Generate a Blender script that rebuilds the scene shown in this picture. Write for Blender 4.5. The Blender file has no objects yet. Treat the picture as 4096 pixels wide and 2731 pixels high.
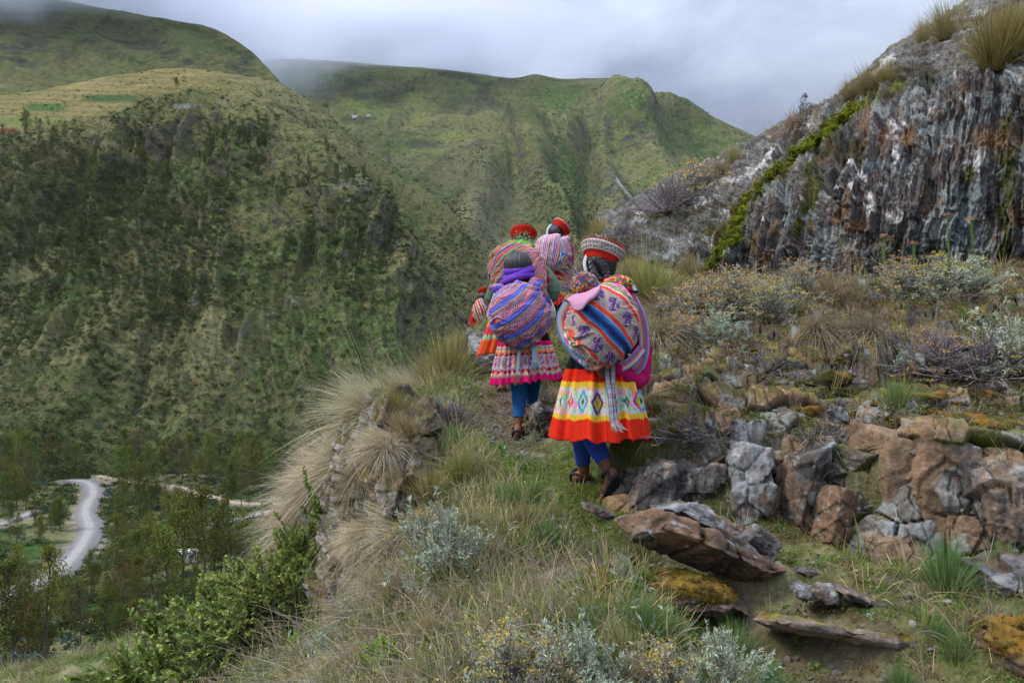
import bpy, bmesh, math, random
import numpy as np
from mathutils import Vector, Matrix, Euler
rnd = random.Random(7)
RS = np.random.RandomState(11)
S = bpy.context.scene
COL = S.collection
R = math.radians
F = 796.0            # focal length in pixels of the 1024-wide picture

# ---------------------------------------------------------------- camera
cam = bpy.data.objects.new('camera', bpy.data.cameras.new('camera'))
COL.objects.link(cam)
cam.location = (0, 0, 0)
cam.rotation_euler = (R(90), 0, 0)
cam.data.lens = F / 1024 * 36
cam.data.sensor_width = 36
cam.data.clip_start = 0.05
cam.data.clip_end = 20000
S.camera = cam

# ---------------------------------------------------------------- sky and sun
SUN_EL, SUN_AZ = R(46), R(258)      # behind thin cloud, to the left
world = bpy.data.worlds.new('World')
S.world = world
world.use_nodes = True
wn, wl = world.node_tree.nodes, world.node_tree.links
wn.clear()
wo = wn.new('ShaderNodeOutputWorld')
bg = wn.new('ShaderNodeBackground')
bg.inputs['Strength'].default_value = 0.10
sky = wn.new('ShaderNodeTexSky')
sky.sky_type = 'NISHITA'
sky.sun_disc = False
sky.sun_elevation = SUN_EL
sky.sun_rotation = SUN_AZ
sky.altitude = 3500
tc = wn.new('ShaderNodeTexCoord')
mp = wn.new('ShaderNodeMapping')
mp.inputs['Scale'].default_value = (1.6, 1.6, 3.0)
mp.inputs['Rotation'].default_value = (0.0, 0.22, 0.4)
wl.new(tc.outputs['Generated'], mp.inputs['Vector'])
nz = wn.new('ShaderNodeTexNoise')
nz.inputs['Scale'].default_value = 2.6
nz.inputs['Detail'].default_value = 7
nz.inputs['Roughness'].default_value = 0.56
nz.inputs['Distortion'].default_value = 0.15
wl.new(mp.outputs[0], nz.inputs['Vector'])
cr = wn.new('ShaderNodeValToRGB')
cr.color_ramp.elements[0].position = 0.36
cr.color_ramp.elements[0].color = (1.3, 1.48, 1.98, 1)
cr.color_ramp.elements[1].position = 0.66
cr.color_ramp.elements[1].color = (2.35, 2.62, 3.2, 1)
e = cr.color_ramp.elements.new(0.5); e.color = (1.75, 1.98, 2.58, 1)
wl.new(nz.outputs['Fac'], cr.inputs['Fac'])
# an overcast sky is brighter towards the zenith
sp = wn.new('ShaderNodeSeparateXYZ')
wl.new(tc.outputs['Generated'], sp.inputs[0])
mr = wn.new('ShaderNodeMapRange')
mr.inputs['From Min'].default_value = 0.25
mr.inputs['From Max'].default_value = 1.0
mr.inputs['To Min'].default_value = 1.0
mr.inputs['To Max'].default_value = 6.8
wl.new(sp.outputs['Z'], mr.inputs['Value'])
vm = wn.new('ShaderNodeVectorMath'); vm.operation = 'SCALE'
wl.new(cr.outputs['Color'], vm.inputs[0]); wl.new(mr.outputs[0], vm.inputs['Scale'])
mixs = wn.new('ShaderNodeMix'); mixs.data_type = 'RGBA'
mixs.inputs[0].default_value = 0.93
wl.new(sky.outputs[0], mixs.inputs[6]); wl.new(vm.outputs[0], mixs.inputs[7])
wl.new(mixs.outputs[2], bg.inputs['Color'])
wl.new(bg.outputs[0], wo.inputs['Surface'])

sund = bpy.data.lights.new('sun', 'SUN')
sund.energy = 1.5
sund.angle = R(14)
sund.color = (1.0, 0.93, 0.82)
sun = bpy.data.objects.new('sun', sund)
COL.objects.link(sun)
d = Vector((math.sin(SUN_AZ) * math.cos(SUN_EL), math.cos(SUN_AZ) * math.cos(SUN_EL), math.sin(SUN_EL)))
sun.rotation_euler = d.to_track_quat('Z', 'Y').to_euler()
sun.location = (0, -5, 30)

S.view_settings.view_transform = 'Standard'
S.view_settings.look = 'None'
S.view_settings.exposure = 0.85
S.view_settings.gamma = 1.0
S.view_settings.use_curve_mapping = False
S.cycles.max_bounces = 10
S.cycles.diffuse_bounces = 3
S.cycles.transparent_max_bounces = 8
S.cycles.volume_bounces = 8
S.cycles.use_denoising = True

# ---------------------------------------------------------------- numeric helpers
def _h(ix, iy, iz, seed):
    n = (ix.astype(np.int64) * 374761393 + iy.astype(np.int64) * 668265263 + iz.astype(np.int64) * 2147483647 + seed * 1274126177) & 0xffffffff
    n = ((n ^ (n >> 13)) * 1274126177) & 0xffffffff
    n = ((n ^ (n >> 16)) * 668265263) & 0xffffffff
    n = n ^ (n >> 15)
    return (n & 0xffff).astype(np.float64) / 32767.5 - 1.0
def noise(x, y, z=0.0, seed=0):
    x, y, z = np.broadcast_arrays(np.asarray(x, float), np.asarray(y, float), np.asarray(z, float))
    fx, fy, fz = np.floor(x), np.floor(y), np.floor(z)
    tx, ty, tz = x - fx, y - fy, z - fz
    s = lambda t: t * t * t * (t * (t * 6 - 15) + 10)
    sx, sy, sz = s(tx), s(ty), s(tz)
    r = 0
    flat = np.all(fz == fz.flat[0]) and np.all(tz == 0)
    for k in ((0,) if flat else (0, 1)):
        a = _h(fx, fy, fz + k, seed); b = _h(fx + 1, fy, fz + k, seed)
        c = _h(fx, fy + 1, fz + k, seed); d_ = _h(fx + 1, fy + 1, fz + k, seed)
        v = (a * (1 - sx) + b * sx) * (1 - sy) + (c * (1 - sx) + d_ * sx) * sy
        r = r + v * ((1 - sz) if k == 0 else sz)
    return r
def fbm(x, y, z=0.0, o=4, seed=0, g=0.5, ridged=False):
    a, t, r = 1.0, 0.0, 0
    for i in range(o):
        n = noise(np.asarray(x) * 2.03 ** i + 17.3 * i, np.asarray(y) * 2.03 ** i - 9.1 * i, np.asarray(z) * 2.03 ** i, seed + i)
        if ridged: n = 1 - 2 * np.abs(n)
        r = r + a * n; t += a; a *= g
    return r / t
def sstep(a, b, x):
    t = np.clip((np.asarray(x, float) - a) / (b - a), 0, 1)
    return t * t * (3 - 2 * t)
def mixc(c, k, m):
    m = np.asarray(m)[..., None]
    return c * (1 - m) + np.asarray(k, float) * m
def px(u, v, Y):
    return Vector(((u - 512) / F * Y, Y, (341 - v) / F * Y))
def proj(P):
    return 512 + F * P[..., 0] / P[..., 1], 341 - F * P[..., 2] / P[..., 1]
def voronoi(x, y, seed=0, jit=0.85):
    """F1, F2, a random value per cell, and offsets to the cell centre"""
    x, y = np.broadcast_arrays(np.asarray(x, float), np.asarray(y, float))
    ix, iy = np.floor(x), np.floor(y)
    f1 = np.full(x.shape, 9.0); f2 = np.full(x.shape, 9.0); idv = np.zeros(x.shape); ox = np.zeros(x.shape); oy = np.zeros(x.shape)
    z0 = np.zeros(x.shape)
    for a in (-1, 0, 1):
        for b in (-1, 0, 1):
            cx, cy = ix + a, iy + b
            px_ = cx + .5 + .5 * jit * _h(cx, cy, z0, seed); py_ = cy + .5 + .5 * jit * _h(cx, cy, z0 + 1, seed)
            dx, dy = x - px_, y - py_; d_ = np.hypot(dx, dy)
            near = d_ < f1
            f2 = np.where(near, f1, np.minimum(f2, d_)); f1 = np.where(near, d_, f1)
            idv = np.where(near, _h(cx, cy, z0 + 2, seed), idv); ox = np.where(near, dx, ox); oy = np.where(near, dy, oy)
    return f1, f2, idv, ox, oy
def segd(u, v, pts):
    """distance of points (u, v) to a polyline"""
    best = np.full(np.shape(u), 1e9)
    for (a, b), (c, d_) in zip(pts[:-1], pts[1:]):
        dx, dy = c - a, d_ - b
        t = np.clip(((u - a) * dx + (v - b) * dy) / (dx * dx + dy * dy + 1e-9), 0, 1)
        best = np.minimum(best, np.hypot(u - a - t * dx, v - b - t * dy))
    return best
def gnormals(P):
    du = np.gradient(P, axis=1); dv = np.gradient(P, axis=0)
    n = np.cross(du, dv)
    return n / (np.linalg.norm(n, axis=-1, keepdims=True) + 1e-12)
def catmull(A, n):
    """smooth resampling of control rows A (k, ...) to n rows"""
    k = len(A)
    t = np.linspace(0, k - 1, n)
    i = np.minimum(t.astype(int), k - 2); f = (t - i)
    sh = (n,) + (1,) * (A.ndim - 1)
    f = f.reshape(sh)
    p0 = np.where((i > 0).reshape(sh), A[np.maximum(i - 1, 0)], 2 * A[0] - A[1])
    p1, p2 = A[i], A[i + 1]
    p3 = np.where((i < k - 2).reshape(sh), A[np.minimum(i + 2, k - 1)], 2 * A[-1] - A[-2])
    return 0.5 * (2 * p1 + (p2 - p0) * f + (2 * p0 - 5 * p1 + 4 * p2 - p3) * f ** 2 + (3 * p1 - p0 - 3 * p2 + p3) * f ** 3)
def rotz(a):
    return np.array([[math.cos(a), -math.sin(a), 0], [math.sin(a), math.cos(a), 0], [0, 0, 1]])
def euler_np(rx, ry, rz):
    return np.array(Euler((rx, ry, rz)).to_matrix())

# ---------------------------------------------------------------- object helpers
def tag(o, label=None, cat=None, group=None, kind=None):
    if label: o['label'] = label
    if cat: o['category'] = cat
    if group: o['group'] = group
    if kind: o['kind'] = kind
    return o
def link(o, parent=None):
    COL.objects.link(o)
    if parent is not None: o.parent = parent
    return o
def empty(name, loc, rz=0.0, scale=1.0):
    o = bpy.data.objects.new(name, None)
    o.empty_display_size = 0.1
    o.location = loc; o.rotation_euler = (0, 0, rz); o.scale = (scale,) * 3
    COL.objects.link(o)
    return o
def mesh_np(name, V, Fa, mat, col=None, smooth=True):
    """V (n,3), Fa list of arrays of faces with equal corner counts, col (n,3) linear colours"""
    V = np.ascontiguousarray(V, dtype=np.float32)
    if not isinstance(Fa, list): Fa = [Fa]
    me = bpy.data.meshes.new(name)
    me.vertices.add(len(V)); me.vertices.foreach_set('co', V.ravel())
    loops = np.concatenate([f.ravel() for f in Fa]).astype(np.int32)
    tot = np.concatenate([np.full(len(f), f.shape[1]) for f in Fa]).astype(np.int32)
    start = np.concatenate([[0], np.cumsum(tot)[:-1]]).astype(np.int32)
    me.loops.add(len(loops)); me.loops.foreach_set('vertex_index', loops)
    me.polygons.add(len(tot)); me.polygons.foreach_set('loop_start', start)
    me.polygons.foreach_set('loop_total', tot)
    me.polygons.foreach_set('use_smooth', np.full(len(tot), smooth))
    me.update(calc_edges=True)
    if col is not None:
        a = me.color_attributes.new('Col', 'FLOAT_COLOR', 'POINT')
        c = np.ones((len(V), 4), np.float32); c[:, :3] = np.clip(col, 0, 1)
        a.data.foreach_set('color', c.ravel())
    for m in (mat if isinstance(mat, (list, tuple)) else [mat]): me.materials.append(m)
    return me
def obj(name, me, parent=None, loc=None, rot=None, scl=None, lk=True):
    o = bpy.data.objects.new(name, me)
    if loc is not None: o.location = loc
    if rot is not None: o.rotation_euler = rot
    if scl is not None: o.scale = scl if hasattr(scl, '__len__') else (scl,) * 3
    if lk: link(o, parent)
    return o
def gridfaces(n, m, closed=False):
    i = np.arange(n - 1)[:, None]; j = np.arange(m if closed else m - 1)[None, :]
    j2 = (j + 1) % m
    return np.stack([i * m + j, i * m + j2, (i + 1) * m + j2, (i + 1) * m + j], -1).reshape(-1, 4)
def grid_obj(name, P, mat, col=None, parent=None, closed=False, smooth=True, flip=False):
    n, m = P.shape[:2]
    f = gridfaces(n, m, closed)
    if flip: f = f[:, ::-1]
    me = mesh_np(name, P.reshape(-1, 3), f, mat, None if col is None else col.reshape(-1, 3), smooth)
    return obj(name, me, parent)
class Bag:
    """collects pieces of geometry with colours for ONE mesh"""
    def __init__(s): s.V, s.F3, s.F4, s.C, s.n = [], [], [], [], 0
    def add(s, V, Fa, c):
        V = np.asarray(V, float).reshape(-1, 3)
        c = np.broadcast_to(np.asarray(c, float), (len(V), 3))
        Fa = np.asarray(Fa, int)
        (s.F3 if Fa.shape[1] == 3 else s.F4).append(Fa + s.n)
        s.V.append(V); s.C.append(c); s.n += len(V)
    def mesh(s, name, mat, smooth=True):
        fs = []
        if s.F4: fs.append(np.concatenate(s.F4))
        if s.F3: fs.append(np.concatenate(s.F3))
        return mesh_np(name, np.concatenate(s.V), fs, mat, np.concatenate(s.C), smooth)

# ---------------------------------------------------------------- materials
def new_mat(name):
    m = bpy.data.materials.new(name); m.use_nodes = True
    nt = m.node_tree; nt.nodes.clear()
    out = nt.nodes.new('ShaderNodeOutputMaterial')
    return m, nt, out
def mat_col(name, rough=0.85, bump=0.0, bscale=200.0, vary=0.0, vscale=40.0, trans=0.0, spec=0.25, rand=0.0, detail=4.0, bdist=0.01, aniso=None, wide=None):
    """colour from the mesh, broken up by procedural noise, with fine relief"""
    m, nt, out = new_mat(name)
    N, L = nt.nodes, nt.links
    at = N.new('ShaderNodeAttribute'); at.attribute_name = 'Col'
    c = at.outputs['Color']
    tcn = N.new('ShaderNodeTexCoord')
    vec = tcn.outputs['Object']
    if aniso:
        mpn = N.new('ShaderNodeMapping'); mpn.inputs['Scale'].default_value = aniso
        L.new(vec, mpn.inputs[0]); vec = mpn.outputs[0]
    def mul(c, fac_out, amount):
        mrn = N.new('ShaderNodeMapRange')
        mrn.inputs['From Min'].default_value = 0.25; mrn.inputs['From Max'].default_value = 0.75
        mrn.inputs['To Min'].default_value = 1 - amount; mrn.inputs['To Max'].default_value = 1 + amount
        L.new(fac_out, mrn.inputs['Value'])
        v = N.new('ShaderNodeVectorMath'); v.operation = 'SCALE'
        L.new(c, v.inputs[0]); L.new(mrn.outputs[0], v.inputs['Scale'])
        return v.outputs[0]
    if vary:
        n = N.new('ShaderNodeTexNoise'); n.inputs['Scale'].default_value = vscale; n.inputs['Detail'].default_value = detail; n.inputs['Roughness'].default_value = 0.65
        L.new(vec, n.inputs['Vector']); c = mul(c, n.outputs['Fac'], vary)
    if wide:
        n = N.new('ShaderNodeTexNoise'); n.inputs['Scale'].default_value = wide[0]; n.inputs['Detail'].default_value = 3
        L.new(vec, n.inputs['Vector']); c = mul(c, n.outputs['Fac'], wide[1])
    if rand:
        oi = N.new('ShaderNodeObjectInfo')
        mrn = N.new('ShaderNodeMapRange'); mrn.inputs['To Min'].default_value = 1 - rand; mrn.inputs['To Max'].default_value = 1 + rand
        L.new(oi.outputs['Random'], mrn.inputs['Value'])
        hs = N.new('ShaderNodeHueSaturation')
        L.new(c, hs.inputs['Color']); L.new(mrn.outputs[0], hs.inputs['Value'])
        mh = N.new('ShaderNodeMath'); mh.operation = 'MULTIPLY_ADD'; mh.inputs[1].default_value = 0.05; mh.inputs[2].default_value = 0.475
        m2 = N.new('ShaderNodeMath'); m2.operation = 'FRACT'
        m3 = N.new('ShaderNodeMath'); m3.operation = 'MULTIPLY'; m3.inputs[1].default_value = 7.31
        L.new(oi.outputs['Random'], m3.inputs[0]); L.new(m3.outputs[0], m2.inputs[0]); L.new(m2.outputs[0], mh.inputs[0]); L.new(mh.outputs[0], hs.inputs['Hue'])
        c = hs.outputs['Color']
    b = N.new('ShaderNodeBsdfPrincipled')
    b.inputs['Roughness'].default_value = rough
    b.inputs['Specular IOR Level'].default_value = spec
    L.new(c, b.inputs['Base Color'])
    if bump:
        n = N.new('ShaderNodeTexNoise'); n.inputs['Scale'].default_value = bscale; n.inputs['Detail'].default_value = 5; n.inputs['Roughness'].default_value = 0.6
        L.new(vec, n.inputs['Vector'])
        bp = N.new('ShaderNodeBump'); bp.inputs['Strength'].default_value = bump; bp.inputs['Distance'].default_value = bdist
        L.new(n.outputs['Fac'], bp.inputs['Height']); L.new(bp.outputs[0], b.inputs['Normal'])
    sh = b.outputs[0]
    if trans:
        t = N.new('ShaderNodeBsdfTranslucent'); L.new(c, t.inputs['Color'])
        mx = N.new('ShaderNodeMixShader'); mx.inputs[0].default_value = trans
        L.new(sh, mx.inputs[1]); L.new(t.outputs[0], mx.inputs[2]); sh = mx.outputs[0]
    L.new(sh, out.inputs['Surface'])
    return m
M = {}
M['hill'] = mat_col('hillside', 0.95, bump=0.9, bscale=0.35, vary=0.45, vscale=0.22, spec=0.05, detail=8, bdist=3.0, wide=(0.02, 0.15))
M['hillfar'] = mat_col('far_hillside', 0.95, bump=0.7, bscale=0.12, vary=0.35, vscale=0.09, spec=0.05, detail=8, bdist=6.0, wide=(0.012, 0.15))
M['road'] = mat_col('pale_gravel_road', 0.9, bump=0.2, bscale=2, vary=0.12, vscale=0.6, spec=0.1, bdist=0.1)
M['ground'] = mat_col('earth_and_turf', 0.95, bump=0.9, bscale=45, vary=0.5, vscale=38, spec=0.08, detail=8, bdist=0.02, wide=(5, 0.25))
M['outcrop'] = mat_col('schist_with_lichen', 0.9, bump=0.9, bscale=22, vary=0.6, vscale=26, spec=0.12, detail=9, bdist=0.05, aniso=(1.5, 1.2, 0.7))
M['rock'] = mat_col('weathered_rock', 0.85, bump=0.7, bscale=28, vary=0.32, vscale=22, spec=0.2, detail=8, bdist=0.02)
M['grass'] = mat_col('grass_blades', 0.75, trans=0.25, spec=0.15, rand=0.14)
M['leaf'] = mat_col('leaves', 0.6, trans=0.22, spec=0.25, rand=0.16)
M['farleaf'] = mat_col('distant_foliage', 0.9, trans=0.12, spec=0.05, rand=0.30, vary=0.3, vscale=1.5)
M['bark'] = mat_col('bark', 0.9, bump=0.5, bscale=8, vary=0.3, vscale=6, spec=0.1, bdist=0.02)
M['wool'] = mat_col('wool_cloth', 0.95, bump=0.6, bscale=260, vary=0.16, vscale=170, spec=0.05, bdist=0.004)
M['woven'] = mat_col('woven_cloth', 0.9, bump=0.35, bscale=420, vary=0.10, vscale=260, spec=0.08, bdist=0.003)
M['skin'] = mat_col('skin', 0.55, bump=0.15, bscale=120, vary=0.10, vscale=30, spec=0.35, bdist=0.003)
M['hair'] = mat_col('black_hair', 0.42, bump=0.5, bscale=150, vary=0.35, vscale=120, spec=0.5, bdist=0.004)
M['leather'] = mat_col('worn_rubber_leather', 0.7, bump=0.3, bscale=90, vary=0.25, vscale=60, spec=0.3, bdist=0.003)
M['plastic'] = mat_col('thin_plastic', 0.35, vary=0.1, vscale=60, spec=0.5, trans=0.3)
M['plain'] = mat_col('painted_wall', 0.8, vary=0.08, vscale=2, spec=0.2)
# ================================================================ the mountains (real distances in metres)
def net(cols, n, m):
    """cols: [(u, [(v, Y), ...]), ...] -> smooth surface (n rows, m columns)"""
    C = np.array([[[(u - 512) / F * Y, Y, (341 - v) / F * Y] for v, Y in rows] for u, rows in cols], float)  # (ncol,nrow,3)
    C = catmull(C, m)                       # along columns
    C = catmull(C.transpose(1, 0, 2), n)    # (n rows, m, 3)
    return C
def net_uv(cols, n, m):
    k = len(cols); r = len(cols[0][1])
    return np.meshgrid(np.linspace(0, k - 1, m), np.linspace(0, r - 1, n))
def hill_cols(P, Nn, seed, rockk=1.0, far=False):
    u, v = proj(P)
    x, y, z = P[..., 0], P[..., 1], P[..., 2]
    sc = 0.5 if far else 1.0
    n1 = fbm(x / 60 * sc, z / 60 * sc, y / 90, 5, seed)
    n2 = fbm(x / 9 * sc, z / 6 * sc, y / 14, 4, seed + 9)
    n3 = fbm(x / 2.6 * sc, z / 2.0 * sc, y / 5, 3, seed + 19)
    c = np.zeros(P.shape) + (0.150, 0.148, 0.058)
    c = mixc(c, (0.215, 0.205, 0.09), sstep(-0.1, 0.5, n1 + 0.5 * n3))
    c = mixc(c, (0.085, 0.125, 0.034), sstep(0.0, 0.55, -n1 + 0.7 * n2))
    c = mixc(c, (0.25, 0.235, 0.135), sstep(0.25, 0.6, n3 + 0.3 * n2) * 0.7)
    c = mixc(c, (0.045, 0.058, 0.022), sstep(0.28, 0.5, n2 - 0.25 * n3) * 0.75)
    steep = np.linalg.norm(Nn[..., :2], axis=-1)
    rk = 0.8 * sstep(0.89, 0.99, steep + 0.10 * n2 + 0.05 * n1) * rockk
    rc = np.zeros(P.shape) + (0.165, 0.15, 0.115)
    rc = mixc(rc, (0.055, 0.052, 0.045), sstep(-0.1, 0.4, n3))
    c = c * (1 - rk[..., None]) + rc * rk[..., None]
    return c, u, v, n1, n2, n3
# ---- near side of the valley, left: the big spur across the river
L2 = [
 (-110, [(490,350),(420,425),(350,500),(285,570),(215,650),(160,740),(135,860),(115,990),(105,1150)]),
 (-40, [(486,355),(420,425),(350,500),(282,570),(212,650),(150,740),(128,860),(110,990),(101,1150)]),
 (30,  [(484,365),(420,430),(350,500),(280,570),(207,650),(139,740),(119,860),(103,980),(94,1100)]),
 (80,  [(482,365),(420,430),(350,500),(280,570),(204,645),(128,735),(107,840),(93,950),(84,1080)]),
 (130, [(481,368),(420,430),(350,495),(280,565),(200,640),(115,725),(97,800),(85,920),(75,1040)]),
 (180, [(481,370),(420,430),(350,490),(278,560),(195,630),(100,705),(90,770),(80,880),(70,1020)]),
 (240, [(481,372),(420,430),(350,485),(278,550),(198,615),(104,690),(94,750),(84,860),(77,1000)]),
 (280, [(481,374),(418,428),(348,480),(276,540),(200,605),(121,680),(112,740),(99,850),(84,980)]),
 (320, [(480,376),(416,424),(346,474),(277,532),(206,592),(140,662),(150,730),(130,840),(111,960)]),
 (350, [(478,380),(414,421),(346,468),(279,525),(216,582),(176,648),(183,715),(155,815),(135,930)]),
 (380, [(462,400),(408,432),(350,468),(290,518),(240,570),(213,620),(228,700),(194,795),(157,900)]),
 (410, [(435,430),(396,452),(352,480),(310,520),(266,562),(238,600),(262,695),(226,785),(180,885)]),
 (435, [(415,480),(390,500),(362,515),(335,535),(304,565),(276,595),(290,690),(250,778),(199,870)]),
 (460, [(395,530),(380,540),(368,550),(352,562),(340,576),(322,592),(316,685),(278,770),(224,855)]),
 (490, [(378,600),(372,610),(365,620),(358,630),(352,640),(345,650),(334,720),(305,780),(264,850)]),
 (530, [(374,700),(370,710),(365,720),(360,730),(355,740),(350,750),(342,780),(330,820),(308,860)]),
 (580, [(374,800),(372,810),(370,820),(368,830),(366,840),(364,850),(362,870),(356,900),(345,930)]),
]
def close_back(cols, dy=160, dv=70):
    return [(u, rows + [(rows[-1][0] + dv * 0.35, rows[-1][1] + dy), (rows[-1][0] + dv * 2.2, rows[-1][1] + dy * 3)]) for u, rows in cols]
L2n = close_back(L2)
P = net(L2n, 520, 640)
gu, gv = net_uv(L2n, 520, 640)
Nn = gnormals(P)
if Nn[100, 100, 1] > 0: Nn = -Nn
u0, v0 = proj(P)
x, y, z = P[..., 0], P[..., 1], P[..., 2]
wx = x + 26 * fbm(x / 120, z / 120, 0, 3, 5) + 0.18 * z
face = sstep(0.4, 1.6, gv) * (1 - sstep(4.3, 5.2, gv))          # the steep face below the shoulder
rib = fbm(wx / 54, z / 210, 0.3, 4, 31, 0.55, ridged=True)
rib2 = fbm(wx / 13 + z / 60, z / 50, 0.3, 3, 77, 0.55, ridged=True)
amp = 1 - sstep(5.2, 7.5, gv) * 0.7
edge = (1 - sstep(7.4, 8.0, gv) * 0.85)
crestk = 1 - 0.7 * np.exp(-((gv - 5) / 0.35) ** 2) * (u0 > 200)
disp = (24 * rib + 7 * rib2) * (0.25 + 0.75 * face) * sstep(0.0, 0.7, gv) * amp * crestk
disp = disp + (2.2 * fbm(x / 16, z / 9, y / 16, 4, 3, 0.6, ridged=True) + 0.8 * fbm(x / 4, z / 3, y / 5, 3, 13, 0.6)) * sstep(0, 0.3, gv) * edge
# rock pinnacles that stand out of the face
for (a, b, wdt, hgt, ln) in ((211,226,7,16,30),(236,275,4,10,17),(205,300,5,9,22),(345,218,18,10,22),(378,232,12,12,30),(398,262,8,9,25),(170,372,5,7,16),(262,345,9,9,22),(300,330,7,8,20),(188,412,4,8,14),(150,245,6,7,16),(122,265,9,7,15),(268,215,4,6,9),(405,300,8,8,22),(330,250,6,7,14),(140,135,16,7,12),(165,140,10,7,12),(215,118,9,5,6),(128,262,7,6,14)):
    q = np.exp(-((u0 - a + 0.25 * (v0 - b)) / wdt) ** 2 - ((v0 - b) / ln) ** 2)
    disp = disp + hgt * q * (0.8 + 0.5 * rib2) * (gv < 5.4)
P = P + Nn * disp[..., None]
Nn = gnormals(P)
if Nn[100, 100, 1] > 0: Nn = -Nn
c, u, v, n1, n2, n3 = hill_cols(P, Nn, 40)
# terraced fields on the shoulder
up = sstep(5.0, 5.5, gv) * (1 - sstep(7.9, 8.3, gv))
left = 1 - sstep(150, 300, u)
gold = np.zeros(P.shape) + (0.235, 0.195, 0.075)
gm = up * (0.10 + 0.65 * left) 
c = c * (1 - gm[..., None]) + gold * gm[..., None]
terr = np.abs(((v + 1.5 * n1 - 0.03 * u) / 5.2) % 1 - 0.5)
c = mixc(c, (0.075, 0.085, 0.035), sstep(0.40, 0.48, terr) * up * left * 0.8)
def patch(a, b, w, h, k, m=1.0):
    global c
    q = np.exp(-(np.abs((u - a) / w) ** 4 + np.abs((v - b) / h) ** 4))
    c = mixc(c, k, np.clip(q * 1.3, 0, 1) * m)
patch(112, 98, 28, 3.6, (0.045, 0.095, 0.03), 0.9)
patch(45, 107, 20, 4, (0.06, 0.12, 0.035), 0.9)
patch(25, 122, 40, 5, (0.16, 0.19, 0.05), 0.8)
patch(8, 130, 9, 2.5, (0.24, 0.07, 0.035), 0.9)
patch(185, 106, 11, 1.8, (0.24, 0.27, 0.28), 0.8)
patch(118, 158, 13, 2, (0.2, 0.25, 0.25), 0.7)
patch(60, 84, 60, 4, (0.27, 0.23, 0.09), 0.6)
for (a, b, w, h) in ((55,245,26,8),(25,205,12,5),(60,375,40,9),(90,400,26,8),(40,425,40,8),(110,460,34,8),(215,440,40,8),(250,310,10,30),(310,240,40,9)):
    patch(a, b, w, h, (0.07, 0.13, 0.03), 0.45)
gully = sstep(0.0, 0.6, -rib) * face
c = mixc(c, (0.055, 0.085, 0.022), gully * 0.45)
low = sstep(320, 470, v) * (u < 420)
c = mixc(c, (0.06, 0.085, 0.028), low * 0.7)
rough_rock = sstep(6, 12, disp - 22 * rib) * (gv < 5.3) * (gv > 0.6) * sstep(-0.3, 0.2, n2)
c = mixc(c, (0.19, 0.175, 0.135), rough_rock * 0.5)
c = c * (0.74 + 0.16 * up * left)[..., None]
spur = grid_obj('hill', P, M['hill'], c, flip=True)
tag(spur, kind='structure', label='steep green spur with rocky ribs across the valley')
HP, HN, Hu, Hv, Hgv, Hrib, Hface, Hn1 = P, Nn, u, v, gv, rib, face, n1

# ---- higher mountain behind it, top left, its summit in the cloud
L1 = []
for (uu, top, Yt) in ((-160,-25,1500),(-80,-14,1500),(0,-8,1500),(70,2,1500),(130,14,1480),(180,22,1460),(215,30,1440),(245,47,1400),(262,62,1360),(280,83,1320),(300,105,1300),(330,140,1290)):
    vb = 150 if uu < 200 else 150 + (uu - 200) * 0.3
    rows = []
    for t in np.linspace(0, 1, 6):
        rows.append((vb + (top - vb) * t, 1060 + (Yt - 1060) * t))
    L1.append((uu, rows))
L1n = close_back(L1)
P = net(L1n, 240, 320); gu, gv = net_uv(L1n, 240, 320)
Nn = gnormals(P)
if Nn[50, 50, 1] > 0: Nn = -Nn
x, y, z = P[..., 0], P[..., 1], P[..., 2]
u0, v0 = proj(P)
disp = 16 * fbm(x / 110 + z / 300, z / 130, 0.2, 5, 63, 0.55, ridged=True) + 3 * fbm(x / 20, z / 14, y / 20, 4, 64)
for (a, b, wd, ln) in ((150,38,50,10),(100,52,30,8),(185,60,18,16),(20,50,40,16),(70,60,26,10),(225,70,12,8)):
    disp = disp + 13 * np.exp(-((u0 - a) / wd) ** 2 - ((v0 - b - 0.25 * (u0 - a)) / ln) ** 2)
disp = disp * (1 - 0.75 * sstep(4.6, 5.0, gv)) * (1 - 0.8 * sstep(250, 290, u0))
P = P + Nn * disp[..., None]
Nn = gnormals(P)
if Nn[50, 50, 1] > 0: Nn = -Nn
c, u, v, n1, n2, n3 = hill_cols(P, Nn, 80, far=True)
c = c * 0.66
c = mixc(c, (0.07, 0.105, 0.03), sstep(-0.2, 0.5, n1) * 0.5)
for (a, b, wd, ln, k, m_) in ((155,48,45,9,(0.05,0.05,0.042),.6),(25,50,40,20,(0.05,0.05,0.045),.6),(100,45,26,6,(0.05,0.05,0.04),.5),(185,66,14,9,(0.045,0.045,0.04),.6),(240,62,13,14,(0.05,0.055,0.045),.5),(200,45,22,10,(0.10,0.15,0.04),.5)):
    q = np.exp(-(np.abs((u - a) / wd) ** 3 + np.abs((v - b - 0.3 * (u - a) * 0.4) / ln) ** 3)) * sstep(-0.25, 0.25, n2)
    c = mixc(c, k, np.clip(q * 1.3, 0, 1) * m_)
o = grid_obj('mountain', P, M['hillfar'], c, flip=True)
tag(o, kind='structure', label='higher grassy mountain whose summit is in the cloud')

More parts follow.
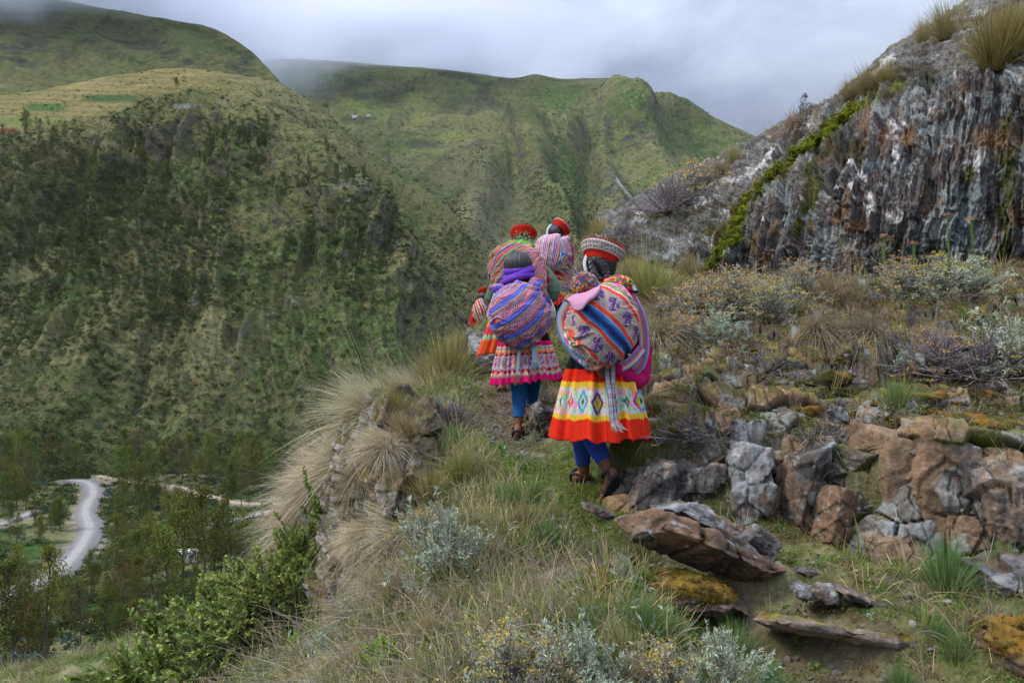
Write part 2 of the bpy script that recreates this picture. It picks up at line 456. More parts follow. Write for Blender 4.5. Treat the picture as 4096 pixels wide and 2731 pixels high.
# ---- mountain that closes the valley, centre
tops = ((230,62,2300),(280,60,2300),(330,62,2320),(380,66,2320),(430,70,2300),(470,74,2280),(510,79,2250),(535,76,2230),(560,80,2200),(590,80,2200),(620,81,2170),(650,93,2130),(690,109,2080),(730,126,2030),(765,143,2000),(810,172,1950),(870,215,1900),(950,270,1900))
L3 = []
for uu, top, Yt in tops:
    Yb = 900 if uu > 470 else 900 + (470 - uu) * 0.9
    vb = 350
    ts = (0, .14, .28, .42, .56, .7, .85, 1)
    L3.append((uu, [(vb + (top - vb) * t ** 0.92, Yb + (Yt - Yb) * (t ** 1.15)) for t in ts]))
L3n = close_back(L3, 300, 60)
P = net(L3n, 420, 560); gu, gv = net_uv(L3n, 420, 560)
Nn = gnormals(P)
if Nn[100, 100, 1] > 0: Nn = -Nn
x, y, z = P[..., 0], P[..., 1], P[..., 2]
u0, v0 = proj(P)
top = 1 - 0.93 * sstep(6.3, 7.0, gv)
disp = 26 * fbm((x + 0.25 * z) / 170, z / 260, 0.2, 5, 91, 0.55, ridged=True) * top + 4.5 * fbm(x / 30, z / 22, y / 40, 4, 92, 0.6) * top + 2 * fbm(x / 25, z / 20, y / 30, 3, 95) * (1 - top)
def ridge(pts, w, h):
    global disp
    disp = disp + h * np.exp(-(segd(u0, v0, pts) / w) ** 2) * top
ridge([(690,109),(625,130),(560,145),(520,150),(490,180),(478,215),(470,260)], 22, 60)
ridge([(520,150),(540,180),(560,210),(575,260),(590,300)], 15, 50)
ridge([(616,104),(640,150),(668,200),(700,260)], 15, 42)
ridge([(600,150),(605,175),(622,215)], 9, 18)
ridge([(555,190),(580,215),(600,250)], 13, -45)
ridge([(590,128),(588,170),(584,215),(590,260)], 12, -38)
ridge([(350,110),(372,130),(400,160)], 14, 22)
ridge([(385,95),(410,120),(440,140)], 10, -16)
P = P + Nn * disp[..., None]
Nn = gnormals(P)
if Nn[100, 100, 1] > 0: Nn = -Nn
c, u, v, n1, n2, n3 = hill_cols(P, Nn, 120, 0.9, far=True)
k1 = fbm(u / 26, v / 8, 0, 4, 222)
basin = (1 - sstep(140, 180, v)) * (1 - sstep(470, 560, u))
c = c * np.array((0.70, 0.74, 0.74))
c = mixc(c, (0.13, 0.155, 0.045), sstep(0.05, 0.4, k1 + 0.2 * n2) * (0.08 + 0.75 * basin))
c = mixc(c, (0.045, 0.05, 0.032), sstep(0.1, 0.45, fbm(u / 30, v / 12, 3, 4, 223)) * basin * 0.6)
c = mixc(c, (0.12, 0.10, 0.065), np.exp(-(segd(u, v, [(470,170),(500,200),(470,240)]) / 34) ** 2) * 0.55)
c = mixc(c, (0.07, 0.066, 0.06), np.exp(-(segd(u, v, [(604,182),(630,206)]) / 15) ** 2) * sstep(-0.3, 0.2, n2) * 0.9)
c = mixc(c, (0.05, 0.05, 0.045), np.exp(-(segd(u, v, [(600,118),(640,140)]) / 15) ** 2) * sstep(-0.2, 0.3, n2) * 0.8)
c = mixc(c, (0.06, 0.055, 0.045), np.exp(-(segd(u, v, [(520,150),(545,190)]) / 13) ** 2) * sstep(-0.2, 0.3, n2) * 0.7)
c = mixc(c, (0.042, 0.062, 0.02), np.exp(-(segd(u, v, [(560,205),(600,260),(640,300)]) / 30) ** 2) * sstep(-0.25, 0.35, n3 + 0.4 * n2) * 0.75)
c = mixc(c, (0.10, 0.15, 0.04), np.exp(-(segd(u, v, [(560,180),(575,195)]) / 12) ** 2) * 0.5)
c = mixc(c, (0.28, 0.26, 0.25), np.exp(-(segd(u, v, [(616,178),(625,190),(640,210)]) / 1.4) ** 2) * 0.8)
c = mixc(c, (0.13, 0.17, 0.045), np.exp(-(segd(u, v, [(345,100),(385,120),(372,135)]) / 3) ** 2) * 0.6)
o = grid_obj('mountain', P, M['hillfar'], c, flip=True)
tag(o, kind='structure', label='grassy mountain closing the head of the valley')
FP, FN, Fu, Fv, Fgv = P, Nn, u, v, gv

# ---- the valley floor below, reached by the slope that drops away from the path
gx = np.concatenate([np.linspace(-420, -60, 130), np.linspace(-58, 420, 90)])
gy = np.concatenate([np.linspace(14, 120, 40), np.linspace(122, 420, 170), np.linspace(430, 1200, 40)])
X, Y = np.meshgrid(gx, gy)
def valley_z(X, Y):
    Z = np.interp(Y, [0, 15, 40, 80, 120, 160, 200, 240, 330, 400, 600, 900, 1200], [-9, -15, -30, -44, -54, -60, -64, -65.5, -65, -62, -48, -20, 0])
    Z = Z + 4.0 * fbm(X / 60, Y / 60, 0, 3, 301) * sstep(30, 120, Y) * (1 - 0.8 * sstep(200, 240, Y) * (1 - sstep(340, 380, Y)))
    Z = Z + 0.5 * fbm(X / 8, Y / 8, 0, 3, 302) - 0.10 * np.maximum(X + 60, 0) * (1 - sstep(30, 140, Y))
    return Z
ROADS = [
 ([(-152, 140), (-136, 175), (-128, 200), (-128, 222), (-133, 242), (-140, 262), (-149, 282), (-160, 300), (-169, 318), (-176, 336), (-184, 350), (-191, 357), (-200, 361)], 8.6),
 ([(-260, 252), (-215, 266), (-186, 280), (-182, 294), (-184, 306)], 5.5),
 ([(-108, 286), (-101, 290), (-97, 297), (-90, 305), (-70, 310)], 5.5),
 ([(-190, 366), (-171, 357), (-151, 352), (-134, 341), (-110, 322), (-90, 318)], 3.5)]
def road_line(pts):
    A = np.array(pts, float)
    return catmull(A, 30 * len(pts))
lines = [(road_line(p), w) for p, w in ROADS]
Z = valley_z(X, Y)
rd = np.full(X.shape, 1e9); rz = np.zeros(X.shape)
for ln, w in lines:
    lz = valley_z(ln[:, 0], ln[:, 1]); lz = np.convolve(np.pad(lz, 12, mode='edge'), np.ones(25) / 25, 'valid')
    for (a, b), zz in zip(ln[::4], lz[::4]):
        dd = np.hypot(X - a, Y - b) - w / 2
        m_ = dd < rd; rd = np.where(m_, dd, rd); rz = np.where(m_, zz, rz)
k = 1 - sstep(1.0, 9.0, rd)
Z = Z * (1 - k) + (rz - 0.35) * k
P = np.stack([X, Y, Z], -1)
Nn = gnormals(P)
n1 = fbm(X / 25, Y / 25, 0, 4, 310); n2 = fbm(X / 5, Y / 5, 0, 4, 311)
c = np.zeros(P.shape) + (0.075, 0.095, 0.035)
c = mixc(c, (0.14, 0.14, 0.06), sstep(0, 0.4, n1 + 0.4 * n2))
c = mixc(c, (0.045, 0.085, 0.022), sstep(0.05, 0.4, -n1 + 0.4 * n2))
c = mixc(c, (0.26, 0.22, 0.17), (1 - sstep(0.5, 4.5, rd + 2.5 * n2)) * 0.8)
for (a, b, r_) in ((-172, 362, 16), (-150, 372, 12), (-196, 385, 9), (-100, 330, 7)):
    c = mixc(c, (0.27, 0.225, 0.17), (1 - sstep(0.5, 1.1, np.hypot((X - a) / r_, (Y - b) / r_ * 1.4) + 0.4 * n2)) * 0.8)
o = grid_obj('valley_floor', P, M['hill'], c)
tag(o, kind='structure', label='green valley floor with scattered bushes')
VX, VY, VZ, VRD = gx, gy, Z, rd
def vz(x, y):
    i = np.clip(np.searchsorted(gx, x) - 1, 0, len(gx) - 2); j = np.clip(np.searchsorted(gy, y) - 1, 0, len(gy) - 2)
    fx = (x - gx[i]) / (gx[i + 1] - gx[i]); fy = (y - gy[j]) / (gy[j + 1] - gy[j])
    return (VZ[j, i] * (1 - fx) + VZ[j, i + 1] * fx) * (1 - fy) + (VZ[j + 1, i] * (1 - fx) + VZ[j + 1, i + 1] * fx) * fy
def vrd(x, y):
    i = np.clip(np.searchsorted(gx, x), 0, len(gx) - 1); j = np.clip(np.searchsorted(gy, y), 0, len(gy) - 1)
    return VRD[j, i]
for idx, (ln, w) in enumerate(lines):
    lz = valley_z(ln[:, 0], ln[:, 1]); lz = np.convolve(np.pad(lz, 12, mode='edge'), np.ones(25) / 25, 'valid')
    tx, ty = np.gradient(ln[:, 0]), np.gradient(ln[:, 1]); tl = np.hypot(tx, ty); nx, ny = -ty / tl, tx / tl
    offs = np.linspace(-1, 1, 25)
    Xr = ln[:, 0:1] + nx[:, None] * offs * w / 2; Yr = ln[:, 1:2] + ny[:, None] * offs * w / 2
    Zr = lz[:, None] + 0.12 * (1 - offs ** 2) + np.where(np.abs(offs) > 0.99, -0.5, 0)
    Pr = np.stack([Xr, Yr, Zr + np.zeros_like(Xr)], -1)
    nn = fbm(Xr / 3, Yr / 3, 0, 3, 320)
    cc = np.zeros(Pr.shape) + (0.15, 0.145, 0.14)
    if idx < 3:
        lane = np.exp(-((offs - 0.18) / 0.45) ** 2)
        cc = mixc(cc, (0.30, 0.285, 0.26), np.clip(lane[None, :] + 0.15 * nn, 0, 1) * 0.95)
        cc = mixc(cc, (0.35, 0.335, 0.30), np.exp(-((np.abs(offs - 0.15) - 0.16) / 0.07) ** 2)[None, :] * (0.5 + 0.3 * nn))
    else: cc = cc * 0 + (0.32, 0.26, 0.19)
    o = grid_obj('road' if idx < 3 else 'path', Pr, M['road'], cc)
    tag(o, kind='structure', label=['pale gravel road bending through the trees', 'pale road at the edge of the valley behind the trees', 'short stretch of pale road right of the tree clump', 'earth track along the foot of the far slope'][idx])
# ================================================================ the near ridge with the path
GP = [  # (u, v, Y) seen points of the ground, then plain (x, y, z)
 (640,600,3.2),(700,560,3.9),(700,650,3.1),(850,640,3.0),(850,565,3.5),(1000,600,3.2),(1000,680,2.7),(600,600,3.5),
 (600,502,4.4),(560,480,4.8),(540,455,5.5),(518,438,6.3),(500,394,7.2),(492,375,8.2),(540,350,8.6),(560,325,8.3),(560,390,7),(560,425,6.2),(575,455,5.4),
 (640,505,4.4),(740,535,4.0),(840,548,3.8),(950,575,3.45),
 
 (640,410,5.3),(740,405,5.2),(850,385,5.2),(1000,385,4.9),(700,352,5.9),(850,335,6.0),(1000,325,5.8),(640,370,6.0),
 (660,325,6.8),(700,290,7.3),(850,280,7.2),(1000,280,6.8),(620,300,8.0),(620,262,9.2),(660,268,8.6),(700,273,8.35),(740,276,8.1),(850,286,7.6),(650,262,9.7),
 (480,334,9.8),(455,362,8.5),(430,387,7.4),(402,408,6.5),(372,424,6.0),(345,445,6.1),(318,478,6.3),
 (450,450,5.4),(480,500,4.7),(450,560,4.0),(400,620,3.7),(400,680,3.2),(520,600,3.6),(520,680,2.9),(430,500,4.95),(432,440,5.9),(405,500,5.35),(410,560,4.6),
 (390,425,6.25),(370,500,5.75),(352,560,5.45),(345,605,5.1),(300,610,5.6),(270,645,5.2),(250,680,4.8),(330,650,4.2),(350,682,3.6),
 (240,650,8.5),(200,676,8.0),(100,662,12.0),(190,622,14.0),(0,676,13),(120,650,14),(-60,690,14),
 (585,255,10.2),(560,290,10.0)]
XYZ = [(-1.80,5.9,-2.1),(-1.62,5.3,-2.05),(-2.1,6.6,-2.4),(-2.2,5.2,-2.6),(-1.75,7.3,-1.9),(0,0,-1.62),(1.2,1.2,-1.42),(2.2,1.5,-1.2),(3.5,2,-0.8),(-1.2,1.2,-2.1),(-2.6,2,-3.1),(-5,3,-4.6),(-9,6,-6.5),(5.5,4,0.2),(7,7,1.2),(6,9,2.2),(9,10,3.0),
 (0.6,9.5,-0.02),(-0.7,14,-.75),(-0.3,12,-0.55),(-1.2,12,-1.6),(-2,10,-2.1),(-1.6,8.3,-1.9),(-2.3,9,-2.9),(-3.2,8,-3.5),(-2.6,7.2,-2.7),(-4,11,-4.6),(-2.2,14,-3.0),(0.6,14,-1.0),(1.2,11.5,0.7),
 (-7,17,-7.4),(-12,17,-9),(-3,17,-5),(-5,22,-10),(-13,22,-13),(0,18,-3.5),(0,23,-7),(3,15,0.0),(3.2,12,1.2),(6,14,0.5),(8,20,-4),(3,20,-4),(12,16,0),(12,24,-8)]
C0 = np.array([px(*g) for g in GP] + [Vector(q) for q in XYZ])
def tps_fit(xy, z, lam=0.0):
    n = len(xy); d_ = np.linalg.norm(xy[:, None] - xy[None], axis=-1)
    K = np.where(d_ > 0, d_ ** 2 * np.log(d_ + 1e-12), 0) + lam * np.eye(n)
    Q = np.hstack([np.ones((n, 1)), xy]); A = np.block([[K, Q], [Q.T, np.zeros((3, 3))]])
    w = np.linalg.solve(A, np.concatenate([z, np.zeros(3)]))
    return w
TW = tps_fit(C0[:, :2], C0[:, 2], 0.004)
PATH = [(1.5, 2.2), (1.15, 3.0), (0.80, 3.8), (0.48, 4.5), (0.20, 5.4), (0.05, 6.1), (-0.08, 6.9), (-0.14, 7.7), (0.15, 8.6), (0.45, 9.4), (0.0, 11.0), (-0.45, 13.0), (-0.8, 16)]
def g_base(x, y):
    x = np.asarray(x, float); y = np.asarray(y, float)
    out = TW[-3] + TW[-2] * x + TW[-1] * y
    for (a, b, _), w in zip(C0, TW[:-3]):
        d2 = (x - a) ** 2 + (y - b) ** 2
        out = out + w * 0.5 * d2 * np.log(d2 + 1e-12)
    return out
def g_path(x, y):
    return segd(np.asarray(x, float), np.asarray(y, float), PATH)
def g_rocky(x, y):
    """how rocky: strong on the right bank and on the cliff left of the path"""
    r1 = sstep(0.60, 1.0, x - 0.10 * (y - 4)) * (1 - sstep(6.2, 7.5, y)) * sstep(3.6, 4.3, y)
    r2 = np.exp(-(((x + 0.98) / 0.30) ** 2 + ((y - 5.25) / 0.75) ** 2))
    r3 = sstep(-0.9, -0.1, x) * (1 - sstep(0.0, 1.2, x)) * sstep(7.7, 8.3, y) * (1 - sstep(9.5, 11, y))
    return np.clip(r1 * 0.95 + r2 + r3 * 0.7, 0, 1)
def base_hit(u, v):
    Yv = np.arange(2.0, 12, 0.02); k = np.nonzero((341 - v) / F * Yv < g_base((u - 512) / F * Yv, Yv))[0]
    return ((u - 512) / F * Yv[k[0]], Yv[k[0]])
LEDGES = [([base_hit(*q) for q in pts], h, fall) for pts, h, fall in (
 ([(630, 552), (690, 580), (735, 600), (790, 606)], 0.13, 0.35),
 ([(770, 652), (850, 668), (945, 676)], 0.10, 0.30),
 ([(585, 616), (650, 622), (730, 618)], 0.07, 0.22),
 ([(790, 602), (836, 604), (885, 614), (930, 622)], 0.05, 0.2),
 ([(622, 500), (650, 520), (720, 524), (776, 530), (820, 540), (862, 556), (905, 566), (965, 572), (1060, 575)], 0.43, 0.65),
 ([(640, 408), (700, 430), (760, 438), (850, 418), (900, 404), (1060, 396)], 0.13, 0.40),
 ([(640, 385), (720, 392), (800, 394), (870, 386), (960, 372)], 0.10, 0.35))]
def g_ledges(x, y):
    out = 0
    for pts, h, fall in LEDGES:
        xs = [p[0] for p in pts]; ys = [p[1] for p in pts]
        ok = np.argsort(xs); yl = np.interp(x, np.array(xs)[ok], np.array(ys)[ok])
        d_ = y - yl - (0.20 if h > .2 else .09) + 0.04 * noise(x * 6, 0.0, 0.0, 71)
        e_ = sstep(xs[0] - 0.12, xs[0] + 0.05, x) * (1 - sstep(xs[-1] - 0.05, xs[-1] + 0.12, x))
        out = out + h * sstep(-0.015, 0.05, d_) * np.exp(-np.maximum(d_, 0) / fall) * e_
    return out
def g_detail(x, y):
    pd = g_path(x, y)
    k = 0.25 + 0.75 * sstep(0.2, 0.6, pd)
    rk = g_rocky(x, y)
    h = 0.07 * fbm(x * 1.3, y * 1.3, 0, 4, 401) + 0.022 * fbm(x * 6, y * 6, 0, 3, 402)
    st = fbm(x * 3.2 + 0.4 * y, y * 3.2 - 0.8 * x, 0, 4, 403, 0.55, ridged=True)
    f1, f2, idv, ox, oy = voronoi((x + 0.35 * y) * 2.6 + 0.3 * noise(x * 2, y * 2, 0.0, 7), (y - 0.1 * x) * 4.6, 440)
    bl = (0.5 + 0.5 * idv + 0.35 * oy - 0.5 * ox * idv) * sstep(0.02, 0.12, f2 - f1)
    h = h + rk * 0.17 * bl
    h = h * k + rk * (0.07 * st + 0.03 * fbm(x * 14, y * 9, 0, 3, 404, 0.6, ridged=True))
    for u_, v_, Y_, dz, sg in ((575, 481.5, 4.72, .052, .11), (590, 478.5, 4.89, -.034, .12), (606, 503, 4.52, -.04, .14), (519, 437, 6.33, .062, .16), (532, 420, 6.62, .045, .16), (501, 394, 7.22, .068, .2), (512, 387, 7.5, .06, .2), (556, 343, 9.55, .062, .35), (481, 375, 14.05, .16, .7)):
        h = h + dz * np.exp(-((x - (u_ - 512) / F * Y_) ** 2 + (y - Y_) ** 2) / (2 * sg * sg))    # trodden level where the feet stand
    return h + g_ledges(x, y) - 0.05 * np.exp(-(pd / 0.28) ** 2) + 0.012 * fbm(x * 25, y * 25, 0, 2, 405)
def gz(x, y):
    return g_base(x, y) + g_detail(np.asarray(x, float), np.asarray(y, float))
th = np.concatenate([np.linspace(-60, -36, 50), np.linspace(-35.8, 36, 620), np.linspace(36.5, 60, 40)])
rr = np.concatenate([np.linspace(0.5, 2.2, 20), 2.25 * np.exp(np.linspace(0, math.log(30 / 2.25), 540))])
TH, RR = np.meshgrid(np.radians(th), rr)
X, Y = RR * np.sin(TH), RR * np.cos(TH)
Z = gz(X, Y)
# beyond the ridge the ground drops below the valley slope
P = np.stack([X, Y, Z], -1)
Nn = gnormals(P)
if Nn[200, 300, 2] < 0: Nn = -Nn
rk = g_rocky(X, Y)
steep = 1 - Nn[..., 2]
j1 = 0.05 * fbm(X * 5, Z * 7, Y * 5, 4, 410, 0.6, ridged=True) * sstep(0.25, 0.5, steep) * (0.35 + rk)
P = P + Nn * j1[..., None]
Nn = gnormals(P)
if Nn[200, 300, 2] < 0: Nn = -Nn
X, Y, Z = P[..., 0], P[..., 1], P[..., 2]
n1 = fbm(X * 1.1, Y * 1.1, 0, 4, 420); n2 = fbm(X * 6, Y * 6, Z * 6, 4, 421); n3 = fbm(X * 22, Y * 22, Z * 22, 3, 422)
pd = g_path(X, Y)
c = np.zeros(P.shape) + (0.11, 0.11, 0.042)                        # turf
c = mixc(c, (0.22, 0.195, 0.11), sstep(-0.05, 0.4, n2 + 0.5 * n1) * 0.8)       # dry litter
c = mixc(c, (0.075, 0.115, 0.028), sstep(0.0, 0.45, n1 - 0.4 * n2) * 0.8)      # fresh green
c = mixc(c, (0.05, 0.036, 0.024), sstep(0.25, 0.5, n3 - n2 * 0.4) * 0.6)       # bare soil specks
dirt = np.exp(-(pd / (0.22 + 0.05 * n2)) ** 2)
dk = sstep(5.3, 6.2, Y) + 0.30 * (1 - sstep(5.0, 5.6, Y)) + 0.5 * (1 - sstep(3.6, 4.1, Y))
c = mixc(c, (0.125, 0.095, 0.065), np.clip(dirt * dk * (0.9 + 0.4 * n3), 0, 1))
c = mixc(c, (0.115, 0.14, 0.035), np.exp(-(pd / 0.42) ** 2) * (1 - sstep(5.2, 5.9, Y)) * sstep(4.0, 4.3, Y) * 0.7)
lowr = sstep(1.1, 1.5, X) * (1 - sstep(3.5, 3.9, Y))
c = mixc(c, (0.10, 0.078, 0.05), lowr * sstep(-0.4, 0.3, n2) * 0.6)
# mossy bank with rock showing
mossy = g_rocky(X, Y)
rc = np.zeros(P.shape) + (0.16, 0.125, 0.085)
rc = mixc(rc, (0.085, 0.08, 0.075), sstep(-0.1, 0.3, fbm(X * 4, Y * 4, Z * 8, 3, 431)))
rc = mixc(rc, (0.30, 0.31, 0.31), sstep(0.30, 0.42, fbm(X * 9, Y * 9, Z * 9, 3, 432)))
mc = np.zeros(P.shape) + (0.085, 0.062, 0.022)
mc = mixc(mc, (0.20, 0.165, 0.028), sstep(0.05, 0.45, n2))
mc = mixc(mc, (0.10, 0.115, 0.02), sstep(0.2, 0.5, fbm(X * 3, Y * 3, Z * 3, 3, 433)))
mc = mixc(mc, (0.17, 0.14, 0.10), sstep(0.2, 0.45, fbm(X * 12, Y * 12, Z * 12, 3, 435)) * .7)
top = sstep(0.50, 0.80, Nn[..., 2] + 0.28 * n2)
bank = rc * (1 - top[..., None]) + mc * top[..., None]
c = c * (1 - mossy[..., None]) + bank * mossy[..., None]
bank2 = sstep(0.8, 1.3, X) * sstep(5.6, 6.3, Y)
c = mixc(c, (0.085, 0.06, 0.035), bank2 * sstep(-0.3, 0.3, n2) * 0.6)
lc = sstep(0.45, 0.62, steep + 0.12 * n2) * np.exp(-(((X + 0.95) / 0.4) ** 2 + ((Y - 5.2) / 0.9) ** 2))
rc2 = mixc(rc, (0.23, 0.15, 0.10), sstep(0, .4, n2) * 0.6); rc2 = mixc(rc2, (0.03, 0.026, 0.02), sstep(0.1, 0.4, -n3))
rc2 = mixc(rc2, (0.24, 0.13, 0.02), sstep(0.25, 0.5, fbm(X * 3, Y * 3, Z * 3, 3, 434)) * 0.9)
c = c * (1 - lc[..., None]) + rc2 * lc[..., None]
GND = grid_obj('ground', P, M['ground'], c, flip=True)
tag(GND, kind='structure', label='mountain ridge of turf and soil carrying the footpath')
GGX, GGY, GGZ = X.copy(), Y.copy(), Z.copy()
# fast height lookup on a regular table
tx_, ty_ = np.linspace(-16, 12, 561), np.linspace(0.4, 26, 513)
TX, TY = np.meshgrid(tx_, ty_); TZ = gz(TX, TY)
def tz(x, y):
    x = np.clip(x, -15.9, 11.9); y = np.clip(y, 0.5, 25.9)
    i = ((np.asarray(x) + 16) / 0.05).astype(int); j = ((np.asarray(y) - 0.4) / 0.05).astype(int)
    i = np.clip(i, 0, 559); j = np.clip(j, 0, 511)
    fx = (x - tx_[i]) / 0.05; fy = (y - ty_[j]) / 0.05
    return (TZ[j, i] * (1 - fx) + TZ[j, i + 1] * fx) * (1 - fy) + (TZ[j + 1, i] * (1 - fx) + TZ[j + 1, i + 1] * fx) * fy
def hit(u, v, y0=1.6, y1=25):
    """where the line of sight through a picture point meets the ground"""
    Yv = np.arange(y0, y1, 0.02)
    zz = (341 - v) / F * Yv
    g = tz((u - 512) / F * Yv, Yv)
    k = np.nonzero(zz < g)[0]
    if not len(k): return None
    q = Yv[k[0]]
    return Vector(((u - 512) / F * q, q, float(g[k[0]])))

# ================================================================ the rock outcrop, right
OC = [  # per column: (v, Y) from foot to top edge, then back over the crest
 (600, [(262,9.6),(250,9.8),(238,10.1),(228,10.4),(222,10.8),(218,11.1)]),
 (640, [(268,8.9),(252,9.1),(235,9.5),(218,10.0),(206,10.6),(200,11.1)]),
 (680, [(270,8.6),(248,8.8),(226,9.2),(206,9.7),(188,10.3),(177,10.9)]),
 (720, [(272,8.4),(244,8.55),(216,8.9),(190,9.4),(168,10.1),(158,10.8)]),
 (760, [(276,8.2),(240,8.3),(206,8.6),(176,9.0),(152,9.8),(139,10.6)]),
 (800, [(280,8.0),(236,8.05),(196,8.3),(160,8.7),(132,9.5),(117,10.4)]),
 (840, [(284,7.8),(232,7.8),(184,8.0),(142,8.4),(112,9.1),(96,10.1)]),
 (870, [(287,7.7),(228,7.65),(176,7.85),(130,8.2),(95,8.9),(72,9.9)]),
 (900, [(290,7.6),(225,7.5),(168,7.7),(116,8.0),(76,8.6),(47,9.6)]),
 (935, [(294,7.5),(222,7.4),(158,7.55),(98,7.85),(56,8.4),(26,9.3)]),
 (970, [(298,7.4),(220,7.3),(150,7.45),(84,7.7),(38,8.2),(4,9.0)]),
 (1010,[(302,7.3),(216,7.2),(142,7.3),(72,7.55),(20,8.0),(-22,8.7)]),
 (1070,[(308,7.0),(210,6.9),(130,7.0),(56,7.2),(-8,7.7),(-50,8.3)]),
 (1160,[(316,6.8),(205,6.7),(120,6.8),(40,7.0),(-30,7.5),(-80,8.1)]),
]
OCn = [(u, rows + [(rows[-1][0] + 25, rows[-1][1] + 1.6), (rows[-1][0] + 150, rows[-1][1] + 3.0)]) for u, rows in OC]
n_, m_ = 460, 640
P = net(OCn, n_, m_); gu, gv = net_uv(OCn, n_, m_)
Nn = gnormals(P)
if Nn[100, 300, 1] > 0: Nn = -Nn
u0, v0 = proj(P)
x, y, z = P[..., 0], P[..., 1], P[..., 2]
mossline = [(640,300),(690,262),(706,250),(735,232),(765,205),(775,188),(790,160),(825,140),(860,118),(885,92),(940,58),(1000,30)]
MS = [(689,262),(715,238),(735,212),(748,200),(757,180),(767,166),(790,145),(815,128),(838,110),(855,98),(870,92),(900,80)]
above = np.interp(u0, [p[0] for p in MS], [p[1] for p in MS]) - v0       # >0: on the smooth dip slope above the moss seam
facek = sstep(-3, 3, -above) * sstep(0.0, 0.3, gv)
sx = x - 0.14 * z - 0.60 * (y - 7.5) + 0.05 * fbm(x * 0.9, z * 0.9, 0, 3, 500)          # the beds stand nearly upright
wz_ = z + 0.10 * fbm(x * 4, z * 4, 0, 3, 498)
sx = sx + 0.03 * fbm(x * 3, z * 5, 0.3, 3, 497)
st = fbm(sx * 5.5, wz_ * 1.5, 0.5, 5, 501, 0.62, ridged=True)
st2 = fbm(sx * 15, wz_ * 5.0, 0.5, 4, 502, 0.68, ridged=True)
big = fbm(sx * 1.3, z * 0.7, 0, 3, 503)
chip = noise(np.floor(sx * 9 + .6 * noise(x * 3, z * 3, 0.0, 9)), wz_ * 2.2 + 3 * _h(np.floor(sx * 9), np.zeros_like(sx), np.zeros_like(sx), 8), 0.0, 504); chip = np.round(chip * 2.5) / 2.5
d_face = 0.12 * st + 0.055 * st2 + 0.10 * big + 0.085 * chip
dipx = x - 0.9 * z
d_dip = 0.13 * fbm(dipx * 1.6, (x + z) * 4.5, y, 5, 505, 0.62, ridged=True) + 0.05 * fbm(x * 7, z * 7, y * 7, 3, 506, 0.6, ridged=True)
disp = d_face * facek + d_dip * (1 - facek) + 0.10 * sstep(-1, 2, -above) * 0
disp = disp * (1 - 0.6 * np.exp(-((gv - 5) / 0.4) ** 2))
P = P + Nn * disp[..., None]
# soft moss cushions fill the seam
Nn = gnormals(P)
if Nn[100, 300, 1] > 0: Nn = -Nn
u, v = proj(P)
n1 = fbm(sx * 3, z * 2, y, 5, 510, .6); n2 = fbm(sx * 10, z * 6, y * 4, 5, 511, .65); n3 = fbm(x * 26, z * 26, y * 26, 3, 512); nl = fbm(x * 3.2, z * 3.2, y * 3.2, 4, 513, 0.6); nb = fbm(x * 1.5, z * 1.5, 3, 3, 514)
c = np.zeros(P.shape) + (0.145, 0.13, 0.12)
c = mixc(c, (0.080, 0.072, 0.066), sstep(0.0, 0.4, n2))
c = mixc(c, (0.24, 0.135, 0.065), sstep(0.05, 0.35, n1 + 0.15 * n2) * facek * 0.75)
c = mixc(c, (0.15, 0.09, 0.055), sstep(0.15, 0.5, fbm(sx * 14, z * 1.6, 0, 3, 515)) * facek * 0.6)
c = mixc(c, (0.27, 0.30, 0.29), sstep(0.05, 0.25, nl + 0.2 * n3) * 0.7)                                      # blue-grey lichen
c = mixc(c, (0.60, 0.58, 0.55), sstep(0.29, 0.40, fbm(x * 5.5, z * 3.6, y * 3, 4, 516, 0.6) + 0.08 * n3) * 0.85)   # white crust
c = mixc(c, (0.62, 0.58, 0.55), np.clip(sum(np.exp(-(((u - a) / w) ** 2 + ((v - b) / h) ** 2) * 1.2) for a, b, w, h in ((861,178,7,14),(896,150,5,17),(893,125,7,8),(870,205,7,15),(930,112,5,13),(905,125,4,7),(852,75,4,6),(955,75,3,6),(730,180,12,4),(700,200,12,6),(895,215,10,12),(640,217,9,7),(766,165,10,3))) * (1 + 1.5 * n3) * 1.3 - 0.35, 0, 1) * 0.95)
c = mixc(c, (0.23, 0.225, 0.215), (1 - facek) * sstep(-0.3, 0.3, fbm(dipx * 1.5, (x + z) * 5, y, 4, 517)) * 0.6)
crev = sstep(0.15, 0.6, -st) * facek  # crevice shade painted into the rock colour where the relief lies low
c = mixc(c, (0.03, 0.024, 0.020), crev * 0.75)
c = mixc(c, (0.04, 0.036, 0.034), sstep(0.0, 0.5, -st2 + 0.3 * n3) * (0.25 + 0.25 * facek))  # finer hollows darkened in the colour the same way
c = c * (1 + 0.35 * n3 + 0.35 * n2)[..., None]
c = mixc(c, (0.05, 0.045, 0.015), sstep(0.3, 0.55, nb + 0.2 * n2) * 0.65)                                 # olive moss patches
seam = np.exp(-((above + 1.5) / (4.2 + 2.6 * sstep(770, 800, u) * (1 - sstep(870, 890, u)))) ** 2 * (1 + 0.7 * n2)) * sstep(690, 700, u) * (1 - sstep(895, 925, u))
c = mixc(c, (0.17, 0.19, 0.018), np.clip(1.3 * np.exp(-(segd(u, v, [(700,275),(724,250),(744,212),(764,182),(808,145),(858,106),(900,84)]) / 4.5) ** 2), 0, 1) * sstep(-.5, .2, n2))
c = mixc(c, (0.17, 0.155, 0.02), np.exp(-(segd(u, v, [(735,212),(722,240),(712,262)]) / 5) ** 2) * sstep(-0.35, 0.1, n2) * 0.9)
c = mixc(c, (0.10, 0.085, 0.02), np.exp(-(segd(u, v, [(700,260),(718,225),(745,198),(775,175)]) / 13) ** 2) * sstep(-0.2, 0.3, n2) * 0.85)
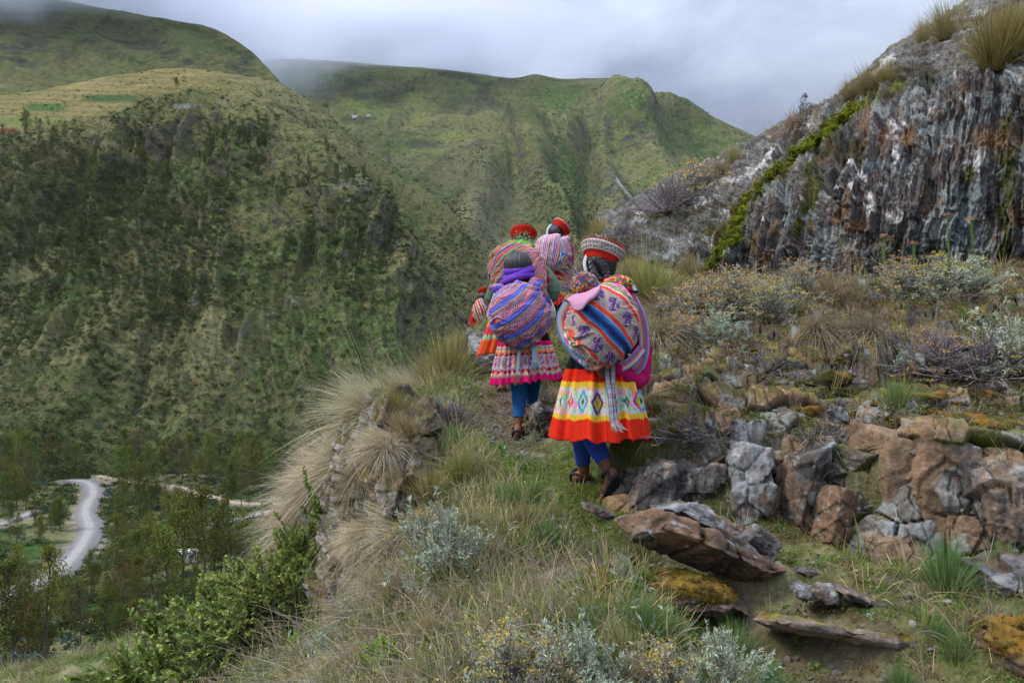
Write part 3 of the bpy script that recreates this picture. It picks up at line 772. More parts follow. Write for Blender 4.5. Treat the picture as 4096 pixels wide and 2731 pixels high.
c = mixc(c, (0.10, 0.085, 0.02), np.exp(-(segd(u, v, [(655,215),(680,203)]) / 4) ** 2) * sstep(-0.3, 0.2, n2) * 0.9)
for pts, w in (([(1012,120),(1005,190),(1000,240),(1010,275)], 9), ([(970,170),(965,195)], 6), ([(810,160),(815,185),(800,230)], 8), ([(935,245),(940,265)], 5), ([(985,260),(990,290)], 8)):
    c = mixc(c, (0.065, 0.075, 0.012), np.clip(1.4 * np.exp(-(segd(u, v, pts) / w) ** 2), 0, 1) * sstep(-0.35, 0.1, n2) * 0.95)
c = mixc(c, (0.19, 0.22, 0.22), np.clip(1.3 * np.exp(-(segd(u, v, [(960,90),(985,110),(965,180),(955,220)]) / 20) ** 2), 0, 1) * sstep(-0.2, 0.15, nl + 0.2 * n3) * 0.85)
c = mixc(c, (0.22, 0.13, 0.06), np.exp(-(((u - 990) / 30) ** 2 + ((v - 140) / 14) ** 2)) * 0.8)
c = mixc(c, (0.14, 0.15, 0.03), sstep(0.55, 0.8, Nn[..., 2] + 0.1 * n2) * sstep(4.6, 5.2, gv) * 0.8)
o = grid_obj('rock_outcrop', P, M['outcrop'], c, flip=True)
tag(o, 'big outcrop of dark upright-bedded schist with blue-grey and white lichen and a green moss seam', 'rock outcrop')
OP, OU, OV, ON, OGV = P, u, v, Nn, gv
def on_outcrop(a, b):
    q = (OU - a) ** 2 + (OV - b) ** 2 + (OGV > 5.3) * 1e4
    i = np.unravel_index(np.argmin(q), q.shape)
    return Vector(OP[i]), Vector(ON[i])
# moss cushions as geometry along the seam, in its own mesh
def seam_strip(pts, w, name='moss', parent=None, col=(0.15, 0.175, 0.02)):
    A = catmull(np.array(pts, float), 18 * len(pts))
    L_, Rr = [], []
    rows = []
    for i, (a, b) in enumerate(A):
        ww = w(i / len(A)) * (0.75 + 0.45 * math.sin(i * 0.37) + 0.25 * math.sin(i * 1.13))
        row = []
        t = A[min(i + 1, len(A) - 1)] - A[max(i - 1, 0)]; t = t / (np.linalg.norm(t) + 1e-9)
        for s_ in np.linspace(-1, 1, 11):
            p_, n_ = on_outcrop(a - t[1] * s_ * ww, b + t[0] * s_ * ww)
            h = 0.10 * (1 - s_ * s_) * (0.6 + 0.4 * math.sin(i * 0.8) + 0.3 * math.sin(i * 2.3)) - 0.02
            q = p_ + n_ * h
            row.append(q)
        rows.append(row)
    P = np.array(rows)
    P[1:-1] = (P[:-2] + P[1:-1] * 2 + P[2:]) / 4
    P[:, 1:-1] = (P[:, :-2] + P[:, 1:-1] * 2 + P[:, 2:]) / 4
    n_ = fbm(P[..., 0] * 14, P[..., 2] * 14, P[..., 1] * 14, 3, 530)
    c_ = np.zeros(P.shape) + col
    c_ = mixc(c_, (0.07, 0.10, 0.012), sstep(0, 0.5, n_) * 0.8); c_ = mixc(c_, (0.22, 0.20, 0.03), sstep(0, 0.5, -n_) * 0.6)
    P = P + np.array((0, -0.03, 0.02)) * n_[..., None]
    global SEAMP
    SEAMP = P[:, 2:-2].reshape(-1, 3)
    ob = grid_obj(name, P, M['ground'], c_, parent=parent)
    tag(ob, kind='stuff', label='bright green moss along a seam of the outcrop')
seam_strip([(712,262),(724,250),(735,232),(744,212),(752,196),(764,182),(785,162),(808,145),(826,131),(842,118),(858,106)], lambda t: 1.5 + 3.0 * max(0, math.sin((t - 0.45) * 5.5)) * (t > 0.45))
# ================================================================ plants
def lerpc(a, b, t):
    t = np.asarray(t)[..., None]
    return np.asarray(a, float) * (1 - t) + np.asarray(b, float) * t
def blades(bag, n, L, spread, droop, w, c0, c1, base_r=0.05, lean=(0, 0, 0), rs=RS, base_dir=None, Lvar=0.35, base=None, z0=-0.02, cvar=0.25, cmid=None):
    a = rs.uniform(0, 2 * math.pi, n); ph = np.abs(rs.normal(0, spread, n))
    ph = np.minimum(ph, 1.7)
    D = np.stack([np.sin(ph) * np.cos(a), np.sin(ph) * np.sin(a), np.cos(ph)], -1)
    Ln = L * (1 + rs.uniform(-Lvar, Lvar * 0.6, n))
    r_ = base_r * np.sqrt(rs.uniform(0, 1, n)); ba = a + rs.normal(0, 0.7, n)
    B = np.stack([r_ * np.cos(ba), r_ * np.sin(ba), np.full(n, z0)], -1) if base is None else base
    G = np.array([0, 0, -1.0]) * droop * rs.uniform(0.5, 1.5, n)[:, None] * (0.15 + np.sin(ph))[:, None] + np.array(lean)
    ts = np.array([0, 0.28, 0.55, 0.8, 1.0])
    Pn = B[:, None] + Ln[:, None, None] * (D[:, None] * ts[None, :, None] + G[:, None] * (ts ** 2)[None, :, None])
    sd = rs.normal(0, 1, (n, 3)); sd = np.cross(D, sd); sd /= np.linalg.norm(sd, axis=1, keepdims=True) + 1e-9
    ws = w * np.array([0.7, 1.0, 0.85, 0.5]) / 2
    Lf = Pn[:, :4] + sd[:, None] * ws[None, :, None]; Rt = Pn[:, :4] - sd[:, None] * ws[None, :, None]
    V = np.concatenate([np.stack([Lf, Rt], 2).reshape(n, 8, 3), Pn[:, 4:5]], 1)
    q = np.array([[0, 1, 3, 2], [2, 3, 5, 4], [4, 5, 7, 6]]); t3 = np.array([[6, 7, 8]])
    o = np.arange(n)[:, None, None] * 9
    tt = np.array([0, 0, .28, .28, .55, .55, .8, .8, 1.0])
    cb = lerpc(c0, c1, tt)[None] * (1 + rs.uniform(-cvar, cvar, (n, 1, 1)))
    if cmid is not None:
        pick = rs.uniform(0, 1, n) < cmid[1]
        cb = np.where(pick[:, None, None], np.array(cmid[0])[None, None] * (1 + rs.uniform(-cvar, cvar, (n, 1, 1))), cb)
    n0 = bag.n
    bag.V.append(V.reshape(-1, 3)); bag.C.append(cb.reshape(-1, 3)); bag.n += n * 9
    bag.F4.append((q[None] + o).reshape(-1, 4) + n0); bag.F3.append((t3[None] + o).reshape(-1, 3) + n0)
    return Pn
def leaves(bag, P0, D, L, w, col, rs=RS, cvar=0.25):
    """one folded diamond per leaf"""
    n = len(P0)
    D = D / (np.linalg.norm(D, axis=1, keepdims=True) + 1e-9)
    sd = np.cross(D, rs.normal(0, 1, (n, 3))); sd /= np.linalg.norm(sd, axis=1, keepdims=True) + 1e-9
    up = np.cross(sd, D)
    L = np.broadcast_to(L, (n,)) * rs.uniform(0.7, 1.25, n)
    L = L[:, None]; W = np.broadcast_to(w, (n,))[:, None] if np.ndim(w) else w
    V = np.stack([P0, P0 + D * L * 0.5 + sd * W * 0.5 + up * L * 0.06, P0 + D * L - up * L * 0.08, P0 + D * L * 0.5 - sd * W * 0.5 + up * L * 0.06], 1)
    col = np.asarray(col, float)
    if col.ndim == 1: col = np.broadcast_to(col, (n, 3))
    cb = np.repeat((col * (1 + rs.uniform(-cvar, cvar, (n, 1))))[:, None], 4, 1)
    n0 = bag.n
    bag.V.append(V.reshape(-1, 3)); bag.C.append(cb.reshape(-1, 3)); bag.n += n * 4
    bag.F4.append(np.arange(n * 4).reshape(n, 4) + n0)
def tube(bag, pts, rad, col, k=6, col2=None, cap=True):
    pts = np.asarray(pts, float); n = len(pts)
    rad = np.broadcast_to(np.asarray(rad, float), (n,))
    T = np.gradient(pts, axis=0); T /= np.linalg.norm(T, axis=1, keepdims=True) + 1e-9
    ref = np.array([0, 0, 1.0]) if abs(T[0, 2]) < 0.9 else np.array([1.0, 0, 0])
    A = np.cross(T, ref); A /= np.linalg.norm(A, axis=1, keepdims=True) + 1e-9
    Bv = np.cross(T, A)
    an = np.linspace(0, 2 * math.pi, k, endpoint=False)
    V = pts[:, None] + rad[:, None, None] * (A[:, None] * np.cos(an)[None, :, None] + Bv[:, None] * np.sin(an)[None, :, None])
    f = gridfaces(n, k, True)
    c = np.broadcast_to(np.asarray(col, float), (n * k, 3)) if col2 is None else lerpc(col, col2, np.repeat(np.linspace(0, 1, n), k))
    bag.add(V.reshape(-1, 3), f, c)
    if cap:
        bag.add(np.concatenate([V[-1], pts[-1:] + T[-1:] * rad[-1] * 0.5]), [[i, (i + 1) % k, k] for i in range(k)], c[-1])
def shrub_meshes(name, nst, Rr, H, lps, ll, lw, lc, stemc, fl=0.0, flc=(0.40, 0.27, 0.06), rs=RS, lc2=None, spread=0.8, flat_low=0.15, stem_r=0.0025, mat='leaf', twigs=1, leaf_from=0.35):
    bs, bl, bf = Bag(), Bag(), Bag()
    for s_ in range(nst):
        a = rs.uniform(0, 2 * math.pi); ph = abs(rs.normal(0, spread)); ph = min(ph, 1.45)
        D = np.array([math.sin(ph) * math.cos(a), math.sin(ph) * math.sin(a), math.cos(ph)])
        L = rs.uniform(0.6, 1.05)
        E = np.array([D[0] * Rr * L, D[1] * Rr * L, max(D[2] * H * L, flat_low * H * rs.uniform(0.3, 1))])
        ts = np.linspace(0, 1, 6)[:, None]
        b0 = rs.normal(0, Rr * 0.06, 3) * (1, 1, 0)
        mid = E * 0.5 + rs.normal(0, 0.06, 3) * Rr - np.array([0, 0, 0.06 * H])
        P_ = b0 * (1 - ts) ** 2 + 2 * ts * (1 - ts) * mid + ts ** 2 * E + np.array([0, 0, 0.04]) * (ts ** 3) * H
        tube(bs, P_, np.linspace(stem_r * 1.6, stem_r * 0.7, 6), stemc, 4)
        for tw in range(twigs):
            tsn = rs.uniform(leaf_from, 1, lps)
            if tw:
                t0 = rs.uniform(0.4, 0.8); pb = b0 * (1 - t0) ** 2 + 2 * t0 * (1 - t0) * mid + t0 ** 2 * E
                td = E - b0; td = td / np.linalg.norm(td) + rs.normal(0, 0.5, 3); tl_ = 0.35 * np.linalg.norm(E)
                pts = pb + td * tl_ * tsn[:, None] * 0.8; axis = td / np.linalg.norm(td)
                tube(bs, [pb, pb + td * tl_ * 0.8], [stem_r, stem_r * 0.6], stemc, 3)
                tip = pb + td * tl_ * 0.8
            else:
                q = tsn[:, None]; pts = b0 * (1 - q) ** 2 + 2 * q * (1 - q) * mid + q ** 2 * E; axis = (E - mid) / (np.linalg.norm(E - mid) + 1e-9); tip = E + np.array([0, 0, 0.04 * H])
            ld = axis * 0.8 + rs.normal(0, 0.6, (lps, 3))
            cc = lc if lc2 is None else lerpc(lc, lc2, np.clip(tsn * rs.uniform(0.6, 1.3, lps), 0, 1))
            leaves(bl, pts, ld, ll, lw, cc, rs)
            if rs.uniform() < fl:
                nf = 14
                off = rs.normal(0, 0.011, (nf, 3)) * (1.5, 1.5, 0.5)
                leaves(bf, tip + off + (0, 0, 0.006), rs.normal(0, 0.4, (nf, 3)) + (0, 0, 0.5), 0.010, 0.009, flc, rs, 0.3)
    out = [('stems', bs.mesh(name + '_stems', M['bark'])), ('foliage', bl.mesh(name + '_foliage', M[mat], False))]
    if bf.n: out.append(('flowers', bf.mesh(name + '_flowers', M[mat], False)))
    return out
def tussock_mesh(kind, seed):
    rs = np.random.RandomState(seed); b = Bag()
    if kind == 'olive':
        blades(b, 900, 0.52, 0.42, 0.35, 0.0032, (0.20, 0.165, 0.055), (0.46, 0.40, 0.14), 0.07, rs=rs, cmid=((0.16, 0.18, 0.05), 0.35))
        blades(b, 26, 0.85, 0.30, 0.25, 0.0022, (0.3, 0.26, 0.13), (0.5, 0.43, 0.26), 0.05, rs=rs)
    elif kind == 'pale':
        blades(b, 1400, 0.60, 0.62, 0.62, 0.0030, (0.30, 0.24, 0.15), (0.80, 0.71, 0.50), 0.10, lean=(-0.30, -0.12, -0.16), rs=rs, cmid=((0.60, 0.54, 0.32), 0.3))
        blades(b, 500, 0.45, 0.9, 0.8, 0.0030, (0.20, 0.16, 0.10), (0.42, 0.36, 0.24), 0.10, lean=(-0.18, -0.1, -0.30), rs=rs)
        blades(b, 20, 0.85, 0.5, 0.3, 0.0022, (0.3, 0.26, 0.13), (0.6, 0.5, 0.33), 0.05, lean=(-0.25, 0, 0.1), rs=rs)
    elif kind == 'straw':
        blades(b, 900, 0.50, 0.50, 0.45, 0.0032, (0.20, 0.15, 0.08), (0.46, 0.38, 0.20), 0.07, lean=(-0.12, -0.05, 0), rs=rs, cmid=((0.24, 0.24, 0.08), 0.3))
        blades(b, 30, 0.82, 0.4, 0.3, 0.0020, (0.3, 0.26, 0.13), (0.55, 0.47, 0.3), 0.05, lean=(-0.2, 0, 0), rs=rs)
    elif kind == 'dead':
        blades(b, 1100, 0.50, 0.7, 0.9, 0.0032, (0.22, 0.17, 0.10), (0.48, 0.40, 0.25), 0.09, lean=(-0.1, -0.35, -0.25), rs=rs, cmid=((0.24, 0.22, 0.15), 0.4))
    elif kind == 'fresh':
        blades(b, 480, 0.30, 0.42, 0.30, 0.0030, (0.16, 0.15, 0.07), (0.12, 0.24, 0.06), 0.035, rs=rs, cmid=((0.20, 0.28, 0.10), 0.35))
        blades(b, 110, 0.2, 0.5, 0.5, 0.0032, (0.34, 0.28, 0.18), (0.42, 0.35, 0.22), 0.04, rs=rs)
    elif kind == 'bent':        # a swept sheaf of flattened dry stalks
        blades(b, 700, 0.60, 0.35, 0.3, 0.0038, (0.26, 0.20, 0.14), (0.50, 0.42, 0.29), 0.09, lean=(-0.9, -0.35, -0.95), rs=rs, cmid=((0.3, 0.27, 0.24), 0.4))
    elif kind == 'stalks':
        blades(b, 60, 0.60, 0.28, 0.18, 0.0024, (0.22, 0.2, 0.08), (0.48, 0.40, 0.22), 0.06, rs=rs)
        P_ = blades(b, 14, 0.62, 0.25, 0.15, 0.0024, (0.22, 0.2, 0.08), (0.48, 0.40, 0.22), 0.04, rs=rs)
        for p_ in P_:
            for q in range(9):
                t = p_[-1] + (p_[-2] - p_[-1]) * q * 0.07
                leaves(b, t[None] + rs.normal(0, 0.003, (2, 3)), rs.normal(0, 0.6, (2, 3)) + (0, 0, 1.0), 0.016, 0.006, (0.5, 0.42, 0.25), rs)
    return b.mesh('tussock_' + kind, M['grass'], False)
# ---- scattering of uncountable plants: ONE object made of points, each carrying a small plant
def scatter(name, pts, rots, scl, idx, protos, label, kind='stuff'):
    me = bpy.data.meshes.new(name)
    pts = np.asarray(pts, np.float32); n = len(pts)
    me.vertices.add(n); me.vertices.foreach_set('co', pts.ravel())
    for nm, ty, val in (('rot', 'FLOAT_VECTOR', np.asarray(rots, np.float32)), ('scl', 'FLOAT', np.asarray(scl, np.float32)), ('idx', 'INT', np.asarray(idx, np.int32))):
        a = me.attributes.new(nm, ty, 'POINT')
        a.data.foreach_set('vector' if ty == 'FLOAT_VECTOR' else 'value', val.ravel())
    o = obj(name, me)
    cl = bpy.data.collections.new(name + '_kinds')
    for i, p in enumerate(protos):
        cl.objects.link(bpy.data.objects.new('%s_kind_%02d' % (name, i), p))
    ng = bpy.data.node_groups.new(name, 'GeometryNodeTree')
    ng.interface.new_socket('Geometry', in_out='INPUT', socket_type='NodeSocketGeometry')
    ng.interface.new_socket('Geometry', in_out='OUTPUT', socket_type='NodeSocketGeometry')
    N, L = ng.nodes, ng.links
    gi, go = N.new('NodeGroupInput'), N.new('NodeGroupOutput')
    ip = N.new('GeometryNodeInstanceOnPoints'); ci = N.new('GeometryNodeCollectionInfo')
    ci.inputs['Collection'].default_value = cl; ci.inputs['Separate Children'].default_value = True; ci.inputs['Reset Children'].default_value = True
    def named(nm, ty):
        q = N.new('GeometryNodeInputNamedAttribute'); q.data_type = ty; q.inputs['Name'].default_value = nm
        return q.outputs['Attribute']
    m2p = N.new('GeometryNodeMeshToPoints')
    L.new(gi.outputs[0], m2p.inputs[0]); L.new(m2p.outputs[0], ip.inputs['Points'])
    L.new(ci.outputs[0], ip.inputs['Instance']); ip.inputs['Pick Instance'].default_value = True
    L.new(named('idx', 'INT'), ip.inputs['Instance Index'])
    L.new(named('rot', 'FLOAT_VECTOR'), ip.inputs['Rotation'])
    L.new(named('scl', 'FLOAT'), ip.inputs['Scale'])
    L.new(ip.outputs[0], go.inputs[0])
    md = o.modifiers.new('plants', 'NODES'); md.node_group = ng
    tag(o, label=label, kind=kind)
    return o

# ---------------------------------------------------------------- trees
def tree_meshes(seed, H=16, W=4.5, col=(0.055, 0.07, 0.022), col2=(0.13, 0.135, 0.03), bare=0.3, n=1700, lf=0.42, conifer=False, clumps=34):
    rs = np.random.RandomState(seed); tr, cr_ = Bag(), Bag()
    ts = np.linspace(0, 1, 9)
    bend = rs.normal(0, 0.02, 2) * H
    ax = np.stack([bend[0] * ts ** 2 + 0.12 * np.sin(ts * 7 + seed), bend[1] * ts ** 2, ts * H * 0.95], -1)
    tube(tr, ax, np.linspace(0.014 * H, 0.002 * H, 9), (0.11, 0.085, 0.065), 7)
    cents = []
    for k in range(clumps):
        t = bare + (1 - bare) * rs.uniform(0, 1) ** 0.9
        prof = math.sin(min(1, (t - bare) / (1 - bare) + 0.12) * math.pi * 0.93) ** 0.7 if not conifer else (1.05 - t)
        rad = W / 2 * prof * rs.uniform(0.35, 1.0)
        a = rs.uniform(0, 2 * math.pi)
        base = np.array([np.interp(t - 0.06, ts, ax[:, 0]), np.interp(t - 0.06, ts, ax[:, 1]), (t - 0.06) * H * 0.95])
        ce = np.array([base[0] + rad * math.cos(a), base[1] + rad * math.sin(a), t * H + rs.uniform(-.02, .02) * H])
        cents.append((ce, (0.16 + 0.10 * rs.uniform()) * W * (0.6 if t > 0.9 else 1), t))
        tube(tr, [base, (base + ce) / 2 + (0, 0, 0.01 * H), ce], [0.004 * H, 0.003 * H, 0.001 * H], (0.10, 0.08, 0.06), 4)
    per = n // clumps
    for ce, r_, t in cents:
        q = rs.normal(0, 1, (per, 3)); q /= np.linalg.norm(q, axis=1, keepdims=True); q *= (rs.uniform(0, 1, (per, 1)) ** 0.45)
        P0 = ce + q * r_ * (1, 1, 1.25)
        cc = lerpc(col, col2, np.clip(0.35 * t + rs.uniform(-0.3, 0.35) + rs.uniform(-.1, .25, per), 0, 1))
        leaves(cr_, P0, rs.normal(0, 1, (per, 3)) + (0, 0, -0.3), lf, lf * 0.55, cc, rs)
    return tr.mesh('trunk', M['bark']), cr_.mesh('crown', M['farleaf'], False)
def bush_mesh(seed, n, col, col2, lf, flat=0.8, clumps=7):
    rs = np.random.RandomState(seed); b = Bag()
    for k in range(clumps):
        ce = rs.normal(0, 0.42, 3) * (1, 1, 0.3) + (0, 0, 0.45 * flat); r_ = rs.uniform(0.25, 0.5); per = n // clumps
        q = rs.normal(0, 1, (per, 3)); q /= np.linalg.norm(q, axis=1, keepdims=True); q *= rs.uniform(0, 1, (per, 1)) ** 0.4
        leaves(b, ce + q * r_ * (1, 1, flat), rs.normal(0, 1, (per, 3)), lf, lf * 0.6, lerpc(col, col2, np.clip(rs.uniform(-.1, .5) + rs.uniform(0, .6, per), 0, 1)), rs)
    return b.mesh('bush', M['farleaf'], False)
DK, OL, BR, BL, RD = (0.045, 0.072, 0.020), (0.125, 0.15, 0.042), (0.12, 0.145, 0.028), (0.10, 0.15, 0.125), (0.16, 0.085, 0.035)
euc = [tree_meshes(100 + i, 16 + 2 * (i % 3), 6.0 + (i % 4) * 0.8, (0.06, 0.08, 0.018) if i % 2 else (0.085, 0.095, 0.022), (0.23, 0.22, 0.04) if i % 3 else (0.14, 0.19, 0.035), 0.22 + 0.06 * (i % 3), 2600, 0.40, clumps=44) for i in range(7)]
thin = [tree_meshes(120 + i, 17, 5.0, (0.08, 0.085, 0.035), (0.17, 0.155, 0.055), 0.42, 1500, 0.36, clumps=26) for i in range(3)]
con = [tree_meshes(140 + i, 12, 4.6, (0.06, 0.09, 0.028), (0.13, 0.165, 0.045), 0.10, 1300, 0.40, True, clumps=34) for i in range(3)]
blu = [tree_meshes(150 + i, 6, 3.0, (0.055, 0.09, 0.07), (0.13, 0.19, 0.16), 0.12, 900, 0.30, clumps=18) for i in range(2)]
red = [tree_meshes(160, 9, 3.4, (0.12, 0.05, 0.02), (0.26, 0.12, 0.05), 0.15, 900, 0.35, clumps=20)]
def plant_tree(ms, x, y, z, h, label, group, name='eucalyptus_tree', cat='tree'):
    base = max(v.co.z for v in ms[0].vertices) if False else None
    t = empty(name, (x, y, z - 0.3), rnd.uniform(0, 6.28), 1.0)
    t.scale = (h * rnd.uniform(0.9, 1.15),) * 2 + (h,)
    tag(t, label, cat, group)
    obj('trunk', ms[0], t); obj('crown', ms[1], t)
    return t
TREEPX = []
def vt(u, vb, px_h, kind, Y=None, label=None, group=None, name='eucalyptus_tree'):
    """a tree whose foot is seen (or would be seen) at picture point (u, vb) on the valley floor"""
    ys = np.arange(60, 420, 0.5)
    zz = (341 - vb) / F * ys
    g = vz((u - 512) / F * ys, ys)
    k = np.nonzero(zz < g)[0]
    if not len(k): return
    y_ = ys[k[0]]; x_ = (u - 512) / F * y_
    if vrd(x_, y_) < 1.5: return
    ms, H0 = kind
    h = px_h / F * y_ / H0
    TREEPX.append((u, vb))
    plant_tree(ms, x_, y_, float(vz(x_, y_)), h, label, group, name)
    return True
EU = lambda: (lambda i: (euc[i], 16 + 2 * (i % 3)))(rnd.randrange(7))
TH_ = lambda: (thin[rnd.randrange(3)], 17)
BLU = lambda: (blu[rnd.randrange(2)], 6)
# the big ones, lower left
G1 = 'tall trees on the near valley slope'
for u, vb, h, k, lab in (
 (46,668,122,'e','tallest dark tree in the lower left corner with a straight bare trunk'),
 (12,672,112,'e','dark tree at the left edge beside the tallest tree'),
 (80,660,84,'t','thin grey-branched tree right of the tallest tree'),
 (104,646,66,'e','bushy green tree below the bottom of the road'),
 (120,622,80,'t','dead leaning tree with bare brown branches above the grass edge'),
 (150,640,92,'t','slim tree with arching bare stems in the dark gap'),
 (168,632,108,'e','dark green tree at the centre of the lower thicket'),
 (134,604,76,'e','pointed bright green tree just right of the road bottom'),
 (182,592,104,'e','tall pointed olive tree right of the road with a yellowish top'),
 (205,600,112,'e','broad dark tree next to the pointed olive tree'),
 (222,590,92,'e','round tree in front of the far right stretch of road'),
 (240,580,72,'e','small round tree at the upper end of the green bushes'),
 (152,586,74,'e','olive tree overlapping the road bend from the right'),
 (80,606,30,'e','small pointed tree standing at the lower end of the road'),
 (30,640,78,'t','sparse brownish tree behind the tallest trunk'),
 (40,600,40,'t','slender tree left of the bottom of the road'),
 (118,574,60,'e','thin tree whose branches reach over the road bend')):
    vt(u, vb, h, EU() if k == 'e' else TH_(), None, lab, G1)
lab_g = [((4, 250, 580, 664), 50, 34, 66, '%s olive tree in the %s of the thicket below the road', 'trees in the thicket below the road'),
         ((112, 250, 505, 565), 44, 22, 50, '%s dark tree in the %s of the wood right of the bend', 'trees right of the road bend'),
         ((0, 88, 470, 515), 30, 28, 56, '%s dark tree in the %s of the wood left of the bend', 'trees left of the road bend'),
         ((105, 270, 470, 500), 40, 24, 48, '%s slim tree in the %s of the tree belt along the track', 'trees along the earth track'),
         ((0, 75, 520, 560), 12, 18, 34, '%s little tree in the %s of the flat inside the curve', 'low trees inside the road curve')]
for (a, b, c_, d_), n, h0, h1, lab, grp in lab_g:
    for i in range(n):
        u = rnd.uniform(a, b); vb = rnd.uniform(c_, d_)
        if 34 < u < 118 and 486 < vb < 592 and h0 > 20:
            if rnd.random() < 0.93: continue
        if 200 < u < 262 and 512 < vb < 548: continue
        hh = rnd.uniform(h0, h1)
        q = (u - a) / (b - a)
        where = 'left end' if q < .25 else 'left half' if q < .5 else 'right half' if q < .75 else 'right end'
        dist = 'front' if vb > (c_ + d_) / 2 else 'back'
        size = 'tall' if hh > (h0 + h1) / 2 else 'short'
        vt(u, vb, hh, EU() if rnd.random() < 0.72 else TH_(), None, lab % (size, dist + ' ' + where), grp)
for i in range(14):
    vt(rnd.choice([rnd.uniform(0, 80), rnd.uniform(115, 260)]), rnd.uniform(500, 545), rnd.uniform(9, 20), BLU(), None, 'small blue-green young tree on the valley floor near the road', 'blue-green saplings near the road', 'sapling')
vt(122, 612, 60, (red[0], 9), None, 'small tree with rust-brown dead foliage at the edge of the grass slope', None, 'withered_tree')
vt(28, 660, 62, (red[0], 9), None, 'rust-brown withered tree beside the tallest trunk, lower left', None, 'withered_tree')
# on the far slope: single trees that can be told apart
flatHP = HP.reshape(-1, 3); fu, fv, fg = Hu.ravel(), Hv.ravel(), Hgv.ravel()
def far_pick(n, poly, seed, gmin=0.3, gmax=5.2):
    rs = np.random.RandomState(seed)
    a, b, c_, d_ = poly
    k = np.nonzero((fu > a) & (fu < b) & (fv > c_) & (fv < d_) & (fg > gmin) & (fg < gmax))[0]
    return rs.choice(k, min(n, len(k)), replace=False)
def far_trees(poly, n, h0, h1, kinds, lab, grp, seed, name, gmin=0.3, gmax=5.2):
    for i in far_pick(n, poly, seed, gmin, gmax):
        p = flatHP[i]; ms, H0 = kinds[rnd.randrange(len(kinds))]
        h = rnd.uniform(h0, h1) / F * p[1] / H0
        plant_tree(ms, p[0], p[1], p[2] - 0.5, h, lab, grp, name)
CN = [(m_, 12) for m_ in con]; ET = [(m_, 16) for m_ in (euc[3], euc[4])] + [(m_, 17) for m_ in thin]
far_trees((198, 268, 124, 172), 34, 10, 17, CN, 'dark conifer in the dense stand high on the far spur', 'conifers in the dense stand on the far spur', 1, 'conifer')
far_trees((330, 366, 172, 212), 12, 10, 16, CN, 'dark conifer in the line of trees under the crest of the spur', 'conifers under the crest of the spur', 2, 'conifer')
far_trees((292, 330, 140, 192), 8, 9, 14, CN, 'dark conifer beside the rocky crest of the far spur', 'conifers beside the spur crest', 22, 'conifer')
far_trees((0, 175, 128, 190), 34, 14, 24, ET, 'slim dark tree below the yellow terraced fields', 'trees below the terraced fields', 3, 'slope_tree')
far_trees((168, 178, 78, 90), 3, 8, 10, ET, 'lone small tree on the skyline of the grassy shoulder', 'lone trees on the grassy shoulder', 4, 'slope_tree', 4.4, 7)
# the rest of the wood and scrub of the slope
def rot_up(n, rs, tilt=0.1):
    return np.stack([rs.normal(0, tilt, n), rs.normal(0, tilt, n), rs.uniform(0, 6.28, n)], -1)
far_protos = [bush_mesh(200, 90, DK, OL, 0.34), bush_mesh(201, 90, (0.04, 0.06, 0.018), (0.08, 0.12, 0.03), 0.34), bush_mesh(202, 80, (0.05, 0.07, 0.02), BR, 0.34),
              bush_mesh(203, 70, (0.20, 0.185, 0.09), (0.30, 0.28, 0.15), 0.32, 0.6), bush_mesh(204, 80, (0.06, 0.10, 0.08), BL, 0.34), bush_mesh(205, 60, RD, (0.2, 0.13, 0.06), 0.32),
              bush_mesh(206, 90, (0.06, 0.068, 0.03), (0.14, 0.13, 0.055), 0.30, 2.2), bush_mesh(207, 90, (0.05, 0.072, 0.024), (0.10, 0.125, 0.04), 0.30, 2.4)]
rs = np.random.RandomState(5)
def dens_pick(n, dens):
    d_ = np.maximum(dens.ravel(), 0); d_ = d_ / d_.sum()
    return rs.choice(len(d_), n, p=d_, replace=True)
clus = fbm(HP[..., 0] / 45, HP[..., 2] / 30, 0, 4, 601); clus2 = fbm(HP[..., 0] / 12, HP[..., 2] / 9, 0, 3, 602)
def inbox(a, b, c_, d_, s_=10):
    return sstep(a - s_, a + s_, Hu) * (1 - sstep(b - s_, b + s_, Hu)) * sstep(c_ - s_, c_ + s_, Hv) * (1 - sstep(d_ - s_, d_ + s_, Hv))
vis = (Hgv < 8) * (Hu > -30) * (Hu < 500) * (Hv < 500)
area = np.linalg.norm(np.cross(np.gradient(HP, axis=0), np.gradient(HP, axis=1)), axis=-1)
onface = (Hgv < 5.15)
dn = vis * area * (0.10 + onface * (sstep(-0.15, 0.45, clus + 0.35 * clus2) * 1.1 + 0.9 * sstep(0.1, 0.7, -Hrib)) + 0.7 * sstep(340, 460, Hv) * (Hu < 400) + 0.6 * inbox(-40, 90, 150, 260, 25) * onface + 0.9 * inbox(80, 190, 150, 330, 25) * onface + 1.6 * inbox(198, 268, 124, 168, 9) + 1.3 * inbox(205, 230, 170, 240) + .5 * inbox(410, 480, 230, 330) * (Hgv > 5))
dn = dn * np.where(Hgv > 5.15, 0.25 + 1.1 * sstep(230, 330, Hu), 1) * (1 - .72 * sstep(3.6, 4.5, Hgv) * (Hgv < 5.15) * sstep(120, 190, Hu))
i = dens_pick(18000, dn)
pp = flatHP[i] + rs.normal(0, 0.8, (len(i), 3)) * (1, 1, 0)
up_ = rs.uniform(0, 1, len(i))
wooded = (inbox(-40, 180, 140, 260, 25) + sstep(380, 480, Hv)).ravel()[i]
idx = np.where(up_ < 0.26, 0, np.where(up_ < 0.5, 1, np.where(up_ < 0.62, 2, np.where(up_ < 0.80, 3, np.where(up_ < 0.83, 4, np.where(up_ < 0.845, 5, np.where(up_ < 0.93, 6, 7)))))))
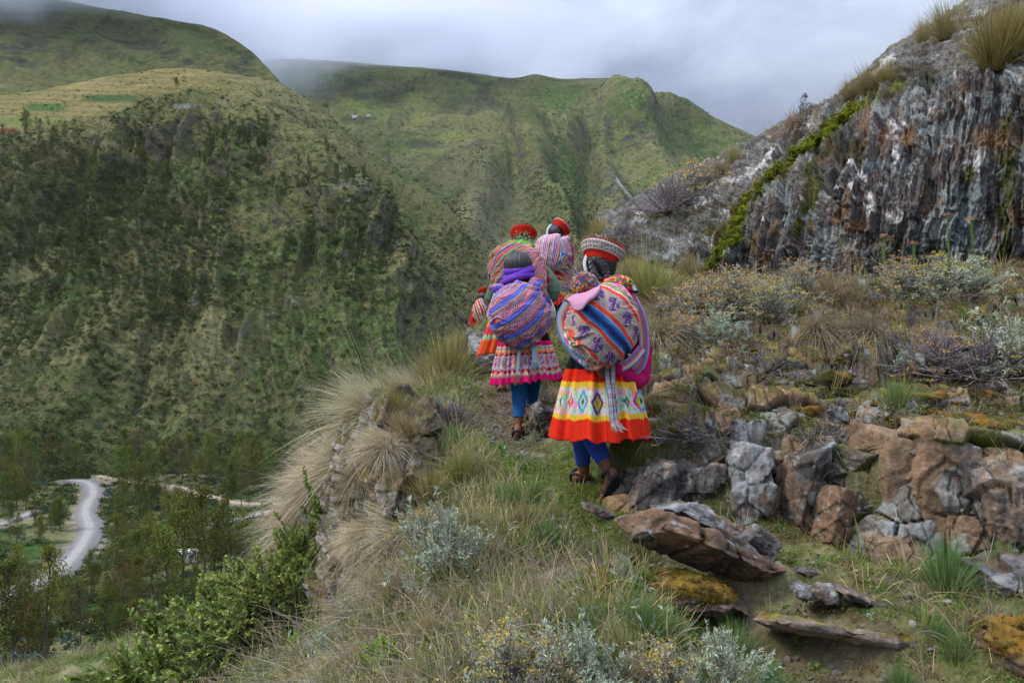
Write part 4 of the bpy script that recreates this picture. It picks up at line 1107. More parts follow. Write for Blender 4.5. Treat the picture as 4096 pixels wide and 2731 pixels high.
tall = (rs.uniform(0, 1, len(i)) < 0.32 * wooded); idx = np.where(tall, np.where(rs.uniform(0, 1, len(i)) < 0.5, 6, 7), idx)
sc = rs.uniform(0.7, 2.3, len(i)) ** 1.35 * np.where(idx == 3, 0.75, 1.0) * np.where(tall, 1.35, 1) * np.where(fg[i] > 5.15, 0.75, 1)
scatter('scrub', pp - (0, 0, 0.2), rot_up(len(i), rs), sc, idx, far_protos, 'dark and olive scrub and small trees covering the far slope')
# pale grass tufts between them
dn = vis * area * (0.5 + sstep(-0.2, 0.4, -clus)) * onface
i = dens_pick(14000, dn)
scatter('hillside_grass', flatHP[i] - (0, 0, 0.1), rot_up(len(i), rs), rs.uniform(0.5, 1.3, len(i)), np.where(rs.uniform(0, 1, len(i)) < 0.8, 0, 1), [far_protos[3], far_protos[2]], 'pale tufts of grass on the far slope')
# valley floor scrub
n = 26000
vx = rs.uniform(-330, 40, n); vy = rs.uniform(90, 400, n)
k = (vrd(vx, vy) > 1.5) & (fbm(vx / 18, vy / 18, 0, 3, 640) + rs.uniform(-.4, .4, n) > -0.12)
vx, vy = vx[k], vy[k]
qq = rs.uniform(0, 1, len(vx))
scatter('undergrowth', np.stack([vx, vy, vz(vx, vy) - 0.2], -1), rot_up(len(vx), rs), rs.uniform(0.6, 1.9, len(vx)) * (1 + .5 * (fbm(vx / 9, vy / 9, 0, 2, 641) > .1)), np.where(qq < .3, 0, np.where(qq < .5, 2, np.where(qq < 0.72, 4, np.where(qq < .85, 1, 3)))), far_protos, 'bushes and blue-green saplings covering the valley floor')
# head of the valley
ffu, ffv = Fu, Fv
far2 = fbm(FP[..., 0] / 70, FP[..., 2] / 50, 0, 4, 660)
dn = (Fgv < 6.9) * (Fu < 780) * (Fu > 265) * np.linalg.norm(np.cross(np.gradient(FP, axis=0), np.gradient(FP, axis=1)), axis=-1) * (0.06 + np.exp(-(segd(Fu, Fv, [(560,190),(590,240),(620,290)]) / 30) ** 2) * 1.2 + np.exp(-(segd(Fu, Fv, [(400,190),(470,250),(500,320)]) / 20) ** 2) * 1.0 + 0.25 * sstep(0.1, 0.5, far2))
i = dens_pick(9000, dn)
fp = FP.reshape(-1, 3)[i]
scatter('distant_scrub', fp, rot_up(len(i), rs), rs.uniform(1.0, 3.4, len(i)), rs.randint(0, 3, len(i)), far_protos[:3], 'dots of dark scrub on the mountain at the head of the valley')
# ================================================================ single rocks
def ico(sub):
    bm = bmesh.new(); bmesh.ops.create_icosphere(bm, subdivisions=sub, radius=1.0)
    V = np.array([v.co[:] for v in bm.verts]); Fc = np.array([[v.index for v in f.verts] for f in bm.faces]); bm.free()
    return V, Fc
LASTM = []
ICO = {s_: ico(s_) for s_ in (3, 4, 5, 6)}
PAL = {
 'tan':   ((0.175, 0.122, 0.078), (0.12, 0.098, 0.078), (0.21, 0.14, 0.085)),
 'grey':  ((0.115, 0.108, 0.105), (0.19, 0.185, 0.18), (0.13, 0.09, 0.06)),
 'brown': ((0.115, 0.08, 0.056), (0.175, 0.11, 0.068), (0.075, 0.068, 0.064)),
 'schist':((0.10, 0.09, 0.082), (0.20, 0.15, 0.11), (0.045, 0.04, 0.038)),
 'dark':  ((0.060, 0.050, 0.040), (0.10, 0.085, 0.07), (0.035, 0.03, 0.026)),
 'moss':  ((0.060, 0.045, 0.022), (0.12, 0.095, 0.05), (0.04, 0.032, 0.02)),
}
def rock_mesh(name, size, seed, pal='grey', sub=6, bed=(0, 0, 1), layers=0.0, moss=0.0, lichen=0.3, mosscol=(0.14, 0.13, 0.02), rough=1.0, cracks=(), stretch=None, boxy=0.8, nplanes=9, lsc=18, frac=1.0):
    rs = np.random.RandomState(seed)
    D, Fc = ICO[sub]
    D = D / np.linalg.norm(D, axis=1, keepdims=True)
    pl = []
    for ax in range(3):
        for s_ in (-1, 1):
            n = np.zeros(3); n[ax] = s_; n += rs.normal(0, 0.16, 3); pl.append((n / np.linalg.norm(n), rs.uniform(0.85, 1.0) * boxy + (1 - boxy)))
    for _ in range(nplanes):
        n = rs.normal(0, 1, 3); n /= np.linalg.norm(n); pl.append((n, rs.uniform(0.95, 1.22)))
    q = np.full(len(D), 1e9)
    acc = 0
    for n, h in pl:
        t = h / np.maximum(D @ n, 1e-3)
        acc = acc + t ** -70.0
    r_ = acc ** (-1 / 70.0)
    V = D * r_[:, None] * np.array(size) / 2
    # normals for displacement
    Nn = D / np.array(size); Nn /= np.linalg.norm(Nn, axis=1, keepdims=True)
    m_ = min(size); b = np.array(bed, float); b /= np.linalg.norm(b)
    o_ = rs.uniform(0, 50, 3)
    W = V + o_
    if stretch is not None: Wst = W * np.array(stretch)
    else: Wst = W
    hb = W @ b
    d_ = 0.10 * m_ * fbm(*(W.T * (1.2 / m_)), 3, seed) + rough * 0.012 * fbm(*(Wst.T * 16), 4, seed + 3, 0.6, ridged=True)
    if layers:
        lb = hb * 38 + 1.5 * fbm(*(W.T * 6), 2, seed + 5)
        side = 1 - np.abs(Nn @ b) ** 2
        stp = noise(np.floor(lb) + 0.5, seed * 1.7 + 0.3 * np.floor(fbm(*(W.T * 5), 1, seed) * 2), 0.0, seed)
        d_ = d_ + layers * side * (stp * 0.5 + 0.2 * noise(lb * 2, 0.0, 0.0, seed + 1))
    big = max(size); kf = 3.2 / big
    fa, fb, fid, fx, fy = voronoi(W[:, 0] * kf + .3 * noise(*(W.T * 7), 3), (W[:, 2] + .6 * W[:, 1]) * kf * 1.15, seed % 97)
    fc = 1 - sstep(0.0, 0.09, fb - fa)
    d_ = d_ + (frac * m_) * (0.10 * fid + 0.13 * fx * np.sin(fid * 40) + 0.10 * fy * np.cos(fid * 50)) - frac * 0.035 * m_ * fc
    V = V + Nn * d_[:, None]
    for (cn, ch, w_, dp) in cracks:      # cracks as real grooves
        cn = np.array(cn, float); cn /= np.linalg.norm(cn)
        g = np.exp(-((V @ cn - ch + 0.25 * m_ * 0.12 * fbm(*(W.T * 8), 2, seed + 8)) / w_) ** 2)
        V = V - Nn * (dp * g)[:, None]
    c1, c2, c3 = [np.array(k) for k in PAL[pal]]
    n1 = fbm(*(Wst.T * 4.5), 4, seed + 11); n2 = fbm(*(Wst.T * 14), 4, seed + 12, 0.6); n3 = fbm(*(W.T * 60), 3, seed + 13)
    c = np.zeros(V.shape) + c1
    c = mixc(c, c2, sstep(-0.05, 0.35, n1 + 0.25 * n2)); c = mixc(c, c3, sstep(0.0, 0.4, -n1 + 0.35 * n2))
    c = c * (1 + 0.35 * n2 + 0.25 * n3)[:, None]
    c = mixc(c, (0.03, 0.026, 0.022), sstep(0.30, 0.5, n2 - 0.3 * n3) * 0.6)
    if layers:
        c = c * (1 + 0.35 * noise(hb * 60, 0.5 * n1, 0.0, seed + 4) * (1 - np.abs(Nn @ b) ** 2))[:, None]
    c = c * (1 + .28 * fid)[:, None]; c = mixc(c, (0.03, 0.026, 0.018), fc * .75)
    if lichen:
        l1 = fbm(*(W.T * lsc), 5, seed + 21, 0.65)
        c = mixc(c, (0.27, 0.30, 0.295), sstep(0.46 - 0.45 * lichen, 0.56 - 0.45 * lichen, l1 + 0.15 * n3) * 0.65)
        l2 = fbm(*(W.T * 34), 3, seed + 22)
        c = mixc(c, (0.40, 0.40, 0.38), sstep(0.50 - 0.2 * lichen, 0.6 - 0.2 * lichen, l2) * 0.7 * sstep(0.0, 0.3, n1))
    if moss:
        mm = sstep(1.05 - moss, 1.35 - moss, Nn[:, 2] + 0.45 * fbm(*(W.T * 6), 4, seed + 31))
        LASTM.append((V.copy(), mm > .55))
        V = V + Nn * (mm * (0.010 + 0.012 * n3 + 0.010 * n2))[:, None]
        mc = np.zeros(V.shape) + mosscol
        mc = mixc(mc, np.array(mosscol) * 0.35, sstep(-0.3, 0.3, n2 + .5 * n3)); mc = mixc(mc, (0.20, 0.10, 0.012), sstep(-0.05, 0.4, fbm(*(W.T * 11), 3, seed + 32)) * 0.7); mc = mixc(mc, (0.07, 0.085, 0.012), sstep(0.1, 0.4, fbm(*(W.T * 7), 3, seed + 33)) * 0.7)
        c = c * (1 - mm[:, None]) + mc * mm[:, None]
    for (cn, ch, w_, dp) in cracks:
        cn = np.array(cn, float); cn /= np.linalg.norm(cn)
        c = mixc(c, (0.03, 0.028, 0.015), np.exp(-((V @ cn - ch) / (w_ * 1.1)) ** 2) * 0.75)
    return mesh_np(name, V, Fc, M['rock'], c)
RSEED = [1000]
MOSSPTS = []
def rock(box, label, pal='grey', rz=0.0, tilt=0.0, depth=None, Y=None, name='rock', sink=0.0, roll=0.0, cat='rock', group=None, fr=0.35, grow=1.16, **kw):
    """box: where its outline lies in the picture (u0, v0, u1, v1); it stands on the ground it hides"""
    a, b, c_, d_ = box
    RSEED[0] += 1
    if Y is None or Y < 0:
        off = Y or 0.04
        h = hit((a + c_) / 2, d_ - 1)
        Y = h.y if h else 5
        Y += off
    w = (c_ - a) / F * Y * grow; hh = (d_ - b) / F * Y * grow
    if tilt:   # length and thickness of the tilted slab from its outline
        ct, st_ = abs(math.cos(tilt)), abs(math.sin(tilt))
        det = ct * ct - st_ * st_
        L_ = (w * ct - hh * st_) / det; T_ = (hh * ct - w * st_) / det
        T_ = max(T_, hh * 0.28); w, hh = L_, T_
    dpt = depth if depth else 0.8 * min(w, hh) + 0.1
    ctr = px((a + c_) / 2, (b + d_) / 2, Y + dpt * fr)
    me = rock_mesh(name, (w, dpt, hh), RSEED[0], pal, **kw)
    o = obj(name, me, None, ctr - Vector((0, 0, sink)), (roll, tilt, rz))
    if LASTM:
        Vm, mk = LASTM.pop()
        if kw.get('moss', 0) >= .3 and mk.any():
            Vw = Vm[mk] @ euler_np(roll, tilt, rz).T + np.array(ctr)
            MOSSPTS.append(Vw[:: (1 if kw.get('sub', 6) < 6 else 3)])
    tag(o, label, cat, group)
    return o
# the slabs by the path, lower right
rock((634,510,776,590), 'long brown slab tipped up at its left end, the largest tilted slab beside the path', 'brown', 0.1, R(24), 0.30, 3.35, 'slab', layers=0.022, bed=(0, 0.25, 1), lichen=0.15, boxy=0.9, roll=-0.5, cracks=(((1, 0.2, 0), -0.12, 0.008, 0.03), ((1, -0.1, 0.3), 0.10, 0.006, 0.02)), moss=0.0)
rock((664,503,756,548), 'grey upper slab lying on the back of the largest tilted slab', 'grey', 0.1, R(24), 0.20, 3.62, 'slab', layers=0.02, lichen=0.35, roll=-0.35, moss=0.1, mosscol=(0.25, 0.2, 0.03))
rock((634,513,668,545), 'dark orange-stained block at the raised left end of the largest slab', 'brown', 0.2, R(12), 0.2, 3.38, 'rock', layers=0.012, lichen=0.12, roll=-0.3, sub=5)
rock((688,505,712,516), 'small grey stone on the upper edge of the tilted slabs', 'grey', 0.1, R(10), None, 3.75, 'stone', sub=5)
rock((663,502,684,514), 'small dark stone standing up behind the tilted slabs', 'grey', -0.2, R(-15), None, 3.75, 'stone', sub=5)
rock((738,524,782,566), 'narrow grey slab edge parallel to the tilted slab, on its right', 'schist', 0.1, R(38), 0.10, 3.55, 'slab', layers=0.014, lichen=0.4, sub=5)
rock((718,530,762,566), 'pale thin slab between the largest tilted slab and the narrow one', 'grey', 0.1, R(36), 0.10, 3.45, 'slab', layers=0.014, lichen=0.4, sub=5)
rock((588,580,668,618), 'flat stone cushioned with orange moss, left of the two moss-covered stones', 'grey', 0.1, R(10), 0.28, 3.18, 'slab', layers=0.02, moss=0.55, mosscol=(0.15, 0.11, 0.02), lichen=0.3)
rock((655,578,728,612), 'flat stone under rust-orange moss below the tilted slab, right of the other mossy stone', 'brown', 0.0, R(8), 0.26, 3.2, 'slab', layers=0.02, moss=0.6, mosscol=(0.17, 0.11, 0.015), lichen=0.1)
rock((777,620,936,654), 'long layered slab with orange moss on its left end, near the lower right corner', 'schist', 0.05, R(11), 0.24, 2.92, 'slab', layers=0.032, lichen=0.15, moss=0.2, mosscol=(0.2, 0.16, 0.02), boxy=0.92, roll=-0.3)
rock((794,584,816,597), 'left one of two squared stones sitting in the turf', 'grey', 0.1, R(12), None, 3.15, 'stone', sub=5, lichen=0.15, moss=0.1, boxy=0.95)
rock((814,586,838,600), 'right one of two squared stones sitting in the turf', 'grey', -0.1, R(8), None, 3.15, 'stone', sub=5, lichen=0.15, boxy=0.95)
rock((838,586,880,608), 'dark wedge of slate right of the two squared stones', 'schist', 0.1, R(26), 0.10, 3.12, 'slab', sub=5, layers=0.012)
rock((880,603,916,617), 'thin slate fragment behind the long layered slab', 'schist', 0.1, R(14), 0.08, 3.08, 'slab', sub=5, layers=0.01)
rock((800,568,830,580), 'thin grey slate lying in the grass above the two squared stones', 'schist', 0.1, R(14), 0.08, 3.4, 'slab', sub=5, layers=0.01)
rock((832,570,852,580), 'small slate chip right of the thin grey slate', 'grey', 0.3, R(14), 0.06, 3.4, 'slab', sub=5, layers=0.01)
rock((862,576,886,587), 'pale flat stone on the bare turf under the rock wall', 'grey', 0.1, 0.0, None, 3.3, 'stone', sub=5, lichen=0.4)
rock((968,614,1012,648), 'square brown block at the right edge, left of the mossy corner boulder', 'brown', 0.1, R(6), 0.2, 2.95, 'rock', layers=0.02, lichen=0.05)
rock((984,622,1060,700), 'boulder in the lower right corner capped with thick orange moss', 'brown', 0.2, R(-10), 0.35, 2.75, 'boulder', lichen=0.15, moss=0.55, mosscol=(0.17, 0.11, 0.015), rough=1.6)
rock((975,553,1040,604), 'blue-grey rock at the right edge under the swirled rock', 'grey', 0.2, R(-8), 0.3, 3.2, 'rock', lichen=0.1, layers=0.01)
rock((583,502,612,518), 'thin grey slate lying at the path edge below the nearest walker', 'grey', 0.1, R(22), 0.1, 3.95, 'slab', sub=5, layers=0.01)
# the low rock wall right of the path: one fractured ledge, its biggest blocks are rocks of their own
def ledge(cols_, label, nr, kx, kz, sd, mo, ypad=.06):
    WL = []
    for u_, vb_, vt_ in cols_:
        h_ = hit(min(u_, 1020), vb_) if mo else base_hit(min(u_, 1060), vb_)
        Yb = (h_.y if mo else h_[1]) + ypad
        WL.append((u_, [(vb_ + 14, Yb - .02), (vb_ - 2, Yb), ((vb_ + vt_) / 2, Yb + .06), (vt_ + 5, Yb + .12), (vt_, Yb + .20), (vt_ - 3, Yb + .34), (vt_ + (4 if mo else 1), Yb + .60)]))
    P = None
    P = net(WL, nr, 620); gu, gv = net_uv(WL, nr, 620)
    Nn = gnormals(P)
    if Nn[nr // 3, 300, 1] > 0: Nn = -Nn
    x, y, z = P[..., 0], P[..., 1], P[..., 2]
    wx_ = x + .25 * z + .03 * fbm(x * 5, z * 5, 0, 3, 60); wz2 = z + y * .8 + .03 * fbm(x * 6, z * 6, 3, 3, 61)
    f1, f2, idv, ox, oy = voronoi(wx_ * kx, wz2 * kz, 62 + sd); g1, g2, idw, qx, qy = voronoi(wx_ * 12, wz2 * 9, 63 + sd)
    d_ = 0.055 * idv + .07 * ox * _h(np.floor(idv * 99), np.zeros_like(x), np.zeros_like(x), 5) + .05 * oy * idv - .05 * (1 - sstep(0.0, .10, f2 - f1)) + .018 * idw - .015 * (1 - sstep(0, .12, g2 - g1)) + .012 * fbm(x * 16, z * 16, y * 16, 4, 64, .6, ridged=True)
    P = P + Nn * (d_ * sstep(0, .6, gv) * (1 - .5 * sstep(4.6, 5.4, gv)))[..., None]
    Nn = gnormals(P)
    if Nn[nr // 3, 300, 1] > 0: Nn = -Nn
    n1 = fbm(x * 5, z * 5, y * 5, 4, 65); n2 = fbm(x * 16, z * 10, y * 16, 4, 66, .6); n3 = fbm(x * 60, z * 60, y * 60, 3, 67)
    pal_ = np.array([(0.24, 0.16, 0.09), (0.15, 0.135, 0.115), (0.19, 0.13, 0.085), (0.20, 0.185, 0.16), (0.13, 0.11, 0.085), (0.27, 0.18, 0.10)])
    c = pal_[np.clip(((idv + 1) * 3).astype(int), 0, 5)]
    c = mixc(c, (0.08, 0.07, 0.06), sstep(0, .4, n1) * .5); c = c * (1 + .4 * n2 + .3 * n3)[..., None]
    c = mixc(c, (0.27, 0.30, 0.29), sstep(.12, .25, fbm(x * 9, z * 9, y * 9, 5, 68, .65)) * .6)
    c = mixc(c, (0.025, 0.022, 0.014), (1 - sstep(0.0, .09, f2 - f1)) * .85)
    mm = sstep(.45 - mo, .75 - mo, Nn[..., 2] + .35 * n1) * sstep(2.2 - 2 * mo, 4.2 - 3 * mo, gv); mm = np.maximum(mm, (1 - sstep(0.02, .2, f2 - f1)) * sstep(.0, .3, n1) * .8)
    mc = np.zeros(P.shape) + (0.07, 0.055, 0.016); mc = mixc(mc, (0.16, 0.14, 0.022), sstep(0, .4, n2)); mc = mixc(mc, (0.09, 0.11, 0.02), sstep(.1, .4, n1))
    c = c * (1 - mm[..., None]) + mc * mm[..., None]
    o = grid_obj('rock_ledge', P, M['rock'], c, flip=True)
    tag(o, label, 'rock ledge', kind='thing')
ledge(((612,500,474),(634,520,462),(680,526,452),(720,528,444),(776,532,442),(818,542,448),(850,552,450),(880,560,440),(910,566,432),(960,572,432),(1010,577,436),(1070,580,440),(1130,584,440)), 'long low ledge of fractured brown and grey rock along the right of the path', 200, 4.6, 5.2, 0, 0)
ledge(((640,424,410),(672,434,404),(712,440,398),(760,438,396),(806,432,398),(850,424,398),(900,416,398),(960,410,390),(1020,408,386),(1080,408,384)), 'middle ledge of brown bedrock with mossy top on the bank above the wall', 120, 5.0, 7.0, 7, .25, .0)
ledge(((650,392,378),(690,398,374),(730,394,366),(780,388,360),(830,382,358),(880,374,354),(940,366,348),(1000,362,344),(1060,360,342)), 'upper ledge of dark mossy bedrock just under the dry tussocks', 120, 5.5, 7.5, 15, .35, .0)
G_ = None
rock((948,458,1050,566), 'tall swirled brown and grey rock at the right end of the wall', 'schist', 0.1, R(4), 0.5, -0.03, 'boulder', fr=0.50, grow=1.06, frac=.5, stretch=(2.2, 2, 0.5), rough=2.4, lichen=0.12, moss=0.1)
rock((900,424,966,562), 'tall smooth tan boulder, right half of the cracked pair in the wall', 'tan', -0.25, 0, 0.5, -0.03, 'boulder', fr=0.50, grow=1.06, lichen=0.12, rough=1.0, boxy=0.72, frac=.22, cracks=(((0.3, 0, 1), -0.06, 0.006, 0.012),), nplanes=12)
rock((852,424,915,556), 'tall smooth tan boulder, left half of the cracked pair in the wall', 'tan', 0.22, R(-4), 0.5, -0.03, 'boulder', fr=0.50, grow=1.06, lichen=0.15, rough=1.0, boxy=0.72, frac=.22, nplanes=12)
rock((866,535,920,566), 'low rounded tan block at the foot of the cracked boulders', 'tan', 0.0, 0, 0.25, -0.03, 'rock', fr=0.50, grow=1.06, frac=.5, lichen=0.05, rough=0.7)
rock((816,456,862,492), 'angular grey-brown block with moss in its joints, left of the tan boulders', 'grey', 0.1, R(-6), 0.35, -0.03, 'rock', fr=0.50, grow=1.06, frac=.5, lichen=0.15, moss=0.05, boxy=0.95)
rock((812,486,866,548), 'lower brown block streaked with moss, left of the tan boulders', 'brown', -0.1, R(3), 0.35, -0.03, 'rock', fr=0.50, grow=1.06, frac=.5, lichen=0.25, moss=0.1, boxy=0.9)
rock((772,446,818,532), 'upright block with round blue-grey lichen spots in the middle of the wall', 'brown', 0.1, R(2), 0.4, -0.03, 'rock', fr=0.50, grow=1.06, frac=.5, lichen=0.55, boxy=0.92, stretch=(2, 2, 0.7))
rock((726,440,776,528), 'upright block almost covered with pale blue-grey lichen', 'grey', -0.1, R(-3), 0.4, -0.03, 'rock', fr=0.50, grow=1.06, frac=.5, lichen=0.95, boxy=0.92, stretch=(2, 2, 0.7))
rock((634,456,722,522), 'broad vertically streaked boulder nearest to the walker on the path', 'schist', 0.15, R(5), 0.4, -0.03, 'boulder', fr=0.50, grow=1.06, frac=.5, lichen=0.25, rough=2.0, stretch=(3, 3, 0.5), moss=0.05)
rock((686,436,732,470), 'lumpy grey block behind the streaked boulder', 'grey', 0.1, R(12), 0.35, -0.03, 'rock', fr=0.50, grow=1.06, frac=.5, lichen=0.5, moss=0.2)
rock((620,432,700,470), 'dark mossy rock beside the red skirt of the nearest walker', 'moss', 0.1, R(-6), 0.5, 4.85, 'rock', lichen=0.05, moss=0.45, rough=2.0)
rock((718,394,762,434), 'tan fractured block on the bank above the lichen-covered block', 'tan', 0.1, R(-8), 0.35, 4.95, 'rock', lichen=0.2, boxy=0.95, moss=0.15, stretch=(2, 2, 0.6))
rock((790,388,842,414), 'tan block half buried in dark moss in the middle of the bank', 'tan', -0.1, 0, 0.35, 5.05, 'rock', lichen=0.12, boxy=0.95, moss=0.35, mosscol=(0.06, 0.045, 0.015))
rock((793,366,862,390), 'flat moss-topped rock with an orange face on the upper bank', 'tan', 0.1, R(-3), 0.5, 5.35, 'rock', lichen=0.3, moss=0.5, layers=0.02)
rock((730,356,798,388), 'dark mossy rock with pale quartz flecks on the upper bank', 'moss', 0.1, R(-4), 0.5, 5.45, 'rock', lichen=0.35, moss=0.55)
rock((636,374,672,406), 'brown splintered rock right of the bundle of the nearest walker', 'brown', 0.1, R(10), 0.35, 5.15, 'rock', stretch=(3, 3, 0.5), rough=2.0, lichen=0.2)
rock((912,366,958,390), 'pale grey lichened rock beside the bright green grass tuft', 'grey', 0.1, R(-5), 0.35, 5.0, 'rock', lichen=0.7)
rock((948,414,1050,452), 'dark slab with a mossy upper edge right of the tan boulders', 'dark', 0.05, R(8), 0.4, 4.3, 'slab', lichen=0.2, moss=0.4, layers=0.02)
rock((872,398,896,424), 'small dark block on the bank left of the green grass tuft', 'dark', 0.1, 0, 0.25, 4.75, 'rock', sub=5, lichen=0.1)
rock((800,436,858,452), 'low flat lichened stone on top of the wall', 'grey', 0.1, R(3), 0.3, 4.35, 'slab', sub=5, lichen=0.5, moss=0.3)
rock((850,452,876,470), 'small block in the notch left of the tan boulders', 'moss', 0.1, 0, 0.3, 4.15, 'rock', sub=5, moss=0.3)
rock((674,398,716,420), 'small brown rock in dark moss above the streaked boulder', 'brown', 0.1, R(-10), 0.3, 5.0, 'rock', sub=5, moss=0.3, lichen=0.2)
rock((900,322,936,344), 'dark rock on the upper bank behind the dry tussock', 'dark', 0.1, R(15), 0.3, 6.3, 'rock', lichen=0.2, moss=0.1)
for (a, b, w_, h_) in ((744,470,14,8),(700,384,12,8),(765,420,14,9),(846,420,12,8),(668,418,14,8),(770,395,13,7),(910,405,12,7),(940,396,13,8),(880,378,12,7),(712,372,12,7),(650,415,10,7),(985,400,14,8)):
    rock((a, b, a + w_, b + h_), 'fist-sized stone lying in the moss of the bank', rnd.choice(['grey', 'tan', 'schist', 'dark']), rnd.uniform(-1, 1), rnd.uniform(-.3, .3), None, None, 'stone', sub=4, lichen=0.4, moss=0.2, group='small stones on the mossy bank')
for i in range(60):
    a, b = rnd.uniform(650, 1005), rnd.uniform(338, 430)
    w_, h_ = rnd.uniform(16, 56), rnd.uniform(7, 17)
    rock((a, b, a + w_, b + h_), 'low rock fragment half buried in the moss and litter of the bank', rnd.choice(['grey', 'tan', 'schist', 'dark', 'moss', 'brown']), rnd.uniform(-.6, .6), rnd.uniform(-.2, .25), rnd.uniform(.12, .3), None, 'rock_fragment', sub=4, lichen=rnd.uniform(.1, .5), moss=rnd.uniform(.1, .6), mosscol=(.09, .075, .018), group='rock fragments half buried in the bank', fr=.25)
# beside and beyond the path
rock((468,332,502,380), 'rounded grey rock mound left of the path behind the second walker', 'grey', 0.1, R(-20), 0.9, 8.4, 'boulder', lichen=0.35, moss=0.1, rough=3)
rock((500,346,560,384), 'grey rock slope beside the path, seen between the two near walkers', 'schist', 0.1, R(8), 0.8, 8.2, 'boulder', lichen=0.3, rough=3)
rock((533,404,560,432), 'knobbly dark and white rock on the path edge behind the second walker', 'schist', 0.1, R(-14), 0.3, 6.1, 'rock', lichen=0.55, moss=0.3, rough=2)
rock((576,300,600,350), 'grey rock face behind the nearest walker on the left of her head', 'grey', 0.1, R(-10), 0.5, 8.9, 'rock', lichen=0.4, rough=3)
# the cliff left of the path
CL = [(296, [(668,5.6),(625,5.75),(585,5.95),(545,6.15),(512,6.35),(500,6.7),(505,7.0)]),
 (316, [(652,5.15),(610,5.22),(568,5.40),(528,5.62),(494,5.85),(476,6.2),(478,6.7)]),
 (342, [(618,4.95),(575,4.96),(532,5.08),(490,5.25),(452,5.48),(430,5.85),(428,6.5)]),
 (368, [(600,4.72),(556,4.80),(514,4.95),(472,5.14),(434,5.38),(410,5.75),(408,6.5)]),
 (394, [(572,4.66),(535,4.76),(496,4.92),(458,5.12),(424,5.38),(402,5.8),(402,6.6)]),
 (420, [(535,4.86),(505,4.96),(476,5.12),(448,5.34),(422,5.60),(406,6.0),(404,6.8)]),
 (446, [(510,5.4),(490,5.5),(468,5.6),(444,5.8),(424,6.1),(412,6.5),(410,7.0)])]
P = net(CL, 340, 300); gu, gv = net_uv(CL, 340, 300)
Nn = gnormals(P)
if Nn[100, 150, 1] > 0: Nn = -Nn
x, y, z = P[..., 0], P[..., 1], P[..., 2]
sx = x + .2 * z + .04 * fbm(x * 4, z * 4, 0, 3, 80)
f1, f2, idv, ox, oy = voronoi(sx * 7, z * 4.5, 81); g1, g2, idw, qx, qy = voronoi(x * 20, z * 18, 82)
d_ = .05 * idv + .05 * ox * np.sin(idv * 40) - .03 * (1 - sstep(0, .1, f2 - f1)) + .022 * (1 - g1) + .02 * idw + .07 * fbm(sx * 5, z * 1.6, 0, 4, 83, .6, ridged=True) + .02 * fbm(x * 20, z * 16, y * 20, 3, 84, .6, ridged=True)
edge_ = sstep(0, .8, gu) * (1 - sstep(5.2, 6, gu))
P = P + Nn * (d_ * edge_)[..., None]
Nn = gnormals(P)
if Nn[100, 150, 1] > 0: Nn = -Nn
u, v = proj(P)
n1 = fbm(x * 5, z * 5, y * 5, 4, 85); n2 = fbm(x * 15, z * 11, y * 15, 4, 86, .6); n3 = fbm(x * 60, z * 60, y * 60, 3, 87)
c = np.zeros(P.shape) + (0.19, 0.135, 0.095)
c = mixc(c, (0.12, 0.105, 0.09), sstep(-.1, .3, n1)); c = mixc(c, (0.26, 0.18, 0.12), sstep(.0, .4, -n1 + .3 * n2) * .7)
c = mixc(c, (0.42, 0.39, 0.35), sstep(.15, .5, idw + .6 * n2) * .55 * (u < 385)); c = mixc(c, (0.27, 0.28, 0.27), sstep(.15, .35, fbm(x * 9, z * 9, y * 9, 4, 88)) * .5)
c = mixc(c, (0.035, 0.028, 0.022), sstep(.55, .9, g1) * .8); c = mixc(c, (0.03, 0.026, 0.02), (1 - sstep(0, .1, f2 - f1)) * .7)
c = c * (.85 + .4 * n2 + .3 * n3)[..., None]
om = np.exp(-(segd(u, v, [(382, 418), (372, 445), (362, 470)]) / 9) ** 2) + np.exp(-(segd(u, v, [(325, 575), (316, 600), (306, 632)]) / 8) ** 2) + .6 * np.exp(-(segd(u, v, [(400, 405), (425, 408)]) / 6) ** 2)
c = mixc(c, (0.24, 0.15, 0.018), np.clip(om * 1.2, 0, 1) * sstep(-.3, .15, n2))
mm = sstep(.55, .8, Nn[..., 2] + .3 * n1); c = c * (1 - mm[..., None]) + (np.zeros(P.shape) + (0.09, 0.08, 0.03)) * mm[..., None]
CLP, CLU, CLV = P, u, v
o = grid_obj('cliff', P, M['rock'], c, flip=True)
tag(o, 'crumbly brown cliff with pale pebbles and orange moss dropping away left of the path', 'cliff', kind='thing')
# small white house far off and the one in the trees
def house(u, v, Y, w, h, label, roofc=(0.35, 0.33, 0.3), P0=None):
    p = px(u, v, Y) if P0 is None else P0
    t = empty('house', p, 0.3); tag(t, label, 'house')
    b = Bag()
    V = np.array([(-w, -w * .6, -h), (w, -w * .6, -h), (w, w * .6, -h), (-w, w * .6, -h), (-w, -w * .6, h), (w, -w * .6, h), (w, w * .6, h), (-w, w * .6, h)])
    b.add(V, [[0, 1, 5, 4], [1, 2, 6, 5], [2, 3, 7, 6], [3, 0, 4, 7], [4, 5, 6, 7]], (0.72, 0.72, 0.70))
    obj('wall', b.mesh('house_wall', M['plain'], False), t)
    r_ = Bag(); e = 1.15
    V = np.array([(-w * e, -w * .7, h), (w * e, -w * .7, h), (w * e, w * .7, h), (-w * e, w * .7, h), (-w * e, 0, h * 1.7), (w * e, 0, h * 1.7)])
    r_.add(V, [[0, 1, 5, 4], [2, 3, 4, 5], [3, 2, 1, 0]], roofc); r_.add(V, [[0, 4, 3], [1, 2, 5]], roofc)
    obj('roof', r_.mesh('house_roof', M['plain'], False), t)
q = int(np.argmin((Fu - 355) ** 2 + (Fv - 118) ** 2)); hp = FP.reshape(-1, 3)[q]
